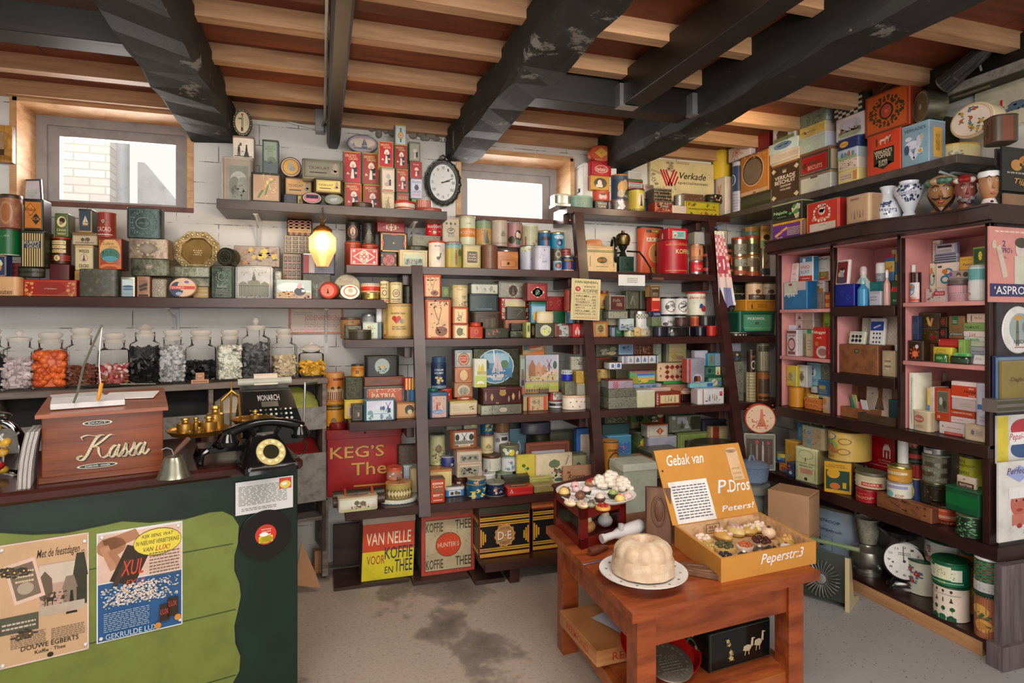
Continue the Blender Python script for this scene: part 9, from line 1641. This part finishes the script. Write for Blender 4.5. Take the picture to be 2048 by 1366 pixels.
def head(px,w_,yt,skin,lab,rz,turban,extra):
 p=atX(px,428,2.77);k=DD(p);s=w_*k/2*.9;h_=(426-yt)*k;r=root('carved_head',lab,'carved head',(2.77,p.y,1.956),(0,0,rz),'carved apothecary heads on the cornice')
 m=MB();Z=h_*.5;ring=[]
 for z,a,b,dy in((0,.85,.6,.1),(.07,.7,.55,.08),(.16,.48,.52,.05),(.24,.62,.68,-.03),(.34,.76,.82,-.06),(.46,.84,.9,-.05),(.58,.88,.92,-.02),(.7,.86,.9,0),(.82,.8,.84,.03),(.92,.6,.62,.04),(.98,.3,.3,.04)):ring.append([(math.cos(2*PI*j/20)*a*s,math.sin(2*PI*j/20)*b*s+dy*s,z*h_)for j in range(20)])
 m.loft(ring,skin);m.loft([[(x*s,-(y)*s,z*h_)for x,y in((-a,.86),(a,.86),(a*.6,.86+d),(-a*.6,.86+d))]for z,a,d in((.6,.06,.04),(.52,.1,.14),(.42,.17,.26),(.39,.14,.1))],skin)
 for e in(-1,1):
  m.ball(e*.33*s,-.83*s,.6*h_,.13*s,'eee',.1*s,.09*s,8).ball(e*.33*s,-.92*s,.6*h_,.06*s,'321',.03*s,.06*s,6).tube([(e*.14*s,-.92*s,.67*h_),(e*.34*s,-.92*s,.71*h_),(e*.54*s,-.8*s,.67*h_)],.05*s,'221',6).ball(e*.88*s,.02*s,.52*h_,.08*s,skin,.16*s,.2*s,8)
 m.ball(0,-.84*s,.28*h_,.22*s,'a33',.12*s,.1*s,8).ball(0,-.93*s,.275*h_,.13*s,'d77',.05*s,.05*s,6)
 m.build('head',r);extra(m2:=MB(),s,h_);m2.build('beard'if turban else'hair',r)
 if turban:
  m=MB()
  for i in range(12):
   t=2*PI*i/12;c=turban[i%len(turban)];m.ball(math.cos(t)*.82*s,math.sin(t)*.84*s,.82*h_,.34*s,c,.34*s,.28*s,8)
  m.ball(0,0,.9*h_,.7*s,turban[-1],.7*s,.12*h_);m.build('turban',r)
head(1884,60,350,'96683f','carved head with a green turban, gaping mouth and black moustache',-1.0,('465','576','a86'),lambda m,s,h_:[m.tube([(e*.06*s,-.95*s,.36*h_),(e*.34*s,-.92*s,.34*h_),(e*.6*s,-.76*s,.4*h_)],[.07*s,.07*s,.02*s],'1a1514',6)for e in(-1,1)]+[m.tube([(math.cos(t)*.8*s,math.sin(t)*.84*s-.04*s,(.42-.3*abs(math.cos((t+PI/2)/1.0))**.5*1.0+.3*abs(math.cos(t))-.12)*h_)for t in[PI+PI*i/10 for i in range(11)]],.09*s,'1a1514',6)])
head(1931,46,356,'7a4034','carved head with a red and white turban and grey beard',-.8,('922','ccb','822'),lambda m,s,h_:[m.ball(math.cos(t)*.62*s,math.sin(t)*.7*s-.1*s,(.22+.16*abs(math.cos(t))-.05*(i%2))*h_,.22*s,'6a6a70'if i%2 else'807e84',n=7)for i,t in enumerate([PI+PI*i/9 for i in range(10)])])
head(1978,44,346,'a5774f','carved head with black hair and a white headband, mouth open',-.6,None,lambda m,s,h_:(m.ball(0,.12*s,.84*h_,.96*s,'1a1818',.92*s,.2*h_),m.lathe([(.9*s,.7*h_),(.95*s,.76*h_),(.92*s,.84*h_)],'ddd',20,cap=False),m.lathe([(.8*s,0),(.56*s,.14*h_),(.5*s,.18*h_)],'dcc',16),m.ball(0,-.6*s,.08*h_,.16*s,'222')))
p=atX(1940,125,2.78);r=root('spotlight','black theatre spotlight hanging from the rail high on the side wall','spotlight',p,(0,0,0));d_=Vector((0,.115,-.055));MB().tube([-d_*.9,-d_*.5,-d_*.45,d_*.5,d_*.55,d_],[.022,.036,.038,.04,.046,.046],'2c2c2eG',16).build('body',r);MB().tube([d_,d_*1.06],[.047,.043],'888M',16).build('rim',r);MB().tube([(0,0,.035),(.03,0,.06),(.06,0,.0),(.07,0,-.03)],.008,'222',6).build('yoke',r)
tag(MB().tube([(2.85,1.9,2.51),(2.85,2.66,2.51)],.009,'776M').build('spotlight_rail'),'thin metal rail under the beam carrying the black spotlight','rail')
def ends(name,lab,cat,px,ops,base,y=1.822,th=.008,X1=3.06,nn=5):
 a=atY(px[0],px[1],y);b=atY(px[0],px[2],y);w_=X1-a.x;h_=a.z-b.z;m=MB().box(0,0,0,w_,th,h_,base);pr(m,ops,face_front(0,w_,0,0,h_),w_/h_,nn);return tag(m.build(name,None,(a.x,y,b.z)),lab,cat)
ends('poster','pink pill poster with a waving person and a dark blue name band','poster',(1979,452,604),'L 1 40 6 60 5 ecb;T 2 26 22 6 8 336;T ‘ASPRO’s 28 31 26 7 336;T in... 30 40 10 4 a55;E 58 28 22 24 dcc;E 58 20 24 14 443;R 62 58 34 40 ccb;G 22 46 9 44 18 cba;E 8 24 8 12 cba;R 44 84 88 17 336;T ‘ASPRO’ 38 84 60 11 eee','d38f88')
r=atY(2036,660,1.82);m=MB().lathe([(.1,0),(.105,.006),(.1,.01),(.001,.01)],'ddd',32,Matrix.Translation((0,0,0))@Matrix.Rotation(PI/2,4,'X'));pr(m,'E 52 46 66 66 9aa;X man 44 52 24 66 665;E 46 24 26 10 c94;X tree 70 48 30 40 788;T NESCAFE 56 76 46 9 334;L 1 56 88 40 6 b66',lambda u,v,o:(-.1+.2*u,-.01-o,-.1+.2*v),1);tag(m.build('tray',None,(r.x+.02,1.838,r.z)),'round white coffee tray with a figure under a yellow parasol','tray')
for i,(px,y0,y1,c,lab)in enumerate(((1989,712,800,'2a3560','dark blue notebook at the back of the hanging rack'),(1996,715,798,'6a8ab0','light blue notebook in the hanging rack'),(2003,722,800,'8a7840','olive notebook with script at the front of the hanging rack'))):ends('notebook',lab,'notebook',(px,y0,y1),'F 2 .6 998;I Dagboek 46 50 50 14 543'if i==2 else'F 3 1 99a',c,1.818-.014*i,.01,3.0)
ends('notebook_rack','grey wooden holder strip under the notebooks','rack',(1994,800,826),'H 2 443','6a625e',1.77,.06)
ends('sign','white and yellow cola sign with a red white and blue bottle cap','sign',(1994,832,928),'R 12 50 24 98 dc4;E 56 50 62 88 ddd;E 56 30 54 42 b34;E 56 72 54 40 358;R 56 50 60 26 eee;I Pepsi-Cola 54 48 56 18 b34','ddd',1.826)
ends('sign','white juice sign with a red faced person in a chef hat','sign',(1997,926,1086),'Q 40 16 50 22 9ad;I Perfect 36 12 40 8 536;T VRUCHTEN 80 12 30 4 447;T PRODUKTEN 80 17 30 4 447;E 40 54 34 34 b65;G 42 44 30 10 20 c76;R 36 40 34 14 eee;E 56 46 12 24 222;E 34 50 4 3 222;E 48 50 4 3 222;E 40 62 12 4 a22;R 38 74 24 14 c76;E 40 82 10 6 a22;L 4 84 50 26 40 333;I Perfect 66 90 36 5 536','e2e0dc',1.80)
ends('sign','black sign with a painted tiger and yellow lettering','sign',(2004,292,380),'E 64 30 60 36 b73;E 30 40 24 26 b84;N 14 6 221 30 90 14 46;L 1 40 58 60 10 998;I Tijgerlijm 60 78 70 16 c94','1e1e1e',1.80)
ends('board','plain brown cork board under the tiger sign','board',(2008,386,446),'N 30 2 764','8a6a50',1.81)
p=atX(1950,170,WX-.012);m=MB().box(-.012,-.55,0,0,0,.24,'d8cfb4');pr(m,'R 60 70 70 3 567;X mill 58 48 20 46 567;X house 34 62 16 14 678;N 20 3 678 14 90 58 74',lambda u,v,o:(-.012-o,-.55*u,.24*v),1.6);tag(m.build('poster',None,(WX-.001,p.y,p.z-.25)),'cream poster with a grey blue windmill on the side wall','poster')
ends('tin_sign','red and white tin panel with a black diamond of lettering','sign',(2004,200,296),'S 50 50 80 80 14 edd;Q 60 50 70 90 221;T VERKADE 60 44 44 8 dcc;T BESCHUIT 60 54 44 8 dcc','b23',1.99)
p=atY(1514,938,3.2);m=MB().rbox(-.1,0,0,.1,.05,.24,'776',.012);pr(m,'F 3 2 bba;R 50 52 80 74 432;X man 24 56 16 56 765;X man 42 52 16 60 987;X man 60 52 16 60 ba9;X man 78 56 16 52 643;E 42 24 12 10 a33;E 76 26 10 8 a33',face_front(-.1,.1,0,0,.24),.8);tag(m.build('biscuit_tin',None,(p.x+.02,3.2,.49),(0,0,-.5)),'framed tin with costumed musicians in the corner behind the pan','tin')
m=MB().lathe([(.09,0),(.095,.004),(.095,.045),(.09,.05)],'c85030',32,Matrix.Translation((0,.025,.095))@Matrix.Rotation(PI/2,4,'X'));pr(m,'E 50 50 92 92 db9;X lady 54 46 40 60 c64;N 50 5 c64 20 80 56 84;N 16 6 b53',face_front(-.095,.095,-.025,0,.19),1);tag(m.build('biscuit_tin',None,(p.x+.02,3.2,.7315),(0,0,-.5)),'round orange and cream tin standing above the musicians tin','tin')
p=atY(1503,965,2.99);z=p.z;r=root('paraffin_stove','grey cast stove on the floor carrying the enamel pan','stove',(p.x,p.y,0));MB().lathe([(.1,0),(.1,.03),(.07,.06),(.07,z-.06),(.1,z-.05),(.105,z-.005),(.09,z)],'7d8078',20).build('body',r);MB().tube([(.1,-.02,z-.03),(.15,-.02,z-.05),(.15,0,z-.2),(.07,0,z-.22)],.005,'443').build('handle',r)
r=root('enamel_pan','speckled blue grey enamel pan with a lid in the corner','pan',(p.x,p.y,z+.001));SP='9fb0c8+5f7390+7f93b0@300';MB().lathe([(.065,0),(.09,.02),(.1,.1),(.105,.105)],SP,28).tube([(.1,0,.09),(.135,-.02,.095),(.1,-.03,.09)],.006,SP).build('pot',r);MB().lathe([(.106,.106),(.08,.122),(.03,.13),(.001,.131)],SP,28).tube([(-.02,0,.128),(-.01,0,.16),(.01,0,.16),(.02,0,.128)],.007,SP).build('lid',r)
KP='b98f6aP'
for z0,z1,lab in((0,.29,'brown wooden carton under another one in the corner'),(.291,.50,'brown wooden carton with a folded lid, upper one in the corner')):
 m=MB().rbox(-.09,-.11,z0,.09,.11,z1,KP,.003);m.box(-.09,-.111,z1-.012,.09,-.109,z1-.009,'8a6444');tag(m.build('carton',None,(2.55,2.75,.001),(0,0,.5)),lab,'carton')
p=atZ(1640,1187,0);r=root('electric_heater','old cream and green electric heater with a ribbed round grille on the floor','heater',(p.x-.03,p.y-.03,0),(0,0,-1.05));CR_='cbb98eG'
for x in(-.16,.15):MB().prism([(q[0],q[1])for q in((-.09,0),(.1,0),(.1,.02),(.0,.05),(-.06,.26),(-.09,.27))],x,x+.02,CR_,Matrix.Rotation(PI/2,4,'Z')).build('side_frame',r)
m=MB().loft([[(x,y,z)for y,z in((-.07,.03),(.06,.03),(.075,.22),(.02,.24))]for x in(-.14,.14)],'2f3a2f',smooth=False);m.build('body',r);MB().tube([(-.16,.07,.27),(.17,.07,.27)],.012,'7d9268').build('handle',r);TH=Matrix.Translation((.02,-.055,.12))@Matrix.Rotation(PI/2-.25,4,'X');m=MB()
for i in range(28):t=2*PI*i/28;m.tube([(math.cos(t)*.03,math.sin(t)*.03,.004),(math.cos(t)*.075,math.sin(t)*.075,.012),(math.cos(t)*.09,math.sin(t)*.09,0)],.003,'aaaM',5,TH)
m.lathe([(.03,0),(.025,.012),(.001,.016)],'bbbM',16,TH);m.build('grille',r)
p=atX(1796,1120,2.84);k=DD(p);r=root('kitchen_scale','black kitchen scale with a white round dial and a wide pan','scale',(2.89,p.y+.01,ZL+.001),(0,0,-PI/2+.75));zc=p.z-ZL;TS=Matrix.Translation((0,-.05,zc))@Matrix.Rotation(PI/2-.12,4,'X');BI='141414G'
MB().loft([[(x*a,y*a,z)for x,y in outline_rr(-.08,-.07,.08,.07,.03)]for z,a in((0,1),(.02,.95),(.05,.55),(zc-.03,.5),(zc+.06,.4),(zc+.085,.25))],BI).lathe([(.092,-.02),(.098,.002),(.09,.004)],BI,32,TS).build('body',r);m=MB().lathe([(.089,.0045),(.001,.0047)],'e8e6e0',32,TS);ops=''.join('T %d %.0f %.0f 8 6 333;'%(i,50+38*math.sin(2*PI*i/12),50-38*math.cos(2*PI*i/12))for i in range(12));pr(m,ops+'L 2 50 30 30 10 666;G 48 30 2 42 2 222;E 50 50 8 8 222;E 22 56 5 5 222;E 78 56 5 5 222',lambda u,v,o:TS@Vector((-.089+.178*u,-.089+.178*v,.0049+o)),1);m.build('dial',r)
MB().tube([(0,0,zc+.08),(0,0,zc+.115)],.014,'7a4a30').lathe([(.05,zc+.105),(.05,zc+.12)],BI,16).build('stem',r);MB().lathe([(.05,zc+.121),(.1,zc+.128),(.115,zc+.15),(.117,zc+.153),(.1,zc+.135),(.001,zc+.132)],'222G',36).build('pan',r)
p=atX(1730,1146,2.84);r=root('glass_mixer','old chrome mixer with a ribbed glass beaker on the lowest side shelf','mixer',(2.86,p.y,ZL+.001));MB().lathe([(.07,0),(.07,.02),(.06,.03),(.085,.05),(.095,.09),(.085,.13),(.05,.15),(.045,.16)],'9a958cM',28).ball(-.02,-.09,.06,.014,'888M').build('motor_base',r);MB().lathe([(.045,.16),(.055,.2),(.063,.27),(.065,.325)],glassmat('beaker_glass',(.8,.8,.76,1)),24,cap=False).lathe([(.046,.165),(.056,.22),(.062,.3)],'bbb9ad+8f8d84@90',24,cap=False).build('glass_beaker',r)
for px,yt,yb,w_,X_,c,cc,lab in((1692,575,607,12,2.79,'9ab','ccb','small clear blue scent bottle'),(1708,568,606,13,2.79,'6a8a6a','c96','small green gold scent bottle'),(1726,556,606,20,2.79,'3f8fbf','9bb','blue lotion bottle with a glass stopper'),(1727,533,562,26,2.86,'cdd','dcc','wide faceted glass perfume bottle'),(1774,540,590,12,2.8,'d9a8a0','eee','slim pink bottle with a white cap')):
 p=atX(px,yb,X_);k=DD(p);w2=w_*k/2;z0=1.536;h_=max(.05,zat(yt,X_,p.y)-z0);r=root('scent_bottle',lab+' on the top shelf of the middle bay','bottle',(X_,p.y,z0));MB().lathe([(w2,0),(w2*1.02,h_*.1),(w2,h_*.6),(w2*.45,h_*.72),(w2*.4,h_*.8)],c+'G',14).build('glass_body',r);MB().lathe([(w2*.5,h_*.78),(w2*.5,h_*.95),(w2*.3,h_)],cc+'G',12).build('cap',r)
p=atX(1690,818,2.80);SW='8d5a34W';r=root('sewing_box','open wooden sewing box with a raised lid in the lowest middle bay','box',(2.80,2.565,.9195));p=Vector((0,2.565,0));MB().box(0,-.08,0,.11,.1,.01,SW).box(0,-.08,.01,.01,.1,.055,SW).box(.1,-.08,.01,.11,.1,.055,SW).box(.01,-.08,.01,.1,-.07,.055,SW).box(.01,.09,.01,.1,.1,.055,SW).build('body',r);MB().box(.112,-.08,.04,.124,.1,.175,SW).box(.108,-.06,.06,.1118,.08,.16,'5a3a26').box(.085,-.08,.055,.111,-.07,.17,SW).box(.085,.09,.055,.111,.1,.17,SW).build('lid',r)
rnd=random.Random(9)
for i,(c,lab)in enumerate((('ddd','white paper packet standing in the sewing box'),('c33','red needle packet standing in the sewing box'),('dcc','cream ribbon card standing in the sewing box'),('cd8','pale yellow packet standing in the sewing box'),('3a8a74','green card standing in the sewing box'))):tag(MB().box(-.002,-.02,0,.002,.02,rnd.uniform(.08,.12),c+'P').build('sewing_card',None,(2.83+.012*i,p.y-.045+.028*i,.930),(0,-.25,rnd.uniform(-.4,.4))),lab,'card')
p=atX(1752,850,2.752);r=root('spool_tray','dark flat wooden tray of thread reels before the pattern sheet','tray',(2.752,p.y,.9195));MB().box(0,-.11,0,.09,.11,.006,'432W').box(0,-.11,.006,.008,.11,.045,'432W').box(.008,-.11,.006,.09,-.102,.045,'432W').box(.008,.102,.006,.09,.11,.045,'432W').build('tray',r)
for i in range(14):
 c,cn=(('dcb','cream'),('4a8','green'),('b33','red'),('eee','white'),('c96','tan'),('335','dark blue'),('c54','orange'))[i%7];tag(MB().lathe([(.013,0),(.013,.004),(.009,.006),(.0095,.02),(.013,.022),(.013,.026)],c,10).build('thread_reel',None,(2.776+.03*(i//7),p.y+.085-.028*(i%7),.9262+.0),(0,0,0)),cn+' thread reel in the dark flat tray','thread reel','thread reels in the flat tray')
